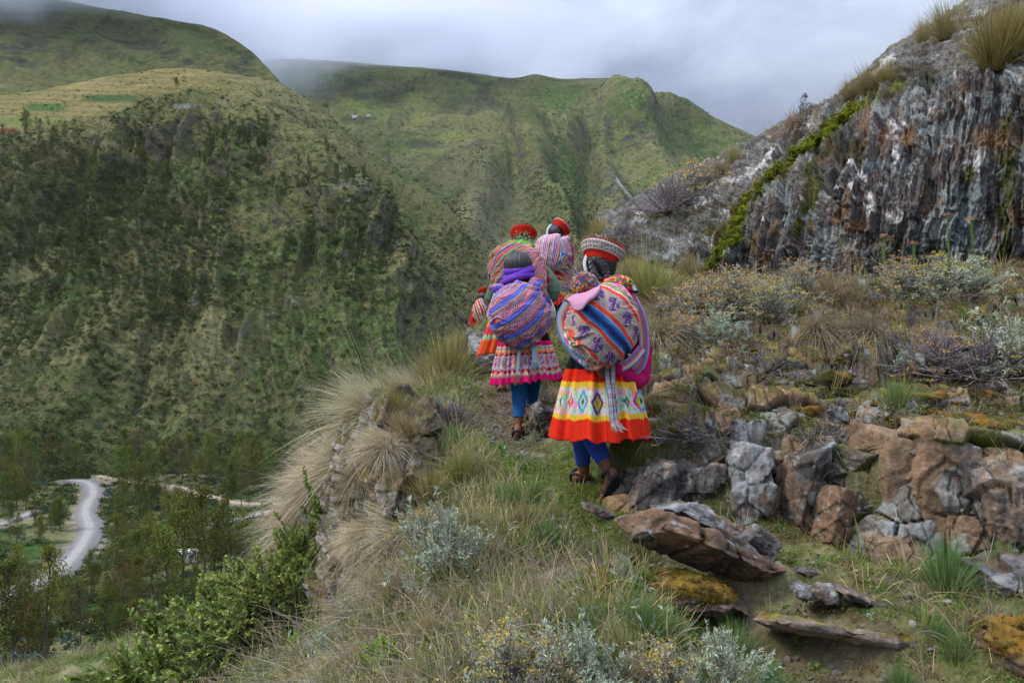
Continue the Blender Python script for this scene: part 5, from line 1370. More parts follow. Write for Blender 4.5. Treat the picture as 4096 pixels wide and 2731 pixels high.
house(0, 0, 0, 7, 3, 'tiny white house alone on the green terraces at the head of the valley', P0=Vector(hp) + Vector((0, 0, 2)), roofc=(0.7, 0.7, 0.7))
q = int(np.argmin((Fu - 368) ** 2 + (Fv - 116) ** 2)); hp = FP.reshape(-1, 3)[q]
house(0, 0, 0, 4, 2, 'even smaller grey hut right of the tiny white house', P0=Vector(hp) + Vector((0, 0, 1)), roofc=(0.5, 0.45, 0.4))
xh, yh = (188 - 512) / F * 235, 235
house(0, 0, 0, 2.6, 1.4, 'small building with a white roof among the valley trees', P0=Vector((xh, yh, float(vz(xh, yh)) + 1.6)), roofc=(0.8, 0.8, 0.8))
# ================================================================ the walkers
def closed_tube(b, pts, rad, col=(.5, .5, .5), k=14, sc=(1, 1)):
    """tapered limb with rounded ends; rad may be (rx, ry) pairs"""
    pts = np.asarray(pts, float); rad = np.asarray(rad, float)
    if rad.ndim == 1: rad = np.stack([rad, rad], 1)
    T0 = (pts[1] - pts[0]) / np.linalg.norm(pts[1] - pts[0]); T1 = (pts[-1] - pts[-2]) / np.linalg.norm(pts[-1] - pts[-2])
    n = max(3 * len(pts), 6)
    P = catmull(pts, n) if len(pts) > 2 else pts[0] + (pts[-1] - pts[0]) * np.linspace(0, 1, n)[:, None]
    Rr = np.maximum(catmull(rad, n) if len(pts) > 2 else rad[0] + (rad[-1] - rad[0]) * np.linspace(0, 1, n)[:, None], 1e-4)
    capn = (0.98, 0.85, 0.6)
    Pa = [P[0] - T0 * Rr[0].mean() * q for q in (0.97, 0.8, 0.5)]; Ra = [Rr[0] * q for q in (0.24, 0.6, 0.87)]
    Pb = [P[-1] + T1 * Rr[-1].mean() * q for q in (0.5, 0.8, 0.97)]; Rb = [Rr[-1] * q for q in (0.87, 0.6, 0.24)]
    P = np.vstack([Pa, P, Pb]); Rr = np.vstack([Ra, Rr, Rb])
    T = np.gradient(P, axis=0); T /= np.linalg.norm(T, axis=1, keepdims=True)
    ref = np.array([0, 1.0, 0]) if abs(T[:, 1]).mean() < 0.8 else np.array([0, 0, 1.0])
    A = np.cross(ref, T); A /= np.linalg.norm(A, axis=1, keepdims=True); B = np.cross(T, A)
    an = np.linspace(0, 2 * math.pi, k, endpoint=False)
    V = P[:, None] + A[:, None] * (np.cos(an)[None, :, None] * Rr[:, 0][:, None, None]) + B[:, None] * (np.sin(an)[None, :, None] * Rr[:, 1][:, None, None])
    m_ = len(P)
    b.add(V.reshape(-1, 3), gridfaces(m_, k, True)[:, ::-1], col)
    b.add(np.vstack([V[0], P[0:1]]), [[i, (i + 1) % k, k] for i in range(k)], col)
    b.add(np.vstack([V[-1], P[-1:]]), [[(i + 1) % k, i, k] for i in range(k)], col)
def ellipsoid(b, c, r, col=(.5, .5, .5), rot=None, n=14, m=20):
    a = np.linspace(0, math.pi, n)[1:-1]; t = np.linspace(0, 2 * math.pi, m, endpoint=False)
    A, T = np.meshgrid(a, t, indexing='ij')
    V = np.stack([np.sin(A) * np.cos(T), np.sin(A) * np.sin(T), np.cos(A)], -1) * np.array(r)
    if rot is not None: V = V @ np.array(rot).T
    top = np.array([0, 0, r[2]]); 
    if rot is not None: top = np.array(rot) @ top
    V = V + c
    b.add(V.reshape(-1, 3), gridfaces(n - 2, m, True)[:, ::-1], col)
    b.add(np.vstack([V[0], [c + top]]), [[i, (i + 1) % m, m] for i in range(m)], col)
    b.add(np.vstack([V[-1], [c - top]]), [[(i + 1) % m, i, m] for i in range(m)], col)
def fused(b, name, mat, parent, voxel=0.007, col=(.1, .05, .03), smooth=3):
    me = b.mesh(name, mat)
    while me.color_attributes: me.color_attributes.remove(me.color_attributes[0])
    o = obj(name, me, parent)
    md = o.modifiers.new('skin', 'REMESH'); md.mode = 'VOXEL'; md.voxel_size = voxel; md.use_smooth_shade = True
    sm = o.modifiers.new('soften', 'SMOOTH'); sm.iterations = smooth; sm.factor = 0.5
    return o
def solid_mat(name, base, col):
    """the same cloth as the base material in one plain colour"""
    m = M[base].copy(); m.name = name
    for n in m.node_tree.nodes:
        if n.type == 'ATTRIBUTE':
            rgb = m.node_tree.nodes.new('ShaderNodeRGB'); rgb.outputs[0].default_value = (*col, 1)
            for l in list(n.outputs['Color'].links): m.node_tree.links.new(rgb.outputs[0], l.to_socket)
    return m
SK = solid_mat('brown_skin', 'skin', (0.20, 0.085, 0.045))
HAIR = solid_mat('hair_black', 'hair', (0.018, 0.016, 0.018))
def blob(name, parent, c, r, colf, mat, folds=0.010, seed=1, n=120, m=240, power=1.0, shape=None, fold_dir=(1, 0)):
    """bundle: rounded cloth body, its pole towards the viewer behind the walker; colf(p, q) paints the weave"""
    a = np.linspace(0.0, math.pi, n); t = np.linspace(0, 2 * math.pi, m, endpoint=False)
    A, T = np.meshgrid(a, t, indexing='ij')
    sx_, sz_ = np.sin(A) * np.cos(T), np.sin(A) * np.sin(T)
    D = np.stack([sx_, -np.cos(A), sz_], -1)
    if power != 1.0:
        nn = (np.abs(D) ** power).sum(-1) ** (1 / power); Dp = D / nn[..., None]
    else: Dp = D
    rm = (r[0] + r[2]) / 2
    p_, q_ = A * rm * np.cos(T), A * rm * np.sin(T)
    k = 1 + 0.07 * fbm(D[..., 0] * 1.9, D[..., 1] * 1.6, D[..., 2] * 1.6, 2, seed)
    if shape is not None: k = k * shape(D)
    V = Dp * np.array(r) * k[..., None]
    fx, fz = fold_dir
    al = p_ * fx + q_ * fz; ac = -p_ * fz + q_ * fx
    f_ = fbm(al * 4 + 3, ac * 16 + 2.0 * fbm(al * 6, ac * 6, 0, 2, seed + 3), 0.0, 3, seed + 1, 0.5, ridged=True)
    edge = sstep(0.5, 1.4, A)
    V = V + D * ((f_ * folds * (0.45 + 0.9 * edge)))[..., None]
    V = V + D * (0.0012 * noise(al * 150, ac * 150, 0.0, seed))[..., None]
    col = colf(p_ + 0.006 * f_, q_ + 0.006 * f_, seed)
    o = grid_obj(name, V + np.array(c), mat, col, parent, closed=True)
    return o
def bands(x, table, base):
    """table: [(x0, x1, colour)]"""
    c = np.zeros(x.shape + (3,)) + base
    for a, b, k in table:
        m_ = ((x >= a) & (x < b)).astype(float)
        c = mixc(c, k, m_)
    return c
RED, ORR, MAG, PNK, CRM = (0.62, 0.035, 0.02), (0.62, 0.09, 0.03), (0.55, 0.02, 0.16), (0.70, 0.25, 0.38), (0.34, 0.29, 0.235)
NAV, BLU_, LBL, GRN, DGR = (0.02, 0.035, 0.12), (0.03, 0.14, 0.42), (0.12, 0.33, 0.50), (0.10, 0.30, 0.07), (0.03, 0.12, 0.05)
YEL, ORG, PUR, WHT, BLK = (0.72, 0.46, 0.04), (0.80, 0.22, 0.05), (0.11, 0.025, 0.16), (0.62, 0.60, 0.60), (0.012, 0.012, 0.014)
MNT = (0.28, 0.52, 0.30)
def weave_a(p, q, seed):
    d = np.array((0.78, -0.63)); n = np.array((0.63, 0.78))
    al = p * d[0] + q * d[1]; x = p * n[0] + q * n[1]
    x = x + 0.55 * al * al * np.sign(0.3) * 0.6 - 0.006
    xa = np.where(x < 0, -x, x)
    c = bands(xa, [(0, .012, NAV), (.012, .019, (0.02, 0.09, 0.28)), (.019, .026, BLU_), (.026, .033, LBL), (.033, .056, (0.66, 0.07, 0.045)), (.056, .060, (0.72, 0.3, 0.25)),
                   (.155, .176, (0.66, 0.07, 0.045)), (.176, .184, (0.7, 0.5, 0.5)), (.184, .190, PNK), (.190, .204, GRN), (.204, .211, (0.55, 0.45, 0.35)), (.211, .224, DGR), (.224, .232, (0.6, 0.55, 0.45)), (.232, .252, (0.72, 0.10, 0.25)), (.252, .262, PNK), (.262, .32, (0.55, 0.55, 0.56)), (.32, .335, PNK), (.335, .40, (0.62, 0.03, 0.22)), (.40, .42, BLU_), (.42, .44, LBL), (.44, .6, (0.62, 0.03, 0.22))], CRM)
    # small zigzag in the green stripes
    zz = ((np.abs(((al / 0.012) % 1) - 0.5) * 0.012 + xa) > 0.2095) & (xa > .204) & (xa < .213)
    c = mixc(c, (0.65, 0.2, 0.2), zz * 1.0)
    # blue animals in the white stripe
    k_ = ((np.abs(((al / 0.055) % 1) - 0.5) < 0.32) & (np.abs(xa - 0.29) < 0.018) & (fbm(al * 70, xa * 90, 0, 2, 9) > -0.05))
    c = mixc(c, (0.04, 0.20, 0.36), k_ * 0.9)
    # purple plants and birds in the cream stripes
    for side in (1, -1):
        s_ = x * side
        u_ = (al + (0.03 if side > 0 else -0.02)) / 0.105
        fu_ = (u_ - np.round(u_)) * 0.105; sv = s_ - 0.106
        r_ = np.hypot(fu_, sv); ph = np.arctan2(sv, fu_)
        inb = (s_ > 0.060) & (s_ < 0.152)
        halo = sstep(0.046, 0.026, r_ + 0.012 * fbm(al * 60, x * 60, 0, 2, 4)) * inb
        c = mixc(c, (0.34, 0.20, 0.42), halo * 0.55)
        gx_ = fu_ * d[0] + side * sv * n[0]; gy_ = fu_ * d[1] + side * sv * n[1]      # upright coordinates of each figure
        odd = (np.round(u_) % 2 == 0)
        gy2 = np.where(odd, gy_, gy_ + 0.004); rr2 = np.hypot(gx_, gy2); ph2 = np.arctan2(gy2, gx_)
        fan = (rr2 < 0.037) & (rr2 > 0.012) & (gy2 > 0.002) & (np.abs(np.sin(ph2 * 5.5 + .6)) > 0.42)
        head_ = (np.abs(np.hypot(gx_ + 0.012, gy2 - 0.022) - 0.009) < 0.0036)
        petals = (np.hypot(gx_ + 0.012, gy2 - 0.022) < 0.018) & (np.hypot(gx_ + 0.012, gy2 - 0.022) > 0.011) & (np.sin(8 * np.arctan2(gy2 - 0.022, gx_ + 0.012)) > -.1)
        bod = (np.abs(gx_ - 0.4 * gy2) < 0.0050) & (np.abs(gy2) < 0.034)
        arm = (np.abs(np.abs(gx_) + gy2 * 0.9 - 0.006) < 0.0035) & (np.abs(gx_) < 0.030) & (gy2 < 0.006)
        sq = (np.maximum(np.abs(gx_ - 0.020), np.abs(gy2 + 0.010)) < 0.009) & (np.maximum(np.abs(gx_ - 0.020), np.abs(gy2 + 0.010)) > 0.004)
        ft = (np.abs(gy2 + 0.031) < 0.004) & (np.abs(gx_ + 0.008) < 0.016)
        m_ = np.where(odd, head_ | petals | bod | arm | sq | ft, fan | bod | arm | ft | sq) & inb & (rr2 < 0.046)
        c = mixc(c, (0.055, 0.018, 0.13), m_ * 0.92)
    return c
def weave_b(p, q, seed):
    al = p * 0.84 + q * 0.54; x = -p * 0.54 + q * 0.84
    x = x - 0.75 * (al + 0.05) ** 2 + 0.02
    per = 0.128
    y_ = (x / per) % 1
    i_ = np.floor(x / per)
    c = bands(y_, [(0, .36, (0.11, 0.115, 0.50)), (.16, .19, (0.22, 0.28, 0.6)), (.335, .36, (0.6, 0.05, 0.15)), (.36, .375, (0.55, 0.36, 0.03)), (.375, .39, DGR), (.385, .41, (0.6, 0.05, 0.15)), (.41, .90, (0.40, 0.30, 0.32)), (.90, .925, (0.6, 0.05, 0.15)), (.925, .95, (0.5, 0.35, 0.05)), (.95, .975, (0.1, 0.3, 0.08)), (.975, 1.0, (0.14, 0.30, 0.5))], CRM)
    z_ = (y_ > .41) & (y_ < .90)
    cell = 0.022
    cx = (al / cell); row = np.floor((y_ - .41) / 0.122)
    h_ = _h(np.floor(cx + 0.5 * row), row + 10 * i_, np.zeros_like(row), 33)
    dd = np.abs((cx + 0.5 * row) % 1 - 0.5) + np.abs(((y_ - .41) / 0.122) % 1 - 0.5)
    m_ = z_ & (dd < 0.42)
    pal = np.array([(0.55, 0.03, 0.14), (0.06, 0.05, 0.12), (0.55, 0.06, 0.08), (0.05, 0.15, 0.14), (0.62, 0.12, 0.32), (0.30, 0.04, 0.12)])
    ci = pal[np.clip(((h_ + 1) * 3).astype(int), 0, 5)]
    c = np.where(m_[..., None], ci, c)
    bt = z_ & (((y_ - .41) % 0.122) < 0.018)
    c = mixc(c, (0.45, 0.05, 0.16), bt * 0.8)
    return c
def weave_c(p, q, seed):
    al = p * 0.74 + q * 0.67; x = -p * 0.67 + q * 0.74
    x = x + 0.4 * al * al
    y_ = ((x + 0.03) / 0.155) % 1
    c = bands(y_, [(0, .08, (0.5, 0.08, 0.06)), (.08, .16, (0.56, 0.20, 0.16)), (.16, .24, (0.05, 0.14, 0.08)), (.24, .30, (0.18, 0.28, 0.13)), (.30, .37, (0.42, 0.36, 0.28)), (.37, .41, (0.45, 0.05, 0.05)), (.41, .52, (0.5, 0.10, 0.08)), (.52, .57, (0.1, 0.2, 0.3)), (.57, .66, (0.02, 0.05, 0.15)), (.66, .71, (0.1, 0.25, 0.35)), (.71, .82, (0.55, 0.13, 0.10)), (.82, .90, (0.42, 0.35, 0.27)), (.90, 1, (0.1, 0.2, 0.10))], CRM)
    z_ = ((y_ > .30) & (y_ < .37)) | ((y_ > .82) & (y_ < .90))
    c = mixc(c, (0.2, 0.08, 0.06), z_ * (np.abs((al / 0.02) % 1 - 0.5) < 0.2) * 0.8)
    return mixc(c, (0.62, 0.26, 0.27), sstep(0.10, 0.2, p + 0.3 * q) * 0.75)
def weave_d(p, q, seed):
    x = p * 0.985 - q * 0.17 + 0.3 * q * q * np.sign(p)
    ang = sstep(0.05, 0.20, p)
    x = x * (1 - ang) + (p * 0.6 + q * 0.8) * ang
    y_ = (x / 0.120) % 1
    return bands(y_, [(0, .11, (0.6, 0.05, 0.18)), (.11, .18, WHT), (.18, .27, (0.16, 0.07, 0.4)), (.27, .36, WHT), (.34, .43, (0.62, 0.08, 0.26)), (.43, .50, WHT), (.50, .58, (0.72, 0.26, 0.03)), (.58, .64, (0.1, 0.03, 0.05)), (.64, .70, WHT), (.70, .78, (0.08, 0.2, 0.5)), (.78, .84, WHT), (.84, .92, (0.45, 0.04, 0.2)), (.9, 1, WHT)], WHT)
def skirt(name, parent, c_top, c_bot, r_top, r_bot, z_top, z_bot, colf, mat, pleats=26, amp=0.016, seed=1, flare=0.8, n=70, m=520, dip=0.0):
    t = np.linspace(0, 1, n)[:, None]; th_ = np.linspace(0, 2 * math.pi, m, endpoint=False)[None, :]
    prof = t ** flare
    rx = r_top[0] + (r_bot[0] - r_top[0]) * prof; ry = r_top[1] + (r_bot[1] - r_top[1]) * prof
    ph = th_ * pleats + 1.6 * noise(th_ * 3.2, 0.0, 0.0, seed) + 0.5 * noise(th_ * 9, t * 1.5, 0.0, seed + 2)
    pl = np.sin(ph); pl = np.sign(pl) * np.abs(pl) ** 0.7
    a_ = amp * (0.35 + 0.65 * t) * (0.7 + 0.5 * noise(th_ * 5, 0.0, 0.0, seed + 5))
    k = 1 + (a_ * pl) / np.maximum(rx, 0.05)
    big = 1 + 0.05 * t * noise(th_ * 1.9, 0.0, 0.0, seed + 7)
    X = (c_top[0] + (c_bot[0] - c_top[0]) * t) + rx * k * big * np.sin(th_)
    Yy = (c_top[1] + (c_bot[1] - c_top[1]) * t) - ry * k * big * np.cos(th_)
    hem = 0.010 * np.cos(ph) * t + 0.012 * noise(th_ * 2.2, 0.0, 0.0, seed + 9) * t + dip * np.sin(th_) * t
    Z = z_top + (z_bot - z_top) * t + hem + 0 * th_
    P = np.stack([X, Yy, Z], -1)
    s_ = th_ / (2 * math.pi) + 0 * t
    col = colf(s_, t + 0 * th_)
    col = col * (1 + 0.10 * noise(s_ * 900, t * 130, 0.0, 3))[..., None]
    # doubled-back hem gives the cloth its thickness
    Pin = P[-1] + (P[-1] - P[-1].mean(0)) * -0.02; Pin2 = P[-6] + (P[-6] - P[-6].mean(0)) * -0.035
    P = np.concatenate([P, [P[-1] + (0, 0, -0.006)], [Pin + (0, 0, -0.004)], [Pin2]], 0)
    col = np.concatenate([col, col[-1:], col[-1:] * 0.8, col[-1:] * 0.7], 0)
    return grid_obj(name, P, mat, col, parent, closed=True)
def zz(s_, k, a): return a * (np.abs(((s_ * k) % 1) - 0.5) * 2)
def skirt_a(s_, t):
    c = np.zeros(s_.shape + (3,)) + (0.66, 0.03, 0.012)
    c = mixc(c, BLK, t < 0.17)
    k = 120
    y0, y1, y2, y3 = 0.335, 0.385, 0.715, 0.755
    c = mixc(c, YEL, (t > y0 - zz(s_, k, .022)) & (t < y3 + zz(s_, k, .022)))
    pz = (t > y1 + zz(s_, k, .012)) & (t < y2 - zz(s_, k, .012))
    chk = noise(s_ * 170, t * 26, 0.0, 5)
    c = np.where(pz[..., None], np.where((chk > 0.05)[..., None], np.array((0.30, 0.60, 0.33)), np.array((0.60, 0.56, 0.55))), c)
    c = mixc(c, (0.75, 0.35, 0.45), pz & (noise(s_ * 60, t * 20, 0.0, 6) > 0.45))
    c = mixc(c, (0.8, 0.35, 0.1), pz & (noise(s_ * 50 + 9, t * 17, 0.0, 7) > 0.55))
    N_ = 17
    u_ = s_ * N_ + 0.42; i_ = np.round(u_).astype(int); du = np.round((u_ - i_) * 22) / 22; dv = np.round((t - 0.56) * 55) / 55
    L1 = np.abs(du) / 0.42 + np.abs(dv) / 0.165
    out = np.array([(0.75, 0.33, 0.01), (0.02, 0.09, 0.42), (0.01, 0.16, 0.10), (0.70, 0.02, 0.22), (0.05, 0.30, 0.42), (0.02, 0.06, 0.2)])
    mid = np.array([(0.40, 0.01, 0.015), (0.75, 0.16, 0.02), (0.72, 0.22, 0.38), (0.16, 0.42, 0.05), (0.45, 0.5, 0.5), (0.6, 0.3, 0.05)])
    inn = np.array([(0.16, 0.42, 0.06), (0.1, 0.3, 0.12), (0.01, 0.03, 0.40), (0.75, 0.55, 0.01), (0.05, 0.15, 0.05), (0.1, 0.4, 0.1)])
    j = i_ % 6
    step = ((np.floor(np.abs(du) * 22) + np.floor(np.abs(dv) * 55)) % 2 == 0)
    c = np.where((pz & (L1 < 1.0) & ((L1 < 0.78) | step))[..., None], out[j], c)
    c = np.where((pz & (L1 < 0.60))[..., None], mid[j], c)
    c = np.where((pz & (L1 < 0.28))[..., None], inn[j], c)
    return c
def skirt_b(s_, t):
    M_ = (0.58, 0.015, 0.13)
    c = np.zeros(s_.shape + (3,)) + M_
    c = mixc(c, BLK, t < 0.24)
    k = 130
    def row(t0, t1, ca, cb):
        nonlocal c
        z = (t > t0 - zz(s_, k, .012)) & (t < t1 - zz(s_, k, .012))
        m_ = z & (np.abs((s_ * k) % 1 - 0.5) + np.abs((t - (t0 + t1) / 2) / 0.04) < 0.42)
        c = mixc(c, ca, z); c = mixc(c, cb, m_)
    def zig(t0, t1, ca, cb, kk=44, ph=0):
        nonlocal c
        z = (t > t0) & (t < t1); w = np.abs(((s_ * kk + ph) % 1) - 0.5) * 2
        c = np.where(z[..., None], np.where((((t - t0) / (t1 - t0)) > w)[..., None], np.array(cb), np.array(ca)), c)
    row(.34, .395, (0.50, 0.58, 0.42), (0.03, 0.05, 0.12))
    zig(.395, .44, (0.50, 0.58, 0.42), (0.78, 0.22, 0.06), 88)
    zig(.44, .50, (0.78, 0.22, 0.06), (0.15, 0.02, 0.15))
    row(.51, .555, (0.45, 0.52, 0.38), (0.35, 0.05, 0.3))
    z = (t > .555) & (t < .725)
    c = mixc(c, (0.42, 0.25, 0.42), z & (noise(s_ * 200, t * 60, 0.0, 3) > -0.2)); c = mixc(c, (0.45, 0.5, 0.45), z & (noise(s_ * 200, t * 60, 0.0, 4) > 0.3))
    u_ = s_ * 34; i_ = np.round(u_).astype(int); L1 = np.abs(u_ - i_) / 0.46 + np.abs(t - 0.64) / 0.075
    out = np.array([(0.05, 0.25, 0.14), (0.12, 0.05, 0.25), (0.65, 0.42, 0.05), (0.05, 0.15, 0.45), (0.62, 0.05, 0.05), (0.15, 0.40, 0.4)])
    inn = np.array([(0.6, 0.06, 0.1), (0.6, 0.45, 0.5), (0.4, 0.05, 0.3), (0.7, 0.5, 0.1), (0.1, 0.4, 0.3), (0.7, 0.2, 0.1)])
    c = np.where((z & (L1 < 1))[..., None], out[i_ % 6], c); c = np.where((z & (L1 < .5))[..., None], inn[i_ % 6], c)
    row(.725, .765, (0.45, 0.52, 0.38), (0.35, 0.05, 0.3))
    zig(.765, .83, (0.15, 0.02, 0.15), (0.78, 0.22, 0.06), 44, 0.5)
    row(.84, .885, (0.50, 0.58, 0.42), (0.03, 0.05, 0.12))
    return c
def skirt_c(s_, t):
    c = np.zeros(s_.shape + (3,)) + (0.60, 0.085, 0.025)
    k = 60
    c = mixc(c, (0.66, 0.28, 0.02), (t > .20 - zz(s_, k, .03)) & (t < .42)); c = mixc(c, (0.55, 0.04, 0.07), (t > .42 - zz(s_, k, .05)) & (t < .60)); c = mixc(c, (0.25, 0.45, 0.22), (t > .60 - zz(s_, k, .04)) & (t < .70 - zz(s_, k, .04)))
    return c
def skirt_d(s_, t):
    c = np.zeros(s_.shape + (3,)) + (0.58, 0.03, 0.02)
    c = mixc(c, BLK, t < 0.20); k = 90
    c = mixc(c, (0.65, 0.45, 0.04), (t > .44 - zz(s_, k, .03)) & (t < .76 + zz(s_, k, .03)))
    z = (t > .49) & (t < .70)
    c = mixc(c, (0.60, 0.22, 0.36), z); c = mixc(c, (0.5, 0.5, 0.48), z & (np.abs((s_ * k) % 1 - .5) < .2)); c = mixc(c, (0.03, 0.12, 0.3), (t > .62) & (t < .69) & (np.abs((s_ * k) % 1 - .5) > .2)); c = mixc(c, (0.2, 0.04, 0.16), (t > .48) & (t < .53) & (np.abs((s_ * k) % 1 - .5) > .25))
    return c
def plainskirt(k0, k1):
    return lambda s_, t: mixc(np.zeros(s_.shape + (3,)) + k0, k1, t < 0.15)
def hand(b, w, d_, side, curl=1.0, s_=1.0):
    """palm and five separate curled fingers from wrist w towards d_"""
    w = np.array(w, float); d_ = np.array(d_, float); d_ /= np.linalg.norm(d_)
    up = np.array([0, -1.0, 0]); up -= d_ * (up @ d_); up /= np.linalg.norm(up); sd = np.cross(d_, up) * side
    closed_tube(b, [w, w + d_ * 0.035 * s_, w + d_ * 0.065 * s_], [(0.020 * s_, 0.017 * s_), (0.030 * s_, 0.014 * s_), (0.034 * s_, 0.013 * s_)])
    for i, (off, ln) in enumerate(((-0.025, .052), (-0.009, .060), (0.008, .056), (0.024, .044))):
        p0 = w + d_ * 0.062 * s_ + sd * off * s_
        p1 = p0 + (d_ * 0.8 - up * -0.5 * curl) * ln * 0.45 * s_; p2 = p1 + (d_ * (0.2) + up * -0.1 - sd * 0.0 + up * 0) * ln * 0.3 * s_ - d_ * 0.0
        p3 = p2 + (-up * 0.8 * curl + d_ * 0.1) * ln * 0.35 * s_
        closed_tube(b, [p0, p1, p2, p3], [0.0092 * s_, 0.0088 * s_, 0.008 * s_, 0.007 * s_], k=8)
    t0 = w + d_ * 0.02 * s_ - sd * 0.022 * s_
    closed_tube(b, [t0, t0 + (d_ * 0.7 - sd * 0.7) * 0.03 * s_, t0 + (d_ * 1.3 - sd * 0.5 - up * 0.3) * 0.045 * s_], [0.011 * s_, 0.010 * s_, 0.008 * s_], k=8)
def foot(b, ank, heel, toe, upv=(0, 0, 1)):
    ank, heel, toe = [np.array(q, float) for q in (ank, heel, toe)]
    d_ = toe - heel; L_ = np.linalg.norm(d_); d_ /= L_; u_ = np.array(upv, float); u_ -= d_ * (u_ @ d_); u_ /= np.linalg.norm(u_)
    sd = np.cross(d_, u_)
    closed_tube(b, [ank, ank * 0.4 + (heel + u_ * 0.035) * 0.6, heel + u_ * 0.028 + d_ * 0.02], [0.030, 0.032, 0.026])
    closed_tube(b, [heel + u_ * 0.028 + d_ * 0.02, heel + d_ * L_ * 0.42 + u_ * 0.030, heel + d_ * L_ * 0.72 + u_ * 0.020, heel + d_ * L_ * 0.86 + u_ * 0.014], [(0.028, 0.028), (0.031, 0.028), (0.040, 0.020), (0.036, 0.013)])
    closed_tube(b, [ank, heel + d_ * L_ * 0.38 + u_ * 0.045, heel + d_ * L_ * 0.6 + u_ * 0.03], [0.030, 0.028, 0.022])
    for i, (o_, r_, l_) in enumerate(((-0.030, .0125, .055), (-0.013, .0095, .052), (0.002, .009, .047), (0.016, .0085, .040), (0.029, .008, .031))):
        p0 = heel + d_ * (L_ - 0.045) + sd * o_ + u_ * 0.012
        closed_tube(b, [p0, p0 + d_ * l_], [r_, r_ * 0.9], k=8)
def sandal(parent, heel, toe, ank, upv=(0, 0, 1)):
    t = None
    heel, toe, ank = [np.array(q, float) for q in (heel, toe, ank)]
    d_ = toe - heel; L_ = np.linalg.norm(d_); d_ /= L_; u_ = np.array(upv, float); u_ -= d_ * (u_ @ d_); u_ /= np.linalg.norm(u_); sd = np.cross(d_, u_)
    b = Bag(); n = 40
    an = np.linspace(0, 2 * math.pi, n, endpoint=False)
    lx = -np.cos(an) * (L_ * 0.5 + 0.012); w_ = np.sin(an) * (0.040 + 0.008 * (-np.cos(an)))
    ring = lambda h, s_: heel + d_ * (L_ * 0.5) + d_ * (lx * s_)[:, None] + sd * (w_ * s_)[:, None] + u_ * h
    Vs = np.stack([ring(-0.016, 0.93), ring(-0.014, 1), ring(0.0, 1.02), ring(0.003, 0.96)])
    b.add(Vs.reshape(-1, 3), gridfaces(4, n, True), (0.035, 0.03, 0.028))
    b.add(np.vstack([Vs[0], Vs[0].mean(0)]), [[(i + 1) % n, i, n] for i in range(n)], (0.02, 0.018, 0.017)); b.add(np.vstack([Vs[3], Vs[3].mean(0)]), [[i, (i + 1) % n, n] for i in range(n)], (0.07, 0.055, 0.045))
    o = obj('sandal', b.mesh('sandal_sole', M['leather']), parent)
    s2 = Bag()
    def strap(pts, w):
        closed_tube(s2, catmull(np.array(pts), 12), np.tile([[w, 0.0035]], (12, 1)), (0.045, 0.036, 0.032), 8)
    h = lambda f, s_, z: heel + d_ * L_ * f + sd * s_ + u_ * z
    strap([h(.62, -.044, 0), h(.66, -.030, .040), h(.66, 0, .052), h(.66, .030, .040), h(.62, .044, 0)], 0.011)
    strap([h(.12, -.038, 0), h(.02, -.034, .035), h(-.06, 0, .050), h(.02, .034, .035), h(.12, .038, 0)], 0.009)
    strap([h(.02, -.034, .035), h(.28, -.042, .060), h(.44, 0, .078), h(.28, .042, .060), h(.02, .034, .035)], 0.009)
    obj('strap', s2.mesh('sandal_strap', M['leather']), o)
def legging(parent, pts, rad, col, name='legging'):
    pts = catmull(np.array(pts, float), 40); rad = np.interp(np.linspace(0, 1, 40), np.linspace(0, 1, len(rad)), rad)
    T = np.gradient(pts, axis=0); T /= np.linalg.norm(T, axis=1, keepdims=True)
    A = np.cross([0, 1.0, 0], T); A /= np.linalg.norm(A, axis=1, keepdims=True); B = np.cross(T, A)
    an = np.linspace(0, 2 * math.pi, 160, endpoint=False)
    rr_ = rad[:, None] * (1 + 0.035 * np.sign(np.sin(an * 26)) * np.abs(np.sin(an * 26)) ** 0.5 + 0.02 * noise(np.linspace(0, 9, 40)[:, None], an * 2, 0.0, 4))
    P = pts[:, None] + rr_[..., None] * (A[:, None] * np.cos(an)[None, :, None] + B[:, None] * np.sin(an)[None, :, None])
    P = np.concatenate([P, P[-1:] * 0.92 + pts[-1] * 0.08], 0)
    c = np.zeros(P.shape) + col; c = c * (1 + 0.22 * np.sin(an * 26))[None, :, None]
    return grid_obj(name, P, M['wool'], c, parent, closed=True)
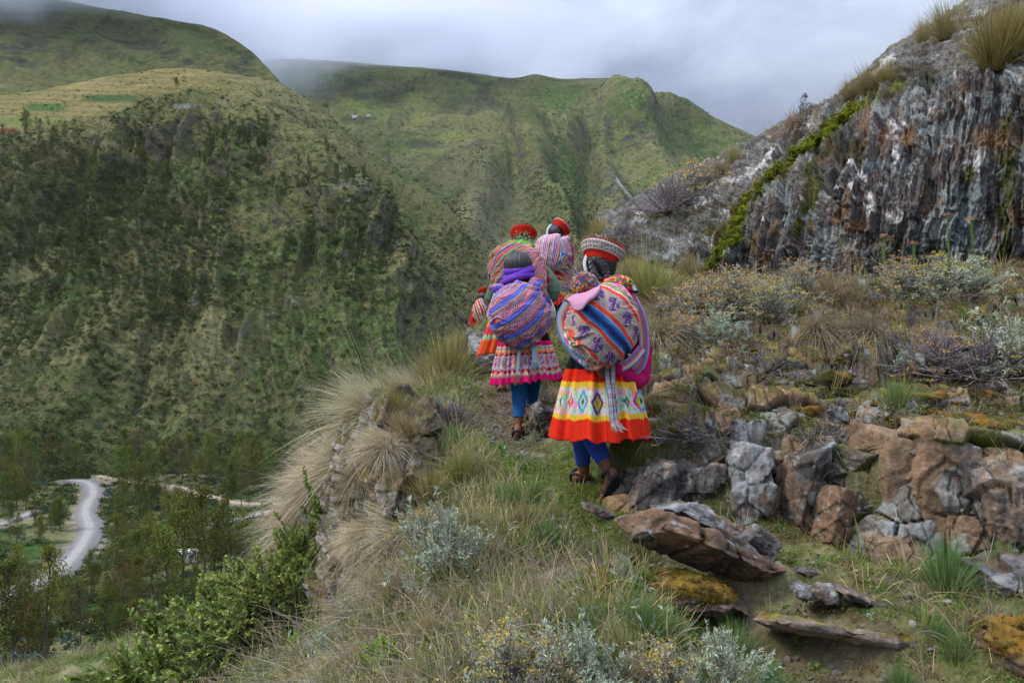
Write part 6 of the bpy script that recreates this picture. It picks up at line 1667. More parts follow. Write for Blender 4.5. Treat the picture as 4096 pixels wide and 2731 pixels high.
def hat(parent, c, rx, tilt, kind, s_=1.0):
    """flat woollen montera: dished brim seen from behind, tilt = euler"""
    t = np.linspace(0, 1, 8)
    if kind == 'band': prof = [(0.070, -0.030), (0.076, -0.018), (0.084, -0.006), (0.096, 0.002), (0.107, 0.018), (0.113, 0.034), (0.112, 0.044), (0.100, 0.048), (0.07, 0.040), (0.0, 0.036)]
    else: prof = [(0.060, -0.028), (0.080, -0.012), (0.098, 0.004), (0.110, 0.016), (0.116, 0.026), (0.117, 0.032), (0.112, 0.036), (0.100, 0.034), (0.06, 0.030), (0.0, 0.028)]
    pr = catmull(np.array(prof), 40) * s_
    an = np.linspace(0, 2 * math.pi, 180, endpoint=False)
    P = np.stack([pr[:, 0:1] * np.cos(an), pr[:, 0:1] * np.sin(an), pr[:, 1:2] + 0 * an], -1)
    P[..., 2] += 0.006 * np.sin(2 * an + 1)[None] * (pr[:, 0:1] / (0.11 * s_)) ** 2
    c_ = np.zeros(P.shape) + (0.50, 0.025, 0.015)
    row = np.arange(40)[:, None] + 0 * an; AN = an + 0 * row
    if kind == 'band':
        z = (row > 11) & (row < 29)
        tex = noise(AN * 40, row * 0.9, 0.0, 7)
        c_ = mixc(c_, (0.50, 0.47, 0.45), z); c_ = mixc(c_, (0.16, 0.15, 0.15), z & (tex > 0.15)); c_ = mixc(c_, (0.3, 0.06, 0.04), z & ((row % 6) == 3) & (tex < 0))
        c_ = mixc(c_, (0.10, 0.22, 0.08), z & (row > 18) & (row < 21) & (np.sin(AN * 30) > 0)); c_ = mixc(c_, (0.6, 0.58, 0.56), z & ((row == 13) | (row == 27)))
    elif kind == 'rim':
        z = (row > 15) & (row < 24)
        c_ = mixc(c_, (0.30, 0.34, 0.42), z); c_ = mixc(c_, (0.6, 0.3, 0.08), z & (row > 20)); c_ = mixc(c_, (0.55, 0.53, 0.52), z & (row < 18)); c_ = mixc(c_, (0.45, 0.05, 0.06), z & (np.sin(AN * 36) > 0.5))
    elif kind == 'fringe':
        c_ = mixc(c_, (0.30, 0.02, 0.015), (row > 22))
    rotm = euler_np(*tilt); P = P @ rotm.T + np.array(c)
    o = grid_obj('hat', P, M['wool'], c_, parent, closed=True)
    b = Bag()
    N_ = 46
    for i in range(N_):       # toothed trim round the upper edge
        a = 2 * math.pi * i / N_; r0 = pr[28, 0]; z0 = pr[28, 1]
        e_ = lambda aa, r_, z_: np.array([r_ * math.cos(aa), r_ * math.sin(aa), z_])
        w_ = math.pi / N_ * 0.95
        V = np.array([e_(a - w_, r0, z0), e_(a + w_, r0, z0), e_(a + 0.3 * w_, r0 + 0.004, z0 + 0.014 * s_), e_(a - w_, r0 - 0.008, z0), e_(a + w_, r0 - 0.008, z0)]) @ rotm.T + np.array(c)
        b.add(V, [[0, 1, 2], [3, 2, 4], [0, 2, 3], [1, 4, 2]], (0.42, 0.04, 0.025) if kind != 'fringe' else (0.12, 0.03, 0.02))
    obj('trim', b.mesh('hat_trim', M['wool'], False), o)
    return o
def hair_cap(parent, c, r, seed=1, part=True, name='hair'):
    n, m = 60, 160
    a = np.linspace(0.02, math.pi - 0.5, n)[:, None]; t = np.linspace(0, 2 * math.pi, m, endpoint=False)[None, :]
    D = np.stack([np.sin(a) * np.cos(t), np.sin(a) * np.sin(t), np.cos(a) + 0 * t], -1)
    k = 1 + 0.018 * np.sin(t * 34 + 2 * noise(a * 3, t * 3, 0.0, seed)) + 0.03 * noise(t * 7, a * 2, 0.0, seed + 1)
    if part: k = k * (1 - 0.035 * np.exp(-((t - 4.71) / 0.06) ** 2) * (a > 0.5))
    V = D * np.array(r) * k[..., None]
    return grid_obj(name, V + np.array(c), HAIR, None, parent, closed=True)
def braid(b, pts, r0, r1, n=16):
    A = catmull(np.array(pts, float), n)
    for i, p in enumerate(A):
        f = i / (n - 1); r_ = r0 + (r1 - r0) * f; s_ = 1 if i % 2 else -1
        t = A[min(i + 1, n - 1)] - A[max(i - 1, 0)]; t /= np.linalg.norm(t)
        side = np.cross(t, [0, 1.0, 0]); side /= np.linalg.norm(side)
        Rm = np.stack([side, [0, 1.0, 0], t], 1)
        ang = 0.5 * s_; Rr = np.array([[math.cos(ang), 0, math.sin(ang)], [0, 1, 0], [-math.sin(ang), 0, math.cos(ang)]])
        ellipsoid(b, p + side * s_ * r_ * 0.45, (r_ * 0.85, r_ * 0.8, r_ * 1.25), (.02, .02, .02), Rm @ Rr, 8, 10)
def head(b, c, s_=1.0, face=True):
    c = np.array(c, float)
    ellipsoid(b, c, (0.074 * s_, 0.090 * s_, 0.102 * s_)); ellipsoid(b, c + (0, 0.030 * s_, -0.055 * s_), (0.054 * s_, 0.062 * s_, 0.055 * s_))
    closed_tube(b, [c + (0, 0.088 * s_, 0.005 * s_), c + (0, 0.105 * s_, -0.028 * s_)], [0.009 * s_, 0.014 * s_])
    for q in (-1, 1):
        ellipsoid(b, c + (q * 0.076 * s_, 0.0, -0.012 * s_), (0.009 * s_, 0.020 * s_, 0.030 * s_))
        ellipsoid(b, c + (q * 0.030 * s_, 0.074 * s_, -0.045 * s_), (0.024 * s_, 0.018 * s_, 0.020 * s_))
        ellipsoid(b, c + (q * 0.029 * s_, 0.079 * s_, 0.006 * s_), (0.015 * s_, 0.012 * s_, 0.009 * s_))
    ellipsoid(b, c + (0, 0.090 * s_, -0.062 * s_), (0.024 * s_, 0.010 * s_, 0.009 * s_))
class Who:
    def __init__(s, u, v, Y, label, drop=0.0):
        p = px(u, v, Y); s.o = p
        s.t = empty('person', p); tag(s.t, label, 'person'); s.Y = Y
    def L(s, u, v, dy=0.0):
        q = px(u, v, s.Y + dy) - s.o
        return np.array(q)
def ribbon(parent, pts, w, colf, name='belt', nrm=(0, -1, 0), th_=0.003):
    A = catmull(np.array(pts, float), 60)
    T = np.gradient(A, axis=0); T /= np.linalg.norm(T, axis=1, keepdims=True)
    sd = np.cross(T, np.array(nrm, float)); sd /= np.linalg.norm(sd, axis=1, keepdims=True); nn = np.cross(sd, T)
    prof = np.array([(-1, 0), (-.98, 1), (-.5, 1.2), (0, 1.3), (.5, 1.2), (.98, 1), (1, 0), (.98, -1), (0, -1), (-.98, -1)])
    P = A[:, None] + sd[:, None] * (prof[:, 0] * w / 2)[None, :, None] + nn[:, None] * (prof[:, 1] * th_ / 2)[None, :, None]
    ss = np.linspace(0, 1, 60)[:, None] + 0 * prof[:, 0]; xx = prof[:, 0] + 0 * ss
    return grid_obj(name, P, M['woven'], colf(xx, ss), parent, closed=True)
def fringe(parent, pts, w, n, L_, col, name='fringe', seed=3):
    b = Bag(); rs = np.random.RandomState(seed); p0 = np.array(pts[0], float); d_ = np.array(pts[1], float) - p0; d_ /= np.linalg.norm(d_)
    for i in range(n):
        o_ = (i / (n - 1) - .5) * w
        s0 = p0 + np.array([o_, rs.normal(0, .002), 0]); e_ = s0 + d_ * L_ * rs.uniform(.75, 1.1) + np.array([o_ * 0.8 + rs.normal(0, .008), rs.normal(0, .006), 0])
        closed_tube(b, [s0, (s0 + e_) / 2 + rs.normal(0, .004, 3), e_], [0.0025, 0.0025, 0.002], np.array(col) * rs.uniform(.6, 1.2), 5)
    return obj(name, b.mesh(name, M['wool']), parent)

# ---------------------------------------------------------------- nearest walker
A_ = Who(600, 502, 4.45, 'nearest woman, red skirt with diamond band, blue leggings, grey-banded hat, hands behind her back')
L = A_.L; t = A_.t
b = Bag()
hd = L(600, 264, 0.10)
closed_tube(b, [(0, 0, .74), (0, .03, .88), (0, .05, 1.02), (0, .08, 1.14), (0, .09, 1.20)], [(.135, .10), (.115, .088), (.135, .09), (.16, .08), (.07, .05)], k=20)
closed_tube(b, [(0, .09, 1.17), hd + (0, -.01, -.06)], [.048, .045])
head(b, hd)
la, ra = L(584, 476, 0.30), L(609, 471, 0.02)
closed_tube(b, [(-.08, .02, .74), (-.095, .14, .46), la], [.085, .058, .032]); closed_tube(b, [(.07, .0, .74), (-.04, .10, .42), ra], [.085, .058, .032])
hl, tl_ = L(575, 481.5, 0.27), L(590, 478.5, 0.44)
hr, tr_ = L(616, 474, -0.04), L(606, 503, 0.07)
foot(b, la, hl, tl_); foot(b, ra, hr, tr_, (-0.3, 0.9, 0.4))
el, wr = L(566, 334, -0.04), L(589, 356, -0.27)
er, wr2 = L(640, 378, 0.02), L(612, 366, -0.13)
closed_tube(b, [(-.16, .07, 1.13), el, wr], [.042, .036, .022]); hand(b, wr, L(603, 369, -0.29) - wr, 1, 1.0)
closed_tube(b, [(.16, .07, 1.13), er, wr2], [.042, .036, .022]); hand(b, wr2, L(600, 371, -0.15) - wr2, -1, 1.0)
fused(b, 'body', SK, t, 0.005, smooth=2)
b = Bag()
closed_tube(b, [(0, .01, .72), (0, .03, .86), (0, .05, 1.02), (0, .08, 1.13), (0, .088, 1.19)], [(.155, .115), (.14, .105), (.155, .105), (.175, .09), (.075, .06)], k=20)
closed_tube(b, [(0, .085, 1.14), (.0, .09, 1.25)], [.068, .060])
fused(b, 'sweater', solid_mat('orange_red_wool', 'wool', (0.46, 0.065, 0.03)), t, 0.008)
b = Bag(); closed_tube(b, [(-.12, .10, 1.09), (el + (-.12, .10, 1.09)) / 2, el, (el + wr) / 2 + (0, 0, -.01), wr * .9 + el * .1], [.054, .048, .044, .042, .036])
fused(b, 'sleeve', solid_mat('turquoise_knit', 'wool', (0.05, 0.30, 0.42)), t, 0.007, smooth=4)['label'] = 'turquoise left sleeve'
b = Bag(); closed_tube(b, [(.15, .06, 1.13), (er + (.15, .06, 1.13)) / 2 + (.04, 0, .01), er, (er + wr2) / 2 + (0, 0, -.015), wr2 * .85 + er * .15], [.062, .058, .056, .050, .040])
fused(b, 'sleeve', solid_mat('magenta_cloth', 'wool', (0.42, 0.012, 0.11)), t, 0.007, smooth=4)['label'] = 'magenta right sleeve'
skirt('skirt', t, (0.0, .03), (.008, .03), (.15, .12), (.275, .24), L(0, 354)[2], L(0, 437)[2], skirt_a, M['wool'], 15, .028, 4, 0.72, n=120, m=900)
legpath = lambda pts, f: catmull(np.array(pts, float), 101)[int(f[0] * 100):int(f[1] * 100)][::12]
legging(t, legpath([(-.08, .02, .74), (-.095, .14, .46), la], (.40, .90)), [.070, .060, .052, .042], (0.045, 0.085, 0.42))
legging(t, legpath([(.07, .0, .74), (-.04, .10, .42), ra], (.40, .93)), [.072, .066, .056, .042], (0.045, 0.085, 0.42))
sandal(t, hl, tl_, la); sandal(t, hr, tr_, ra, (-0.3, 0.9, 0.4))
hc = hair_cap(t, hd + (.002, -.012, .008), (.090, .098, .116), 3)
b = Bag(); braid(b, [L(596, 258, .0), L(603, 264, -.01), L(606, 272, -.01), L(610, 281, -.02), L(611, 290, -.03)], .020, .014, 18); braid(b, [L(592, 262, .02), L(594, 272, .0), L(600, 279, -.01)], .018, .014, 10)
fused(b, 'braid', HAIR, hc, 0.004, smooth=0)
ha = hat(t, L(601, 256, .07), .1, (R(-9), R(17), 0.3), 'band', 1.12)
ribbon(ha, [L(587, 254, .06), L(584.5, 262, .04), L(586, 271, .03), L(588, 279, .05)], .018, lambda x, s_: mixc(np.zeros(x.shape + (3,)) + (.62, .61, .60), (.3, .1, .1), (np.abs((s_ * 9) % 1 - .5) < .14) & (np.abs(x) < .5)), 'strap', (-.4, -1, 0))
def belt_a(x, s_):
    c = np.zeros(x.shape + (3,)) + (0.42, 0.42, 0.42)
    c = mixc(c, (0.16, 0.25, 0.30), (np.abs((s_ * 22) % 1 - .5) + np.abs(x) * .5 < .4)); c = mixc(c, (0.5, 0.2, 0.25), (np.abs((s_ * 11) % 1 - .5) < .1)); c = mixc(c, (0.05, 0.05, 0.12), np.abs(x) > .8)
    return c
ribbon(t, [L(606, 362, -.16), L(607.5, 378, -.23), L(610, 395, -.27), L(612, 418, -.295), L(613.5, 424, -.30)], .026, belt_a)
ribbon(t, [L(613, 362, -.16), L(613, 378, -.22), L(612.5, 396, -.26), L(615, 416, -.29), L(616, 422, -.295)], .026, belt_a)
fringe(t, [L(613.5, 423, -.30), L(618, 431, -.305)], .026, 14, .05, (0.6, 0.55, 0.5), seed=3); fringe(t, [L(616, 421, -.298), L(622, 430, -.305)], .026, 14, .05, (0.55, 0.4, 0.4), seed=5)
# her bundle: a thing she carries
bc = L(602.5, 326, -0.20)
bt = empty('bundle', tuple(A_.o + Vector(bc))); tag(bt, 'cream, red and blue striped carrying cloth with purple bird and flower motifs', 'bundle')
shapeA = lambda D: 1 + 0.05 * np.clip(D[..., 0] * D[..., 2] * 2, -1, 1) - 0.10 * np.clip(-D[..., 0] * -D[..., 2] * 0, 0, 1) - 0.10 * np.exp(-((D[..., 0] + .75) ** 2 + (D[..., 2] + .65) ** 2) / .12)
blob('cloth', bt, (0, 0, 0), (.186, .17, .218), weave_a, M['woven'], .016, 21, 300, 640, 2.25, shapeA, (0.78, -0.63)).name = 'cloth'
def floral(p, q, seed):
    n1 = noise(p * 60, q * 60, 0.0, seed); n2 = noise(p * 85, q * 85, 3.0, seed)
    c = np.zeros(p.shape + (3,)) + (0.50, 0.03, 0.05)
    c = mixc(c, (0.08, 0.25, 0.06), n1 > .3); c = mixc(c, (0.62, 0.03, 0.22), n1 < -.35); c = mixc(c, (0.7, 0.4, 0.05), n2 > .45); c = mixc(c, (0.03, 0.08, 0.05), n2 < -.55)
    return c
LB = lambda u, v, dy: L(u, v, dy) - bc
blob('knot', bt, LB(619, 284, -.10), (.075, .07, .050), floral, M['woven'], .012, 5, 60, 120)
blob('knot', bt, LB(611, 288, -.15), (.050, .045, .028), lambda p, q, s_: mixc(np.zeros(p.shape + (3,)) + (.58, .02, .2), (.55, .5, .55), np.abs(q) < .003), M['woven'], .008, 6, 50, 90)
def shawl_stripe(k=1.0, base=(.6, .03, .2)):
    def f(x, s_):
        c = np.zeros(x.shape + (3,)) + base
        for a_, b_, k_ in ((-1, -.72, (.7, .25, .4)), (-.5, -.3, (.05, .2, .45)), (-.3, -.15, (.3, .5, .6)), (.0, .15, (.6, .1, .06)), (.35, .5, (.1, .3, .08)), (.5, .6, (.6, .55, .5)), (.8, 1.01, (.04, .15, .4))): c = mixc(c, k_, (x >= a_) & (x < b_))
        return c
    return f
for pts, w in (([L(632, 298, -.12), L(641, 318, -.10), L(644, 342, -.08), L(641, 362, -.07), L(632, 372, -.05)], .06), ([L(571, 303, -.14), L(564, 318, -.10), L(567, 335, -.10), L(578, 352, -.12), L(590, 362, -.12)], .085), ([L(606, 367, -.13), L(620, 367, -.12), L(632, 360, -.11), L(642, 348, -.09)], .055)):
    ribbon(bt, [p - bc for p in pts], w, shawl_stripe(), 'cloth_edge', (-.1, -1, .1), .02)
ribbon(bt, [LB(632, 292, -.10), LB(624, 280, .0), LB(614, 277, .09), LB(606, 284, .20)], .07, shawl_stripe(base=(.55, .03, .15)), 'shoulder_tie', (0, -.3, 1), .02)
# the child in the bundle
cb = L(584.5, 285, -.24); ct = empty('person', tuple(A_.o + Vector(cb))); tag(ct, 'small child carried in the nearest bundle, wearing a cap of coloured beads and pink hood', 'person')
b = Bag(); head(b, (0, .01, -.01), .72); closed_tube(b, [(0, .02, -.07), (.03, .06, -.16), (.04, .06, -.28)], [.03, .062, .07]); closed_tube(b, [(-.05, .05, -.13), (-.06, .12, -.2)], [.022, .018]); closed_tube(b, [(.09, .05, -.13), (.12, .12, -.2)], [.022, .018])
fused(b, 'body', SK, ct, 0.006)
n, m = 30, 60
a = np.linspace(0.01, 1.9, n)[:, None]; tt = np.linspace(0, 2 * math.pi, m, endpoint=False)[None, :]
P = np.stack([.068 * np.sin(a) * np.cos(tt), .068 * np.sin(a) * np.sin(tt), .066 * np.cos(a) + 0 * tt], -1) @ euler_np(R(38), R(-8), 0).T
cp = grid_obj('cap', P, M['wool'], np.zeros(P.shape) + (.5, .2, .2), ct, closed=True)
b = Bag(); pal = [(.6, .03, .03), (.7, .45, .02), (.1, .4, .06), (.6, .05, .25), (.03, .15, .4), (.65, .6, .55), (.75, .2, .03), (.05, .3, .3), (.25, .04, .3)]
rb = random.Random(4)
sp_ = 0
while sp_ < 11.5 * 2 * math.pi:
    a_ = sp_ / (11.5 * 2 * math.pi) * 1.75; 
    p_ = np.array([.071 * math.sin(a_) * math.cos(sp_), .071 * math.sin(a_) * math.sin(sp_), .069 * math.cos(a_)]) @ euler_np(R(38), R(-8), 0).T
    ellipsoid(b, p_, (.0058,) * 3, rb.choice(pal), None, 5, 6)
    sp_ += .0105 / max(.071 * math.sin(a_), .008)
tag(obj('beads', b.mesh('beads', M['plastic']), cp), kind='stuff')
def plain(k, v_=.12):
    return lambda p, q, seed: (np.zeros(p.shape + (3,)) + k) * (1 + v_ * noise(p * 40, q * 40, 0.0, seed))[..., None]
ho = Bag(); LC = lambda u, v, dy: L(u, v, dy) - cb
A1 = catmull(np.array([LC(567, 298, -.27), LC(574, 294, -.31), LC(584, 292, -.33), LC(593, 288, -.32), LC(600, 284, -.27), LC(599, 281, -.15)]), 60)
A2 = catmull(np.array([LC(569, 302, -.30), LC(574, 309, -.375), LC(581, 309, -.40), LC(588, 302, -.39), LC(598, 294, -.35), LC(604, 287, -.20)]), 60)
up = np.linspace(0, 1, 26)[:, None, None]
mid = A1[None] * (1 - up) + A2[None] * up + np.array([0, -.020, 0]) * np.sin(up * math.pi)
P = np.concatenate([mid, mid[::-1] + np.array([0.001, .014, -.003])], 0)
P = P + (0.0025 * noise(P[..., 0] * 40, P[..., 2] * 40, 0.0, 3))[..., None] * np.array([0, 1, 0.4])
grid_obj('hood', P, M['wool'], np.zeros(P.shape) + (.50, .26, .36), ct)

# ---------------------------------------------------------------- second walker
B_ = Who(519, 437, 6.3, 'bareheaded woman in a purple scarf, magenta patterned skirt and bright blue leggings')
L = B_.L; t = B_.t
b = Bag(); hd = L(518, 268, .10)
closed_tube(b, [(.03, 0, .78), (.03, .03, .92), (.02, .05, 1.04), (.01, .08, 1.15), (0, .09, 1.21)], [(.135, .10), (.115, .088), (.135, .09), (.16, .08), (.07, .05)], k=20)
closed_tube(b, [(0, .09, 1.18), hd + (0, -.01, -.06)], [.048, .045]); head(b, hd)
la, ra = L(518.5, 426, .0), L(531, 412, .33)
closed_tube(b, [(-.05, .0, .78), (0.0, .05, .44), la], [.085, .058, .030]); closed_tube(b, [(.11, .0, .78), (.12, .2, .48), ra], [.085, .058, .030])
hl, tl_ = L(517, 436.5, -.05), L(520, 434, .14)
hr, tr_ = L(532, 420, .28), L(531, 425, .46)
foot(b, la, hl, tl_); foot(b, ra, hr, tr_)
er, wr = L(549.5, 316, .03), L(544, 326, .16); el = L(492, 316, .05)
closed_tube(b, [(-.16, .07, 1.13), el, el + (.06, .18, .02)], [.042, .036, .022]); hand(b, el + (.06, .18, .02), (.5, .8, .1), 1)
closed_tube(b, [(.17, .07, 1.13), er, wr], [.042, .036, .022]); hand(b, wr, (-.4, .8, 0), -1)
fused(b, 'body', SK, t, .006)
b = Bag(); closed_tube(b, [(.035, .01, .76), (.035, .03, .9), (.02, .05, 1.04), (0.01, .08, 1.14), (0, .088, 1.2)], [(.185, .125), (.155, .115), (.155, .105), (.175, .09), (.075, .06)], k=20)
fused(b, 'sweater', solid_mat('orange_knit', 'wool', (0.55, 0.07, 0.035)), t, .008)
m_cream = solid_mat('cream_knit', 'wool', (0.46, 0.40, 0.32))
b = Bag(); closed_tube(b, [(.16, .06, 1.13), (er + (.16, .06, 1.13)) / 2 + (.02, 0, 0), er, wr], [.06, .056, .052, .040]); fused(b, 'sleeve', m_cream, t, .007)
b = Bag(); closed_tube(b, [(-.15, .06, 1.13), el, el + (.05, .15, .02)], [.055, .045, .036]); fused(b, 'sleeve', m_cream, t, .007)
skirt('skirt', t, L(524, 330)[[0]].tolist() + [.03], [L(525.5, 382)[0], .03], (.16, .12), (.275, .24), L(0, 328)[2], L(0, 382)[2] + .01, skirt_b, M['wool'], 30, .015, 9, 0.7, n=120, m=900, dip=0.02)
legging(t, legpath([(-.05, .0, .78), (0.0, .05, .44), la], (.30, .97)), [.078, .066, .056, .040], (0.03, 0.16, 0.44))
legging(t, legpath([(.11, .0, .78), (.12, .2, .48), ra], (.30, .97)), [.074, .064, .052, .040], (0.03, 0.13, 0.36))
sandal(t, hl, tl_, la); sandal(t, hr, tr_, ra)
hair_cap(t, hd + (.0, -.012, .016), (.112, .110, .122), 7, True)
sc_ = Bag()
for k in range(4):     # scarf wound round the neck
    zz_ = k * .030; rr_ = .112 - .008 * k
    an = np.linspace(-.3, 2 * math.pi - .3, 40)
    ring = np.stack([rr_ * np.cos(an) * 1.05, -.80 * rr_ * np.sin(an) + .02, zz_ + .022 * np.sin(an * 1 + k * 1.3) - .05 * np.cos(an) * (-.6)], -1) + L(518, 280, .05)
    Vb = catmull(ring, 60)
    closed_tube(sc_, Vb, np.tile([[.026, .026]], (60, 1)), k=10)
so = obj('scarf', sc_.mesh('scarf', solid_mat('purple_knit', 'wool', (0.15, 0.055, 0.42))), t)
def belt_b(x, s_):
    c = np.zeros(x.shape + (3,)) + (0.16, 0.30, 0.42); c = mixc(c, (0.35, 0.45, 0.5), (np.abs((s_ * 16) % 1 - .5) < .16)); return mixc(c, (0.4, 0.2, 0.06), np.abs(x) > .8)
ribbon(t, [L(533.5, 334, -.14), L(534, 345, -.20), L(534.5, 355, -.235), L(535, 363, -.25)], .042, belt_b); fringe(t, [L(535, 362, -.25), L(535, 371, -.255)], .042, 18, .065, (.25, .34, .42), seed=8)
ribbon(t, [L(519.5, 343, -.15), L(519, 352, -.22), L(518, 366, -.255), L(517, 376, -.27)], .022, belt_b); fringe(t, [L(517, 375, -.27), L(516, 384, -.275)], .022, 10, .07, (.3, .15, .08), seed=9)
bc = L(519, 313, -.20); bt = empty('bundle', tuple(B_.o + Vector(bc))); tag(bt, 'round carrying cloth with periwinkle blue stripes and pink woven bands below the purple scarf', 'bundle')
LB = lambda u, v, dy: L(u, v, dy) - bc
blob('cloth', bt, (0, 0, 0), (.220, .18, .240), weave_b, M['woven'], .020, 31, 260, 560, 2.2, lambda D: 1 - .05 * np.clip(D[..., 2], 0, 1) * np.abs(D[..., 0]) * 2, (0.9, 0.42))
blob('knot', bt, LB(536, 285, -.14), (.055, .05, .05), weave_b, M['woven'], .014, 7, 60, 110)
blob('knot', bt, LB(498, 288, -.12), (.06, .05, .035), weave_b, M['woven'], .012, 8, 60, 110)
ribbon(bt, [LB(530, 286, -.12), LB(540, 290, -.06), LB(546, 300, -.02), LB(548, 312, .04)], .075, lambda x, s_: weave_b(x * .05, s_ * .2, 1), 'cloth_edge', (-.2, -1, .3), .02)
ribbon(bt, [LB(539, 290, -.10), LB(534, 279, .0), LB(528, 276, .09), LB(524, 284, .20)], .06, lambda x, s_: weave_b(x * .05, s_ * .2, 2), 'shoulder_tie', (0, -.3, 1), .02)

# ---------------------------------------------------------------- third walker
C_ = Who(501, 394, 7.2, 'woman with flat red hat and green sweater, mostly hidden behind the purple scarf')
L = C_.L; t = C_.t; b = Bag(); hd = L(523, 243, .12); cx_ = .18
closed_tube(b, [(cx_ - .04, 0, .78), (cx_ - .02, .03, .92), (cx_, .05, 1.04), (cx_, .08, 1.17), (cx_ + .01, .09, 1.22)], [(.135, .10), (.115, .088), (.135, .09), (.16, .08), (.07, .05)], k=18)
closed_tube(b, [(cx_, .09, 1.2), hd + (0, -.01, -.06)], [.048, .045]); head(b, hd)
la, ra = L(503, 383, .0), L(512, 376, .3)
closed_tube(b, [(cx_ - .12, .0, .78), (.06, .05, .44), la], [.085, .058, .032]); closed_tube(b, [(cx_ + .04, .0, .78), (.14, .2, .48), ra], [.085, .058, .030])
hl, tl_ = L(502, 393, -.04), L(497, 393, .14); foot(b, la, hl, tl_); foot(b, ra, L(513, 384, .26), L(511, 387, .44))
el, er = L(491, 298, .0), L(553, 292, -.0)
closed_tube(b, [(cx_ - .16, .07, 1.14), el, el + (.08, .2, .0)], [.042, .036, .022]); closed_tube(b, [(cx_ + .16, .07, 1.14), er, er + (-.09, .1, -.12)], [.042, .036, .022])
hand(b, el + (.08, .2, 0), (.5, .8, .1), 1); hand(b, er + (-.09, .1, -.12), (-.6, .4, -.3), -1)
fused(b, 'body', SK, t, .007)
m_gr = solid_mat('sage_green_knit', 'wool', (0.11, 0.18, 0.125))
b = Bag(); closed_tube(b, [(cx_ - .02, .01, .76), (cx_, .05, 1.0), (cx_, .08, 1.14), (cx_, .088, 1.2)], [(.15, .12), (.16, .11), (.18, .095), (.075, .06)], k=18)
closed_tube(b, [(cx_ - .15, .06, 1.14), el, el + (.07, .18, .0)], [.062, .058, .045]); closed_tube(b, [(cx_ + .15, .06, 1.15), (er + (cx_ + .15, .06, 1.15)) / 2 + (.03, 0, .02), er, er + (-.08, .09, -.11)], [.066, .068, .066, .05])
fused(b, 'sweater', m_gr, t, .008)
skirt('skirt', t, (cx_ - .06, .03), (cx_ - .12, .03), (.17, .12), (.27, .25), L(0, 308)[2], L(0, 350)[2], skirt_c, M['wool'], 22, .022, 13, .7, n=70, m=520, dip=.03)
sandal(t, hl, tl_, la); sandal(t, L(513, 384, .26), L(511, 387, .44), ra)
hair_cap(t, hd + (.0, -.012, .004), (.094, .10, .11), 9); hat(t, L(523.5, 236, .08), .1, (R(-38), R(4), 0), 'fringe', 1.06)
b = Bag()
for k in range(4):
    an = np.linspace(-.9, .9, 12); closed_tube(b, np.stack([.07 * np.sin(an), -.1 * np.cos(an), 0 * an - k * .012], -1) + hd + (.03, 0, .02), np.full(12, .003), (.6, .6, .6), 6)
obj('hat_band', b.mesh('hat_band', solid_mat('white_cord', 'wool', (.55, .55, .55))), t)
bc = L(518, 272, -.20); bt = empty('bundle', tuple(C_.o + Vector(bc))); tag(bt, 'boxy salmon, green and navy diagonal-striped carrying cloth of the woman with the flat red hat', 'bundle')
LB = lambda u, v, dy: L(u, v, dy) - bc
blob('cloth', bt, (0, 0, 0), (.242, .17, .248), weave_c, M['woven'], .018, 41, 160, 320, 2.7, lambda D: 1 - .10 * np.clip(D[..., 0] * D[..., 2] * 1.6, 0, 1) + .05 * np.clip(-D[..., 0] * D[..., 2] * 1.6, 0, 1), (0.74, .67))
ribbon(bt, [LB(534, 262, -.14), LB(545, 275, -.08), LB(550, 290, -.02), LB(548, 302, .05)], .10, lambda x, s_: weave_c(x * .07, s_ * .2, 1), 'cloth_edge', (-.2, -1, .3), .025)
bg_ = L(519, 246.5, -.10); pb = empty('bag', tuple(C_.o + Vector(bg_))); tag(pb, 'bright green plastic bag showing at the top of the salmon striped bundle', 'bag')
blob('sheet', pb, (0, 0, 0), (.125, .07, .045), lambda p, q, s_: (np.zeros(p.shape + (3,)) + (.25, .68, .06)) * (1 + .5 * noise(p * 50, q * 50, 0.0, 3))[..., None], M['plastic'], .02, 6, 50, 110)
hb_ = Bag(); rs_ = np.random.RandomState(3)
blades(hb_, 40, .11, .5, .1, .003, (.2, .22, .1), (.3, .32, .18), .07, rs=rs_); leaves(hb_, rs_.normal(0, .03, (80, 3)) * (1.4, 1, .6) + (0, 0, .08), rs_.normal(0, 1, (80, 3)), .018, .010, (.25, .3, .15), rs_)
ho = obj('herbs', hb_.mesh('herbs', M['grass'], False), None, tuple(C_.o + Vector(bg_) + Vector((.03, -.02, .02)))); tag(ho, 'small sprigs of plants sticking out of the green plastic bag', 'plant')

# ---------------------------------------------------------------- fourth walker, highest
D_ = Who(556, 343, 9.5, 'woman in a tilted red hat and red skirt carrying the white and pink striped bundle')
L = D_.L; t = D_.t; b = Bag(); hd = L(555.5, 233, .13)
closed_tube(b, [(0, 0, .76), (0, .03, .9), (-.01, .05, 1.02), (0, .08, 1.14), (0, .09, 1.2)], [(.135, .10), (.115, .088), (.135, .09), (.16, .08), (.07, .05)], k=18)
closed_tube(b, [(0, .09, 1.17), hd + (0, -.01, -.06)], [.048, .045]); head(b, hd)
la, ra = (-.07, .0, .07), (.08, .2, .09)
closed_tube(b, [(-.08, .0, .76), (-.07, .05, .42), la], [.085, .058, .032]); closed_tube(b, [(.08, .0, .76), (.08, .2, .44), ra], [.085, .058, .030])
foot(b, la, (-.07, -.04, 0), (-.07, .17, 0)); foot(b, ra, (.08, .16, .02), (.08, .37, .02))
el, er = (-.2, .0, .9), L(565.5, 276, .02)
closed_tube(b, [(-.16, .07, 1.13), el, (-.12, .2, .85)], [.042, .036, .022]); closed_tube(b, [(.16, .07, 1.13), er, er + (-.04, .12, -.15)], [.042, .036, .022])
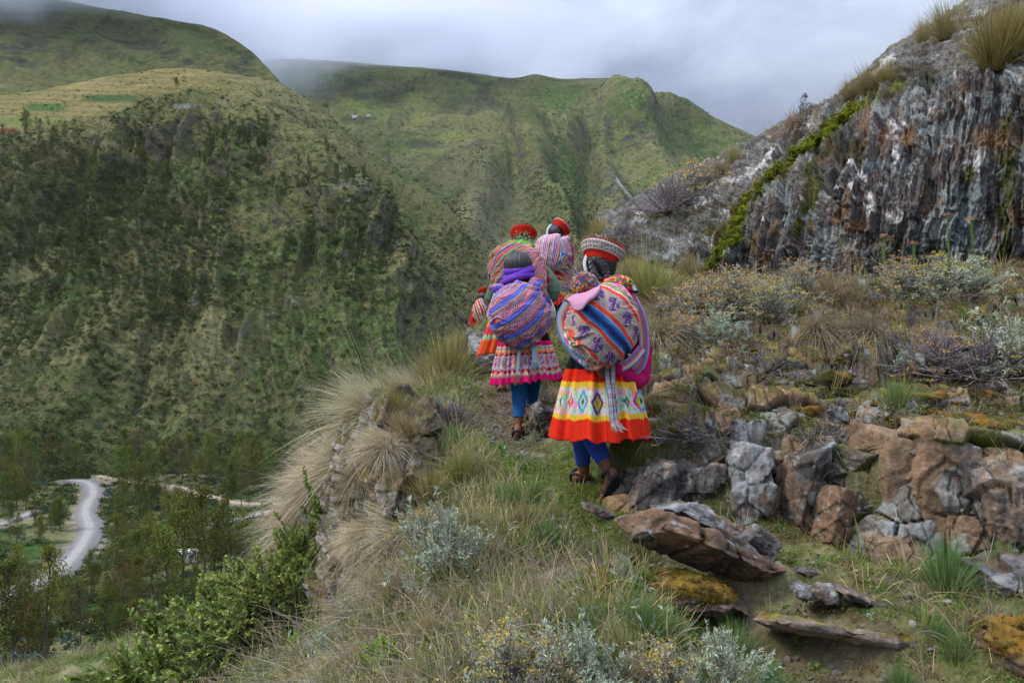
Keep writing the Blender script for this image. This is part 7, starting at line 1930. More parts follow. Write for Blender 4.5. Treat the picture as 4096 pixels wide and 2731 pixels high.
hand(b, (-.12, .2, .85), (.4, .8, .1), 1); hand(b, er + (-.04, .12, -.15), (-.3, .3, -.8), -1)
fused(b, 'body', SK, t, .008)
b = Bag(); closed_tube(b, [(0, .01, .74), (0, .05, 1.0), (0, .08, 1.14), (0, .088, 1.2)], [(.15, .12), (.16, .11), (.18, .095), (.075, .06)], k=18)
closed_tube(b, [(-.15, .06, 1.14), el, (-.13, .17, .86)], [.062, .058, .045]); closed_tube(b, [(.15, .06, 1.15), (er + (.15, .06, 1.15)) / 2 + (.02, 0, .02), er, er + (-.035, .10, -.13)], [.066, .068, .066, .048])
fused(b, 'sweater', solid_mat('raspberry_wool', 'wool', (0.40, 0.05, 0.15)), t, .009)
skirt('skirt', t, (.03, .03), (.04, .03), (.15, .12), (.205, .18), L(0, 264)[2], L(0, 304)[2], skirt_d, M['wool'], 20, .012, 23, .7, n=80, m=520)
skirt('underskirt', t, (.03, .03), (.04, .03), (.15, .12), (.20, .17), L(0, 290)[2], L(0, 318)[2], plainskirt((.018, .014, .014), (.018, .014, .014)), M['wool'], 18, .012, 24, .7, n=30, m=260)
sandal(t, (-.07, -.04, 0), (-.07, .17, 0), la); sandal(t, (.08, .16, .02), (.08, .37, .02), ra)
hair_cap(t, hd + (.0, -.012, .004), (.092, .10, .11), 11); ha = hat(t, L(560, 228, .10), .1, (R(-25), R(42), 0), 'rim', 1.08)
ribbon(ha, [L(551, 224, .06), L(547.5, 229, .04), L(547, 235, .03)], .022, lambda x, s_: np.zeros(x.shape + (3,)) + (.6, .6, .6), 'strap', (-.4, -1, 0))
bc = L(552.5, 252, -.20); bt = empty('bundle', tuple(D_.o + Vector(bc))); tag(bt, 'white, pink and violet pinstriped carrying cloth on the woman highest up the path', 'bundle')
blob('cloth', bt, (0, 0, 0), (.203, .16, .205), weave_d, M['woven'], .018, 51, 160, 320, 2.4, None, (0.1, 1.0))
blob('knot', bt, L(567, 239, -.1) - bc, (.045, .04, .035), weave_d, M['woven'], .012, 52, 40, 80)

# ---------------------------------------------------------------- fifth walker, far ahead
E_ = Who(481, 375, 14.0, 'small figure in red far ahead on the left, just over the rise of the path')
L = E_.L; t = E_.t; b = Bag(); hd = L(484, 297, .1)
closed_tube(b, [(0, 0, .72), (0.02, .03, .9), (.04, .05, 1.02), (.05, .08, 1.14), (.05, .09, 1.2)], [(.135, .10), (.115, .088), (.135, .09), (.16, .08), (.07, .05)], k=16)
closed_tube(b, [(.05, .09, 1.17), hd + (0, -.01, -.06)], [.048, .045]); head(b, hd)
closed_tube(b, [(-.08, .0, .72), (-.07, .05, .42), (-.07, 0, .07)], [.085, .058, .032]); closed_tube(b, [(.08, .0, .72), (.08, .2, .44), (.08, .2, .08)], [.085, .058, .030])
foot(b, (-.07, 0, .07), (-.07, -.04, 0), (-.07, .17, 0)); foot(b, (.08, .2, .08), (.08, .16, .02), (.08, .37, .02))
closed_tube(b, [(-.11, .07, 1.13), (-.17, -.02, .85), (-.08, -.08, .70)], [.042, .036, .022]); hand(b, (-.08, -.08, .70), (.6, -.1, -.5), 1)
closed_tube(b, [(.2, .07, 1.13), (.26, 0, .85), (.2, .15, .8)], [.042, .036, .022]); hand(b, (.2, .15, .8), (-.3, .8, 0), -1)
fused(b, 'body', SK, t, .009)
b = Bag(); closed_tube(b, [(0, .01, .70), (0.02, .05, 1.0), (.05, .08, 1.14), (.05, .088, 1.19)], [(.15, .12), (.16, .11), (.18, .095), (.07, .06)], k=16)
closed_tube(b, [(-.11, .06, 1.14), (-.17, -.02, .86), (-.10, -.07, .74)], [.062, .055, .042]); closed_tube(b, [(.2, .06, 1.14), (.26, 0, .86), (.21, .13, .81)], [.062, .055, .042])
fused(b, 'jacket', solid_mat('red_wool', 'wool', (0.42, 0.02, 0.02)), t, .01)
skirt('skirt', t, (0, .03), (-.02, .03), (.16, .12), (.26, .2), .80, .32, plainskirt((.5, .02, .015), (.4, .02, .02)), M['wool'], 18, .018, 33, .7, n=30, m=240)
hair_cap(t, hd + (0, -.01, .004), (.09, .1, .11), 14); hat(t, L(485, 292.5, .08), .1, (R(-30), R(-4), 0), 'plain', 1.05)
bc = L(481, 310, -.17); bt = empty('bundle', tuple(E_.o + Vector(bc))); tag(bt, 'small cream and orange striped carrying cloth of the farthest walker', 'bundle')
blob('cloth', bt, (0, 0, 0), (.15, .12, .20), lambda p, q, s_: bands(((p * .9 + q * .4) / .11) % 1, [(.0, .34, (.5, .03, .03)), (.34, .42, (.6, .4, .08)), (.54, .72, (.03, .12, .16)), (.72, .8, (.65, .22, .05))], (.55, .52, .46)), M['woven'], .012, 61, 60, 110)
b = Bag(); sh = empty('digging_tool', tuple(E_.o + Vector(L(486, 306, -.24)))); tag(sh, 'worn wooden digging tool slung on the back of the farthest walker', 'tool')
ellipsoid(b, np.array((0, 0, .05)), (.055, .014, .13), (.14, .12, .11)); closed_tube(b, [(0, 0, .0), (-.03, .01, -.18), (-.05, .02, -.38)], [.026, .020, .014], (.30, .25, .19))
obj('blade', b.mesh('tool_wood', M['bark']), sh)
# ================================================================ plants of the near ridge
TM = {}
def tm(kind, k):
    key = (kind, k % 3)
    if key not in TM: TM[key] = tussock_mesh(kind, 900 + 13 * (k % 3) + len(kind) * 7 + ord(kind[0]))
    return TM[key]
NAT = {'olive': .58, 'pale': .50, 'straw': .55, 'dead': .38, 'fresh': .30, 'bent': .45, 'stalks': .62}
TK = [0]
def tuss(u, v, hpx, kind, label, Y=None, p=None, rz=None, name='grass_tussock', wide=1.0, tilt=(0, 0)):
    TK[0] += 1
    if p is None:
        p = hit(u, v) if Y is None else px(u, v, Y)
    if p is None: return
    s_ = hpx / F * p.y / NAT[kind]
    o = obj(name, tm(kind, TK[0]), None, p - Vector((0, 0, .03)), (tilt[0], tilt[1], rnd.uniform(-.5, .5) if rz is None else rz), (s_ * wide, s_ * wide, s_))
    tag(o, label, 'grass')
    return o
def on_oc(u, v): return on_outcrop(u, v)[0]
def at(u, Y):
    x_ = (u - 512) / F * Y
    return Vector((x_, Y, float(tz(x_, Y))))
for u, Yy, h, k, lab, w, ti in (
 (447, 8.0, 68, 'olive', 'upright yellow-green tussock at the head of the ridge, left of the path', 1.0, 0),
 (462, 8.9, 40, 'straw', 'small straw tussock beside the rounded rock mound', 1.0, 0),
 (428, 7.7, 54, 'straw', 'straw tussock with long seed stalks behind the yellow-green one', 1.1, -.1),
 (412, 7.1, 48, 'pale', 'shorter pale tussock right of the grey flowering shrub on the skyline', 1.1, 0),
 (392, 6.6, 48, 'straw', 'straw tussock behind the top of the cliff', 1.2, -.2),
 (374, 6.05, 62, 'pale', 'largest pale tussock, combed to the left over the cliff', 1.15, -.08),
 (352, 5.9, 52, 'pale', 'pale drooping tussock just left of the largest one', 1.1, -.12),
 (334, 6.0, 48, 'pale', 'pale tussock lower on the left skyline of the ridge', 1.2, -.15),
 (316, 6.15, 44, 'pale', 'pale tussock near the outer end of the left skyline', 1.2, -.15),
 (300, 6.35, 38, 'pale', 'outermost pale tussock hanging over the valley at left', 1.2, -.1),
 (344, 5.55, 40, 'dead', 'brown dead skirt of grass hanging over the top of the cliff', 1.3, -.5),
 (304, 6.0, 34, 'straw', 'straw tussock on the left edge above the green bushes', 1.1, -.1),
 (290, 6.4, 30, 'pale', 'small pale tussock on the left edge near the white road', 1.1, 0),
 (330, 5.15, 34, 'dead', 'grey dead grass hanging beside the lower cliff', 1.1, -.3),
 (420, 5.25, 60, 'straw', 'wide dry tussock spilling over the cliff below the path', 1.2, -.15),
 (408, 4.85, 52, 'pale', 'soft pale tussock below the wide dry one', 1.2, -.3),
 (432, 4.9, 44, 'olive', 'olive tussock right of the soft pale one', 1.2, -.2),
 (386, 4.75, 46, 'dead', 'grey-brown grass over the foot of the cliff', 1.3, -.4),
 (440, 5.9, 36, 'dead', 'dead grass under the purplish twiggy bush', 1.2, -.2)):
    tuss(u, 0, h, k, lab, p=at(u, Yy), wide=w, tilt=(0, ti))
for u, v, h, k, lab, ti in ((408, 436, 44, 'straw', 'straw tussock overhanging the right side of the cliff', -.3), (384, 446, 38, 'pale', 'pale tussock rooted on the upper cliff', -.4),
 (360, 478, 30, 'dead', 'brown tuft in a crack of the cliff', -.5), (402, 492, 44, 'straw', 'straw tussock at the right foot of the cliff', -.4), (362, 535, 34, 'pale', 'small pale tussock low on the cliff', -.5), (392, 410, 36, 'olive', 'olive tussock crowning the cliff', -.1)):
    q_ = np.unravel_index(np.argmin((CLU - u) ** 2 + (CLV - v) ** 2), CLU.shape)
    tuss(u, v, h, k, lab, p=Vector(CLP[q_]) + Vector((0, .03, 0)), wide=1.1, tilt=(.25, ti))
tuss(610, 572, 56, 'bent', 'sheaf of flattened straw pointing left from the end of the tilted slab', rz=.15, wide=1.25)
tuss(596, 560, 48, 'dead', 'grey dead grass above the flattened straw sheaf', wide=1.2)
tuss(575, 590, 44, 'bent', 'second swept bunch of grey straw left of the mossy flat stone', rz=-.1, wide=1.2)
tuss(674, 318, 46, 'dead', 'big brown dead tussock hanging beside the shoulder of the nearest woman', wide=1.25, tilt=(-.1, -.3))
tuss(664, 345, 40, 'dead', 'lower brown skirt of dead grass beside the bundle of the nearest woman', wide=1.2, tilt=(-.2, -.2))
tuss(650, 300, 58, 'olive', 'yellow-green tussock right behind the hat of the nearest woman', wide=1.25)
tuss(632, 290, 48, 'olive', 'thinner tussock at the foot of the outcrop, close to the banded hat')
tuss(690, 276, 34, 'straw', 'straw tuft at the foot of the outcrop behind the flowering shrub')
tuss(600, 242, 34, 'olive', 'upright tussock on the skyline left of the outcrop', Y=10.2)
tuss(846, 306, 62, 'stalks', 'tall thin stalks of grass rising against the dark rock face', wide=1.1)
tuss(832, 304, 46, 'straw', 'straw tussock at the foot of the tall stalks')
tuss(866, 338, 38, 'dead', 'grey-brown dead tussock on the bank under the dark rock face', wide=1.2)
tuss(800, 318, 34, 'dead', 'dead grass hanging under the flowering shrubs', wide=1.3)
tuss(820, 330, 32, 'dead', 'dead grass clump on the bank left of the grey-brown tussock', wide=1.2)
tuss(898, 408, 42, 'fresh', 'bright green tuft of fine blades on the mossy bank, the greenest of them', wide=1.1)
tuss(946, 588, 66, 'fresh', 'tall green tuft with straw base at the foot of the swirled rock')
tuss(1004, 578, 50, 'fresh', 'arching green grass at the right edge beside the blue-grey rock')
tuss(800, 424, 22, 'fresh', 'small green tuft on the wall above the lichen-covered blocks')
tuss(462, 480, 44, 'olive', 'thin olive tuft at the path edge under the grey twiggy bush')
tuss(455, 450, 34, 'fresh', 'thin fresh green tuft left of the path, near the grey twigs')
tuss(818, 520, 26, 'fresh', 'small green tuft at the foot of the wall near the orange stain')
tuss(762, 518, 16, 'fresh', 'tiny green tuft at the foot of the lichened block')
tuss(1000, 470, 30, 'fresh', 'small green tuft in front of the dark slab at the right edge')
tuss(740, 512, 14, 'fresh', 'tiny tuft on the slabs')
for u, v, Yo, h, k, lab in ((995, 66, 0, 84, 'olive', 'large tussock on top of the outcrop in the upper right corner'), (1018, 50, 0, 60, 'olive', 'tussock at the very corner of the picture on top of the outcrop'), (945, 36, 0, 44, 'straw', 'straw tussock on the crest left of the large corner tussock'), (925, 40, 0, 30, 'straw', 'sparse straw grass on the crest of the outcrop'),
        (868, 92, 0, 36, 'straw', 'yellowish tussock where the moss seam meets the skyline'), (884, 86, 0, 34, 'olive', 'greener tussock on the skyline next to the yellowish one'), (850, 100, 0, 28, 'straw', 'short dry grass on the skyline just left of the yellowish tussock'), (797, 130, 0, 30, 'dead', 'grey-brown tussock on the skyline beside the small dark tree'), (735, 165, 0, 30, 'straw', 'pale grass tuft on the skyline of the smooth rock slope'), (722, 172, 0, 20, 'dead', 'small dead tuft left of the pale one on the skyline'), (770, 142, 0, 26, 'stalks', 'thin grass stalks against the sky left of the grey-brown tussock'), (815, 122, 0, 22, 'stalks', 'few thin stalks on the skyline right of the small dark tree'), (812, 205, 0, 34, 'stalks', 'thin yellow grass growing in the middle of the rock face'), (965, 20, 0, 50, 'stalks', 'tall seed stalks on the crest of the outcrop'), (840, 250, 0, 30, 'stalks', 'seed stalks in front of the foot of the rock face')):
    tuss(u, v, h, k, lab, p=on_oc(u, v))
# lower foreground
for u, v, h, k, lab in (
 (470, 530, 46, 'dead', 'grey dead tussock in the middle of the left slope'), (500, 560, 42, 'dead', 'grey dead tussock right of the silver shrub on the left slope'),
 (455, 610, 48, 'dead', 'dead tussock below the silver shrub'), (430, 640, 46, 'straw', 'loose straw tussock low on the left slope'),
 (400, 600, 50, 'straw', 'straw tussock left of the dead grass low on the slope'), (378, 640, 46, 'dead', 'dead grey grass on the lower edge of the left slope'),
 (350, 622, 34, 'dead', 'grey grass under the foot of the cliff'), (325, 660, 30, 'straw', 'straw tuft by the orange moss at the cliff foot'),
 (300, 668, 36, 'fresh', 'fresh green tuft at the lower left below the bushes'), (270, 676, 30, 'fresh', 'small green tuft at the bottom left of the ridge'),
 (340, 676, 40, 'pale', 'pale grass at the bottom edge left of the yellow-green bush'), (420, 690, 46, 'straw', 'straw grass at the bottom edge right of the yellow-green bush'),
 (470, 670, 44, 'dead', 'dead grass at the bottom left of the flowering shrubs'), (400, 560, 44, 'dead', 'grey-brown grass under the soft pale tussock'),
 (380, 590, 40, 'pale', 'pale drooping grass beside the lower cliff'), (512, 510, 40, 'fresh', 'green grass tuft beside the path in front of the second walker'),
 (536, 500, 30, 'fresh', 'green tuft on the path verge, left of the sandals'), (524, 528, 40, 'straw', 'dry tuft below the path verge'),
 (556, 520, 30, 'straw', 'straw tuft under the sandals of the nearest walker'), (548, 545, 36, 'fresh', 'green blades mixed with straw in the middle of the slope'),
 (600, 520, 26, 'fresh', 'small green tuft beside the thin slate at the path edge'), (640, 640, 58, 'fresh', 'green blades in front of the orange-mossed stones'),
 (618, 660, 60, 'straw', 'brown dry tuft between the two silver shrubs at the bottom'), (668, 650, 54, 'fresh', 'tall green blades right of the orange-mossed stones'),
 (690, 608, 44, 'fresh', 'fine green blades under the tilted slab'), (735, 660, 52, 'fresh', 'green tuft below the end of the tilted slab'),
 (712, 600, 30, 'straw', 'dry tuft at the foot of the tilted slab'), (636, 560, 40, 'straw', 'dry stalks standing at the left end of the tilted slab'),
 (590, 640, 50, 'fresh', 'green grass behind the flowering silver shrub at the bottom'), (640, 690, 60, 'straw', 'dry grass at the bottom edge between the shrubs'),
 (770, 690, 44, 'fresh', 'green grass at the bottom edge below the long slab'), (830, 690, 36, 'dead', 'dead grass at the bottom edge under the long slab'),
 (900, 690, 40, 'fresh', 'green grass at the bottom edge near the lower right corner'), (955, 660, 40, 'fresh', 'green tuft left of the corner boulder'),
 (940, 640, 30, 'fresh', 'short green tuft at the right end of the long slab'), (690, 512, 22, 'fresh', 'small green tuft on top of the tilted slabs'),
 (720, 520, 22, 'fresh', 'small green tuft behind the tilted slab')):
    tuss(u, v, h, k, lab)
for u, v, h, k, lab in ((30, 668, 14, 'straw', 'low straw tuft on the grass slope in the lower left corner'), (120, 652, 16, 'straw', 'straw tuft on the edge of the lower left slope'), (168, 632, 16, 'olive', 'olive tuft on the lower left slope edge below the trees'), (205, 622, 18, 'straw', 'pale tuft at the upper end of the lower left slope'), (145, 676, 20, 'dead', 'brown tuft low on the lower left slope'), (215, 670, 24, 'pale', 'pale tuft right of the brown one on the lower left slope'), (75, 676, 16, 'pale', 'pale tuft near the corner of the lower left slope')):
    tuss(u, v, h, k, lab)
# shrubs
SH = {
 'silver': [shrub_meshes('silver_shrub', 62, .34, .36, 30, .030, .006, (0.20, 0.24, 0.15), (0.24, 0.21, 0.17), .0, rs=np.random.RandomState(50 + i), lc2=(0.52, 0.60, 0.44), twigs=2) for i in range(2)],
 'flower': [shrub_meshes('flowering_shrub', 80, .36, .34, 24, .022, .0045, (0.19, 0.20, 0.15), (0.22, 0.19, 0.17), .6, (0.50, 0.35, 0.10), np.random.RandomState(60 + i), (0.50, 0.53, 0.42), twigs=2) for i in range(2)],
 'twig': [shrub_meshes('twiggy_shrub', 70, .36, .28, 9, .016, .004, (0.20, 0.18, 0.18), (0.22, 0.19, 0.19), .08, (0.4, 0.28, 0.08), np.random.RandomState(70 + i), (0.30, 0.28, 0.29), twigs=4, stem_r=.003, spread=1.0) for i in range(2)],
 'green': [shrub_meshes('green_bush', 60, .50, .50, 70, .026, .017, (0.09, 0.13, 0.03), (0.14, 0.11, 0.08), .0, rs=np.random.RandomState(80 + i), lc2=(0.27, 0.36, 0.09), twigs=3, spread=.95, leaf_from=.3) for i in range(3)],
 'dkgreen': [shrub_meshes('dark_bush', 60, .50, .50, 70, .024, .015, (0.06, 0.085, 0.025), (0.12, 0.09, 0.06), .10, (0.16, 0.08, 0.03), np.random.RandomState(90 + i), (0.085, 0.115, 0.035), twigs=3, spread=.95, leaf_from=.3) for i in range(2)],
 'bright': [shrub_meshes('bright_bush', 34, .30, .42, 60, .022, .014, (0.16, 0.26, 0.03), (0.15, 0.12, 0.05), .0, rs=np.random.RandomState(95), lc2=(0.36, 0.50, 0.06), twigs=2, spread=.6)],
 'herb': [shrub_meshes('leafy_herb', 12, .16, .16, 9, .034, .020, (0.10, 0.17, 0.04), (0.14, 0.12, 0.05), .0, rs=np.random.RandomState(97), lc2=(0.20, 0.29, 0.07), twigs=1, stem_r=.0018)],
}
SN = {'silver': .40, 'flower': .38, 'twig': .30, 'green': .56, 'dkgreen': .56, 'bright': .46, 'herb': .18}
SNAME = {'silver': 'silver_shrub', 'flower': 'flowering_shrub', 'twig': 'dry_shrub', 'green': 'green_bush', 'dkgreen': 'green_bush', 'bright': 'green_bush', 'herb': 'leafy_herb'}
def shrub(u, v, hpx, kind, label, Y=None, p=None, wide=1.0, up=0.0):
    p = p if p is not None else (hit(u, v) if Y is None else px(u, v, Y))
    if p is None: return
    ms = SH[kind][rnd.randrange(len(SH[kind]))]
    s_ = hpx / F * p.y / SN[kind]
    t = empty(SNAME[kind], p - Vector((0, 0, .03 - up)), rnd.uniform(0, 6.28)); t.scale = (s_ * wide, s_ * wide, s_)
    tag(t, label, 'herb' if kind == 'herb' else 'shrub')
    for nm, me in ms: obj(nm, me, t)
for a in ((704, 326, 56, 'flower', 'wide silver shrub with ochre flower heads right of the nearest woman', None, None, 1.5),
 (738, 318, 56, 'flower', 'ochre-flowered silver shrub in the middle of the flowering band', None, None, 1.3),
 (770, 322, 50, 'flower', 'silver shrub with few flowers at the right end of the flowering band', None, None, 1.3),
 (690, 352, 42, 'flower', 'flowering shrub overhanging the mossy bank', None, None, 1.3),
 (722, 346, 42, 'silver', 'silver shrub below the flowering band', None, None, 1.2),
 (800, 300, 44, 'flower', 'flowering shrub touching the dark rock face', None, None, 1.2),
 (905, 296, 46, 'flower', 'flowering silver shrub with yellow heads left of the tall green stalks', None, None, 1.2),
 (938, 298, 52, 'flower', 'yellow-headed silver shrub under the right part of the rock face', None, None, 1.3),
 (970, 292, 46, 'silver', 'silvery shrub with bare white twigs under the right part of the rock face', None, None, 1.2),
 (1010, 372, 66, 'silver', 'tall silver shrub at the right edge above the bank', None, None, 1.1),
 (985, 380, 50, 'twig', 'tangle of grey twigs left of the tall silver shrub at the right edge', None, None, 1.5),
 (940, 366, 40, 'twig', 'grey dead branches spread over the bank right of the green tuft', None, None, 1.6),
 (903, 372, 24, 'silver', 'small silver plant behind the bright green tuft', None, None, 1.2),
 (762, 372, 26, 'twig', 'grey dead twigs hanging over the mossy bank', None, None, 1.7),
 (690, 440, 28, 'twig', 'dry grey branches lying on the dark mossy bank beside the skirt', None, None, 1.6),
 (812, 434, 20, 'twig', 'heap of bleached twigs on the top of the wall', None, None, 2.2),
 (445, 575, 84, 'silver', 'silver shrub on the left slope, the largest there', None, None, 1.0),
 (424, 552, 54, 'flower', 'flowering shrub behind the largest silver shrub of the left slope', None, None, 1.1),
 (400, 402, 40, 'flower', 'grey flowering shrub on the skyline between the pale tussocks', None, None, 1.1),
 (450, 430, 36, 'twig', 'purplish twiggy bush beside the path', None, None, 1.2),
 (436, 418, 30, 'silver', 'grey shrub at the path edge above the cliff', None, None, 1.2),
 (506, 702, 92, 'flower', 'ochre-flowered shrub at the bottom edge, left one of the large pair', None, None, 1.0),
 (580, 704, 94, 'silver', 'large silver shrub at the bottom edge, right one of the pair', None, None, 1.05),
 (545, 696, 72, 'flower', 'flowering shrub between the large pair at the bottom edge', None, None, 1.1),
 (670, 700, 72, 'flower', 'low shrub with dry buds at the bottom edge', None, None, 1.1),
 (722, 700, 88, 'silver', 'silver-leaved shrub with upright shoots at the bottom, below the mossy stones', None, None, .9),
 (625, 588, 44, 'silver', 'slim silver plant on the left end of the mossy flat stone', None, None, .6),
 (688, 596, 28, 'silver', 'small silver sprig among the mossy stones', None, None, .8),
 (332, 655, 44, 'silver', 'whitish shrub at the foot of the cliff', None, None, .9),
 (366, 670, 40, 'flower', 'ochre-flowered low shrub at the bottom left', None, None, 1.2),
 (330, 684, 34, 'flower', 'low flowering plants at the bottom edge, far left of the ridge', None, None, 1.3),
 (536, 440, 16, 'silver', 'little silver plant behind the foot of the second walker', None, None, 1.3),
 (544, 402, 20, 'twig', 'dry weeds on the rubble between the two near walkers', None, None, 1.3),
 (588, 290, 40, 'twig', 'grey bush seen left of the head of the nearest woman', 8.6, None, 1.2),
 (604, 262, 34, 'flower', 'grey bush with ochre tips above the banded hat', 9.6, None, 1.2),
 (618, 244, 26, 'twig', 'twiggy bush at the left end of the outcrop', 9.6, None, 1.3)):
    shrub(*a)
p_ = on_oc(690, 200); shrub(0, 0, 46, 'flower', 'round grey bush with ochre flowers growing on the smooth rock slope', None, p_, 1.35)
p_ = on_oc(668, 210); shrub(0, 0, 34, 'twig', 'grey twiggy bush left of the round bush on the rock slope', None, p_, 1.1)
p_ = on_oc(880, 262); shrub(0, 0, 34, 'flower', 'yellow-flowered plant at the base of the rock face', None, p_, 1.1)
for u, Yy, vtop, k, lab, w in (
 (326, 5.62, 470, 'green', 'fresh green bush under the pale tussocks', .62), (308, 5.55, 505, 'green', 'glossy green bush left of the tall cliff', .75),
 (322, 5.25, 545, 'green', 'green bush leaning on the lower cliff', .7), (282, 5.7, 520, 'green', 'grey-green bush in the middle of the bush thicket', .8),
 (256, 6.2, 545, 'green', 'broad green bush at the centre of the thicket', .85), (232, 7.0, 548, 'green', 'light green bush on the outer edge of the thicket', .8),
 (296, 5.15, 575, 'dkgreen', 'dark green bush against the foot of the cliff', .8), (264, 5.5, 580, 'dkgreen', 'big dark bush with reddish leaves low in the thicket', .9),
 (234, 6.1, 592, 'dkgreen', 'dark bush at the lower left end of the thicket', .9), (205, 7.4, 575, 'bright', 'bright yellow-green bush at the left edge of the thicket', .7),
 (188, 9.0, 580, 'green', 'small grey-green bush at the outer left of the thicket', 1.0), (210, 6.6, 612, 'bright', 'lower bright green shoot at the left edge of the thicket', .8),
 (296, 4.75, 628, 'bright', 'yellow-green sapling in front of the dark bush', .6), (384, 3.3, 648, 'bright', 'vivid yellow-green bush at the bottom edge', 1.1),
 (330, 6.0, 452, 'dkgreen', 'small dark green bush among the pale tussocks', .5)):
    g_ = at(u, Yy); zt = (341 - vtop) / F * Yy
    shrub(0, 0, max((zt - g_.z), .2) * F / Yy, k, lab, None, g_, w * 1.15)
for u, v, h, lab in ((800, 640, 26, 'light green leafy herb growing under the long slab'), (815, 672, 22, 'broad-leaved rosette at the bottom edge under the long slab'), (702, 470, 12, 'tiny herb in a joint of the wall'),
   (736, 506, 20, 'pointed-leaved rosette on the slabs at the foot of the wall'), (560, 590, 24, 'green leafy sprig in the dry grass left of the mossy stone'), (490, 600, 26, 'green leafy sprig in the middle of the dry slope'), (470, 640, 26, 'leafy herb low on the dry slope'), (448, 600, 20, 'small leafy herb below the silver shrub'), (520, 470, 16, 'clump of bright green herb at the inner bend of the path'), (480, 470, 16, 'bright green herb cushion left of the path'), (500, 450, 14, 'green herb cushion at the left side of the dirt path'), (655, 590, 26, 'green herb growing behind the mossy stones'), (560, 560, 22, 'green herb in the turf below the path'), (668, 640, 20, 'green leafy herb in front of the mossy stones'), (905, 300, 28, 'green herb under the yellow-headed shrubs'), (960, 320, 22, 'green herb on the bank under the silver shrub')):
    shrub(u, v, h, 'herb', lab)
# tall green stalks with pink-brown heads
def stalk(u, v, h, label):
    p = hit(u, v); 
    if p is None: return
    H = h / F * p.y; b = Bag(); rs = np.random.RandomState(int(u))
    pts = np.array([(0, 0, 0), (.01, 0, H * .4), (.0, 0, H * .75), (-.01, 0, H)])
    tube(b, catmull(pts, 10), np.linspace(.006, .004, 10), (0.16, 0.24, 0.06), 6)
    zz_ = rs.uniform(.05, .95, 120) * H
    leaves(b, np.stack([0 * zz_, 0 * zz_, zz_], -1), rs.normal(0, .5, (120, 3)) + (0, 0, 1.1), .030, .006, (0.17, 0.26, 0.07), rs)
    f = Bag(); leaves(f, rs.normal(0, .014, (60, 3)) * (1.3, 1.3, .5) + (-.01, 0, H + .01), rs.normal(0, 1, (60, 3)), .014, .010, (0.42, 0.24, 0.14), rs)
    t = empty('tall_flower', p); tag(t, label, 'flower'); obj('stem', b.mesh('flower_stem', M['leaf'], False), t); obj('flower_head', f.mesh('flower_head', M['leaf'], False), t)
stalk(948, 292, 74, 'tallest green flower stalk with a pinkish head against the rock face')
stalk(884, 282, 46, 'green stalk with a pinkish bud left of the yellow-headed shrub')
stalk(914, 290, 46, 'green stalk with two pinkish heads in the middle of the yellow-headed shrubs')
stalk(972, 290, 68, 'green stalk with a yellow head right of the tallest one')
# small dark tree on the skyline
p_ = on_oc(806, 126)
ms = tree_meshes(333, 10, 5.2, (0.03, 0.04, 0.014), (0.075, 0.085, 0.03), .08, 900, .34, clumps=26)
t = plant_tree(ms, p_.x, p_.y, p_.z + .25, 36 / F * p_.y / 10, 'small dark bushy tree alone on the skyline of the outcrop', None, 'small_tree')
for c_ in t.children:
    pass
# ---- ground cover, uncountable
def clump(seed, n, L, w, c0, c1, sp=.6, droop=.4, br=.03, cm=None):
    b = Bag(); blades(b, n, L, sp, droop, w, c0, c1, br, rs=np.random.RandomState(seed), cmid=cm); return b.mesh('tuft', M['grass'], False)
def leafclump(seed, n, r_, ll, lw, c, flat=.4):
    rs = np.random.RandomState(seed); b = Bag(); P0 = rs.normal(0, r_, (n, 3)) * (1, 1, flat); P0[:, 2] = np.abs(P0[:, 2])
    leaves(b, P0, rs.normal(0, .8, (n, 3)) + (0, 0, .7), ll, lw, c, rs, .35); return b.mesh('cushion', M['leaf'], False)
gp = [clump(1, 26, .085, .003, (0.12, 0.17, 0.035), (0.21, 0.37, 0.05)), clump(2, 26, .10, .003, (0.14, 0.14, 0.05), (0.26, 0.33, 0.09), cm=((0.34, 0.28, 0.15), .3)),
      clump(3, 26, .13, .003, (0.26, 0.20, 0.10), (0.62, 0.51, 0.28), .8, .6), clump(4, 26, .16, .0026, (0.20, 0.18, 0.07), (0.45, 0.38, 0.18), .55, .5, cm=((0.15, 0.22, 0.06), .4)),
      leafclump(5, 50, .035, .016, .010, (0.10, 0.17, 0.035)), leafclump(6, 50, .03, .012, .008, (0.15, 0.115, 0.025)), leafclump(7, 34, .045, .024, .006, (0.30, 0.31, 0.26), .7),
      clump(8, 14, .22, .0024, (0.24, 0.2, 0.13), (0.36, 0.30, 0.24), 1.3, .35, .05), clump(9, 40, .055, .0026, (0.12, 0.14, 0.04), (0.20, 0.25, 0.07), .9, .3, .04), leafclump(10, 40, .03, .014, .009, (0.16, 0.24, 0.05)),
      leafclump(11, 22, .05, .02, .012, (0.12, 0.09, 0.06), .25)]
rs = np.random.RandomState(77)
def cover(name, n, dens, kinds, w, s0, s1, label, tilt=.25):
    d_ = np.maximum(dens, 0).ravel(); d_ = d_ / d_.sum()
    i = rs.choice(len(d_), n, p=d_)
    Pg = np.stack([GGX, GGY, GND_Z], -1).reshape(-1, 3)[i]
    cell = Pg[:, 1:2] * 0.0022
    Pg = Pg + rs.uniform(-1, 1, (n, 3)) * cell * (1, 1, 0)
    k = rs.choice(kinds, n, p=np.array(w) / sum(w))
    scatter(name, Pg - (0, 0, .006), rot_up(n, rs, tilt), rs.uniform(s0, s1, n) * (0.75 + 0.06 * np.clip(Pg[:, 1], 0, 12)), k, gp, label)
GND_Z = GGZ
nA = fbm(GGX * 1.7, GGY * 1.7, 0, 3, 801); nB = fbm(GGX * 4, GGY * 4, 0, 3, 802)
pdist = g_path(GGX, GGY); rock_ = g_rocky(GGX, GGY)
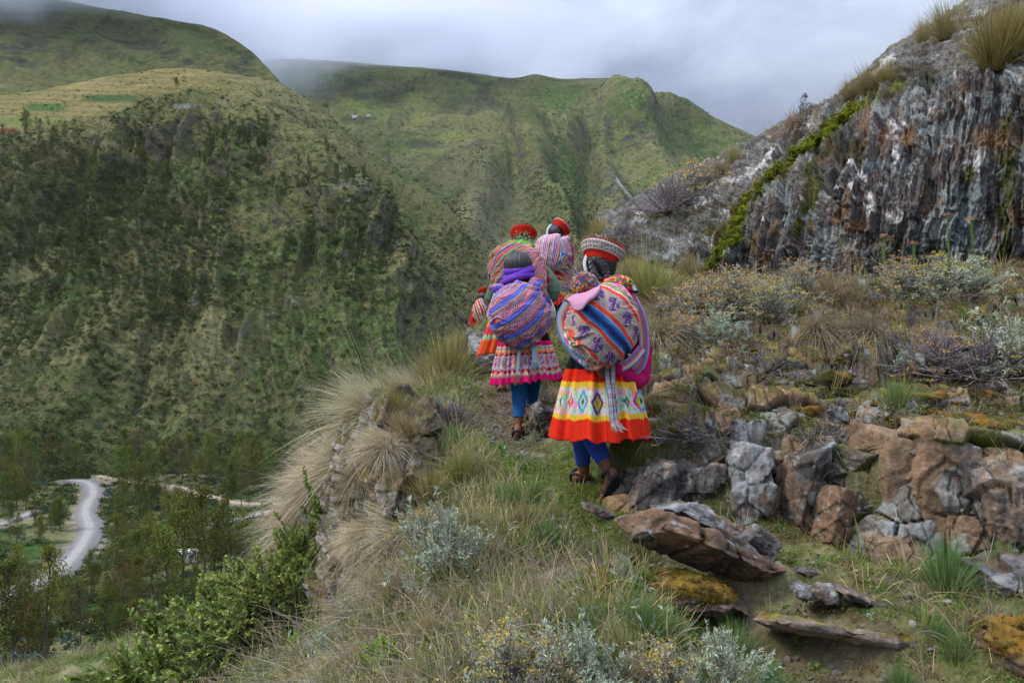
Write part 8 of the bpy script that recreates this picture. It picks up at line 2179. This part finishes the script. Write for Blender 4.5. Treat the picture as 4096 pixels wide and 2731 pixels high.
inview = (np.abs(GGX / np.maximum(GGY, .1)) < .72) * (GGY > 2.3) * (GGY < 26)
leftp = sstep(0.25, -0.05, GGX - np.interp(GGY, [2.2, 3, 3.8, 4.5, 5.4, 6.9, 9.4], [.9, .55, .3, .12, -.02, -.3, -.4]))
rightp = 1 - leftp
offc = 1 - 0.97 * np.exp(-(np.abs((GGX + 1.0) / .36) ** 4 + np.abs((GGY - 5.3) / .8) ** 4))
base_ = inview * (0.15 + 0.85 * sstep(.16, .38, pdist))
cover('turf', 15000, base_ * (leftp * .8 + rightp * .30 * (1 - .8 * sstep(4.2, 4.6, GGY) * sstep(.8, 1.2, GGX))) * (1 - .85 * rock_) * offc * (1 + nB), [0, 1, 8, 4, 9], [3, 3, 4, 1.5, 1.2], .6, 1.3, 'short green turf along the path')
cover('dry_grass', 9500, inview * sstep(.28, .5, pdist) * (leftp * 1.0 + .10 * rightp) * (1 - .85 * rock_) * offc * (1 + 1.2 * nA), [2, 3, 7, 1], [3, 3, 2, 1.4], .8, 1.9, 'dry grass covering the slope left of the path', .5)
cover('moss_and_litter', 11000, inview * (rock_ * 1.3 + .3 * sstep(5.5, 6.5, GGY) * rightp + .12) * (1 - .7 * leftp) * (1 + nA), [5, 4, 7, 10, 9, 2], [5, .7, 1.2, 2.2, .2, .6], .5, 1.2, 'moss cushions and litter on the bank')
cover('low_herbs', 2600, base_ * leftp * (1 + 1.5 * nB), [4, 9, 6], [2, 2, 1.5], .8, 1.8, 'low green herbs on the left slope')
vg = inview * np.exp(-((pdist - .0) / .5) ** 2) * (GGY < 5.6) * (GGY > 3.9)
cover('path_turf', 7000, vg + .0, [8, 0, 5], [5, 1.5, 1.2], .28, .6, 'closely trodden turf of the path')
# moss cushions growing on stones and along the seam of the outcrop
def mossclump(seed, c0, c1):
    b = Bag(); blades(b, 60, .020, .8, .1, .0035, c0, c1, .022, rs=np.random.RandomState(seed), cvar=.35); return b.mesh('moss_cushion', M['grass'], False)
mp_ = [mossclump(1, (0.10, 0.06, 0.012), (0.26, 0.15, 0.02)), mossclump(2, (0.09, 0.08, 0.015), (0.24, 0.20, 0.03)), mossclump(3, (0.06, 0.07, 0.012), (0.15, 0.17, 0.03)), mossclump(4, (0.14, 0.17, 0.012), (0.38, 0.42, 0.02))]
mw = np.concatenate(MOSSPTS); pick_ = rs.choice(len(mw), min(9000, len(mw)), replace=False); mw = mw[pick_]
scatter('moss', mw, rot_up(len(mw), rs, .35), rs.uniform(.4, 1.0, len(mw)), rs.choice(3, len(mw), p=(.45, .35, .2)), mp_, 'rust and olive moss growing on the stones')
sm_ = SEAMP[rs.choice(len(SEAMP), 3200)] + rs.normal(0, .012, (3200, 3)) + rs.normal(0, .03, (3200, 3)) * (rs.uniform(0, 1, (3200, 1)) < .3)
scatter('seam_moss', sm_, rot_up(3200, rs, .6), rs.uniform(.6, 1.6, 3200), rs.choice((3, 2), 3200, p=(.62, .38)), mp_, 'bright green moss filling the seam of the outcrop')
# pebbles on the dirt of the path
V_, F_ = ICO[3]
pm = [mesh_np('pebble', V_ * (1, .8, .5) * (1 + .25 * fbm(*(V_.T * 1.5 + q), 2, q)[:, None]) * .012, F_, M['rock'], np.zeros(V_.shape) + kk) for q, kk in ((3, (.14, .125, .11)), (4, (.12, .1, .085)), (5, (.22, .21, .19)))]
dn = inview * np.exp(-(pdist / .35) ** 2) * (sstep(5.2, 6, GGY) + .15)+ inview * .03
i = rs.choice(dn.size, 1800, p=(dn / dn.sum()).ravel())
Pg = np.stack([GGX, GGY, GND_Z], -1).reshape(-1, 3)[i]
scatter('gravel', Pg, rot_up(len(i), rs, .4), rs.uniform(.4, 1.8, len(i)), rs.randint(0, 3, len(i)), pm, 'small stones scattered on the dirt path')
# ================================================================ cloud that hides the summits
def cloud_box(name, x0, x1, y0, y1, z0, z1, base, slope, label, dens=0.012):
    b = Bag()
    V = [(x, y, z) for z in (z0, z1) for y in (y0, y1) for x in (x0, x1)]
    b.add(V, [[0, 2, 3, 1], [4, 5, 7, 6], [0, 1, 5, 4], [2, 6, 7, 3], [0, 4, 6, 2], [1, 3, 7, 5]], (1, 1, 1))
    m, nt, out = new_mat(name); N, Lk = nt.nodes, nt.links
    tcn = N.new('ShaderNodeTexCoord'); sep = N.new('ShaderNodeSeparateXYZ'); Lk.new(tcn.outputs['Object'], sep.inputs[0])
    def math_(op, a, b_=None, c=None):
        n = N.new('ShaderNodeMath'); n.operation = op
        for i, q in enumerate((a, b_, c)):
            if q is None: continue
            if isinstance(q, (int, float)): n.inputs[i].default_value = q
            else: Lk.new(q, n.inputs[i])
        return n.outputs[0]
    def ramp(v, a, b_, lo=0.0, hi=1.0):
        n = N.new('ShaderNodeMapRange'); n.interpolation_type = 'SMOOTHSTEP'
        n.inputs['From Min'].default_value = a; n.inputs['From Max'].default_value = b_; n.inputs['To Min'].default_value = lo; n.inputs['To Max'].default_value = hi
        Lk.new(v, n.inputs['Value']); return n.outputs[0]
    nz_ = N.new('ShaderNodeTexNoise'); nz_.inputs['Scale'].default_value = 1 / 260; nz_.inputs['Detail'].default_value = 4; nz_.inputs['Roughness'].default_value = .55
    Lk.new(tcn.outputs['Object'], nz_.inputs['Vector'])
    h = math_('SUBTRACT', sep.outputs['Z'], math_('MULTIPLY_ADD', sep.outputs['X'], slope, base))
    h = math_('DIVIDE', h, 110.0)
    q = math_('ADD', h, math_('MULTIPLY_ADD', nz_.outputs['Fac'], 3.4, -1.9))
    d_ = ramp(q, 0.0, 1.3)
    wx_, wy_, wz_ = (x1 - x0), (y1 - y0), (z1 - z0)
    d_ = math_('MULTIPLY', d_, ramp(sep.outputs['X'], x1 - .34 * wx_, x1 - 5)) if False else math_('MULTIPLY', d_, ramp(sep.outputs['X'], x1 - .34 * wx_, x1 - 5, 1.0, 0.0))
    d_ = math_('MULTIPLY', d_, ramp(sep.outputs['X'], x0 + 5, x0 + .1 * wx_))
    d_ = math_('MULTIPLY', d_, ramp(sep.outputs['Z'], z1 - .4 * wz_, z1 - 5, 1.0, 0.0))
    d_ = math_('MULTIPLY', d_, ramp(sep.outputs['Y'], y0 + 2, y0 + .25 * wy_))
    d_ = math_('MULTIPLY', d_, dens)
    pv = N.new('ShaderNodeVolumePrincipled'); pv.inputs['Color'].default_value = (0.93, 0.95, 1.0, 1); pv.inputs['Anisotropy'].default_value = 0.0
    Lk.new(d_, pv.inputs['Density']); Lk.new(pv.outputs[0], out.inputs['Volume'])
    o = obj(name, b.mesh(name, m, False)); tag(o, label=label, kind='stuff')
    return o
cloud_box('cloud', -1100, 330, 1950, 2700, 640, 1010, 718, 0.03, 'low cloud lying on the crest at the head of the valley', .013)
cloud_box('cloud', -1700, -330, 1230, 1900, 490, 820, 530, 0.0, 'low cloud covering the summit at the upper left', .02)

# ================================================================ thin air haze
b = Bag()
V = [(x, y, z) for z in (-260, 1250) for y in (-60, 3400) for x in (-2600, 2600)]
b.add(V, [[0, 2, 3, 1], [4, 5, 7, 6], [0, 1, 5, 4], [2, 6, 7, 3], [0, 4, 6, 2], [1, 3, 7, 5]], (1, 1, 1))
m, nt, out = new_mat('haze'); pv = nt.nodes.new('ShaderNodeVolumePrincipled')
pv.inputs['Color'].default_value = (0.80, 0.88, 1.0, 1); pv.inputs['Density'].default_value = 1.8e-5
nt.links.new(pv.outputs[0], out.inputs['Volume'])
o = obj('haze', b.mesh('haze', m, False)); tag(o, label='thin blue haze filling the valley', kind='stuff')
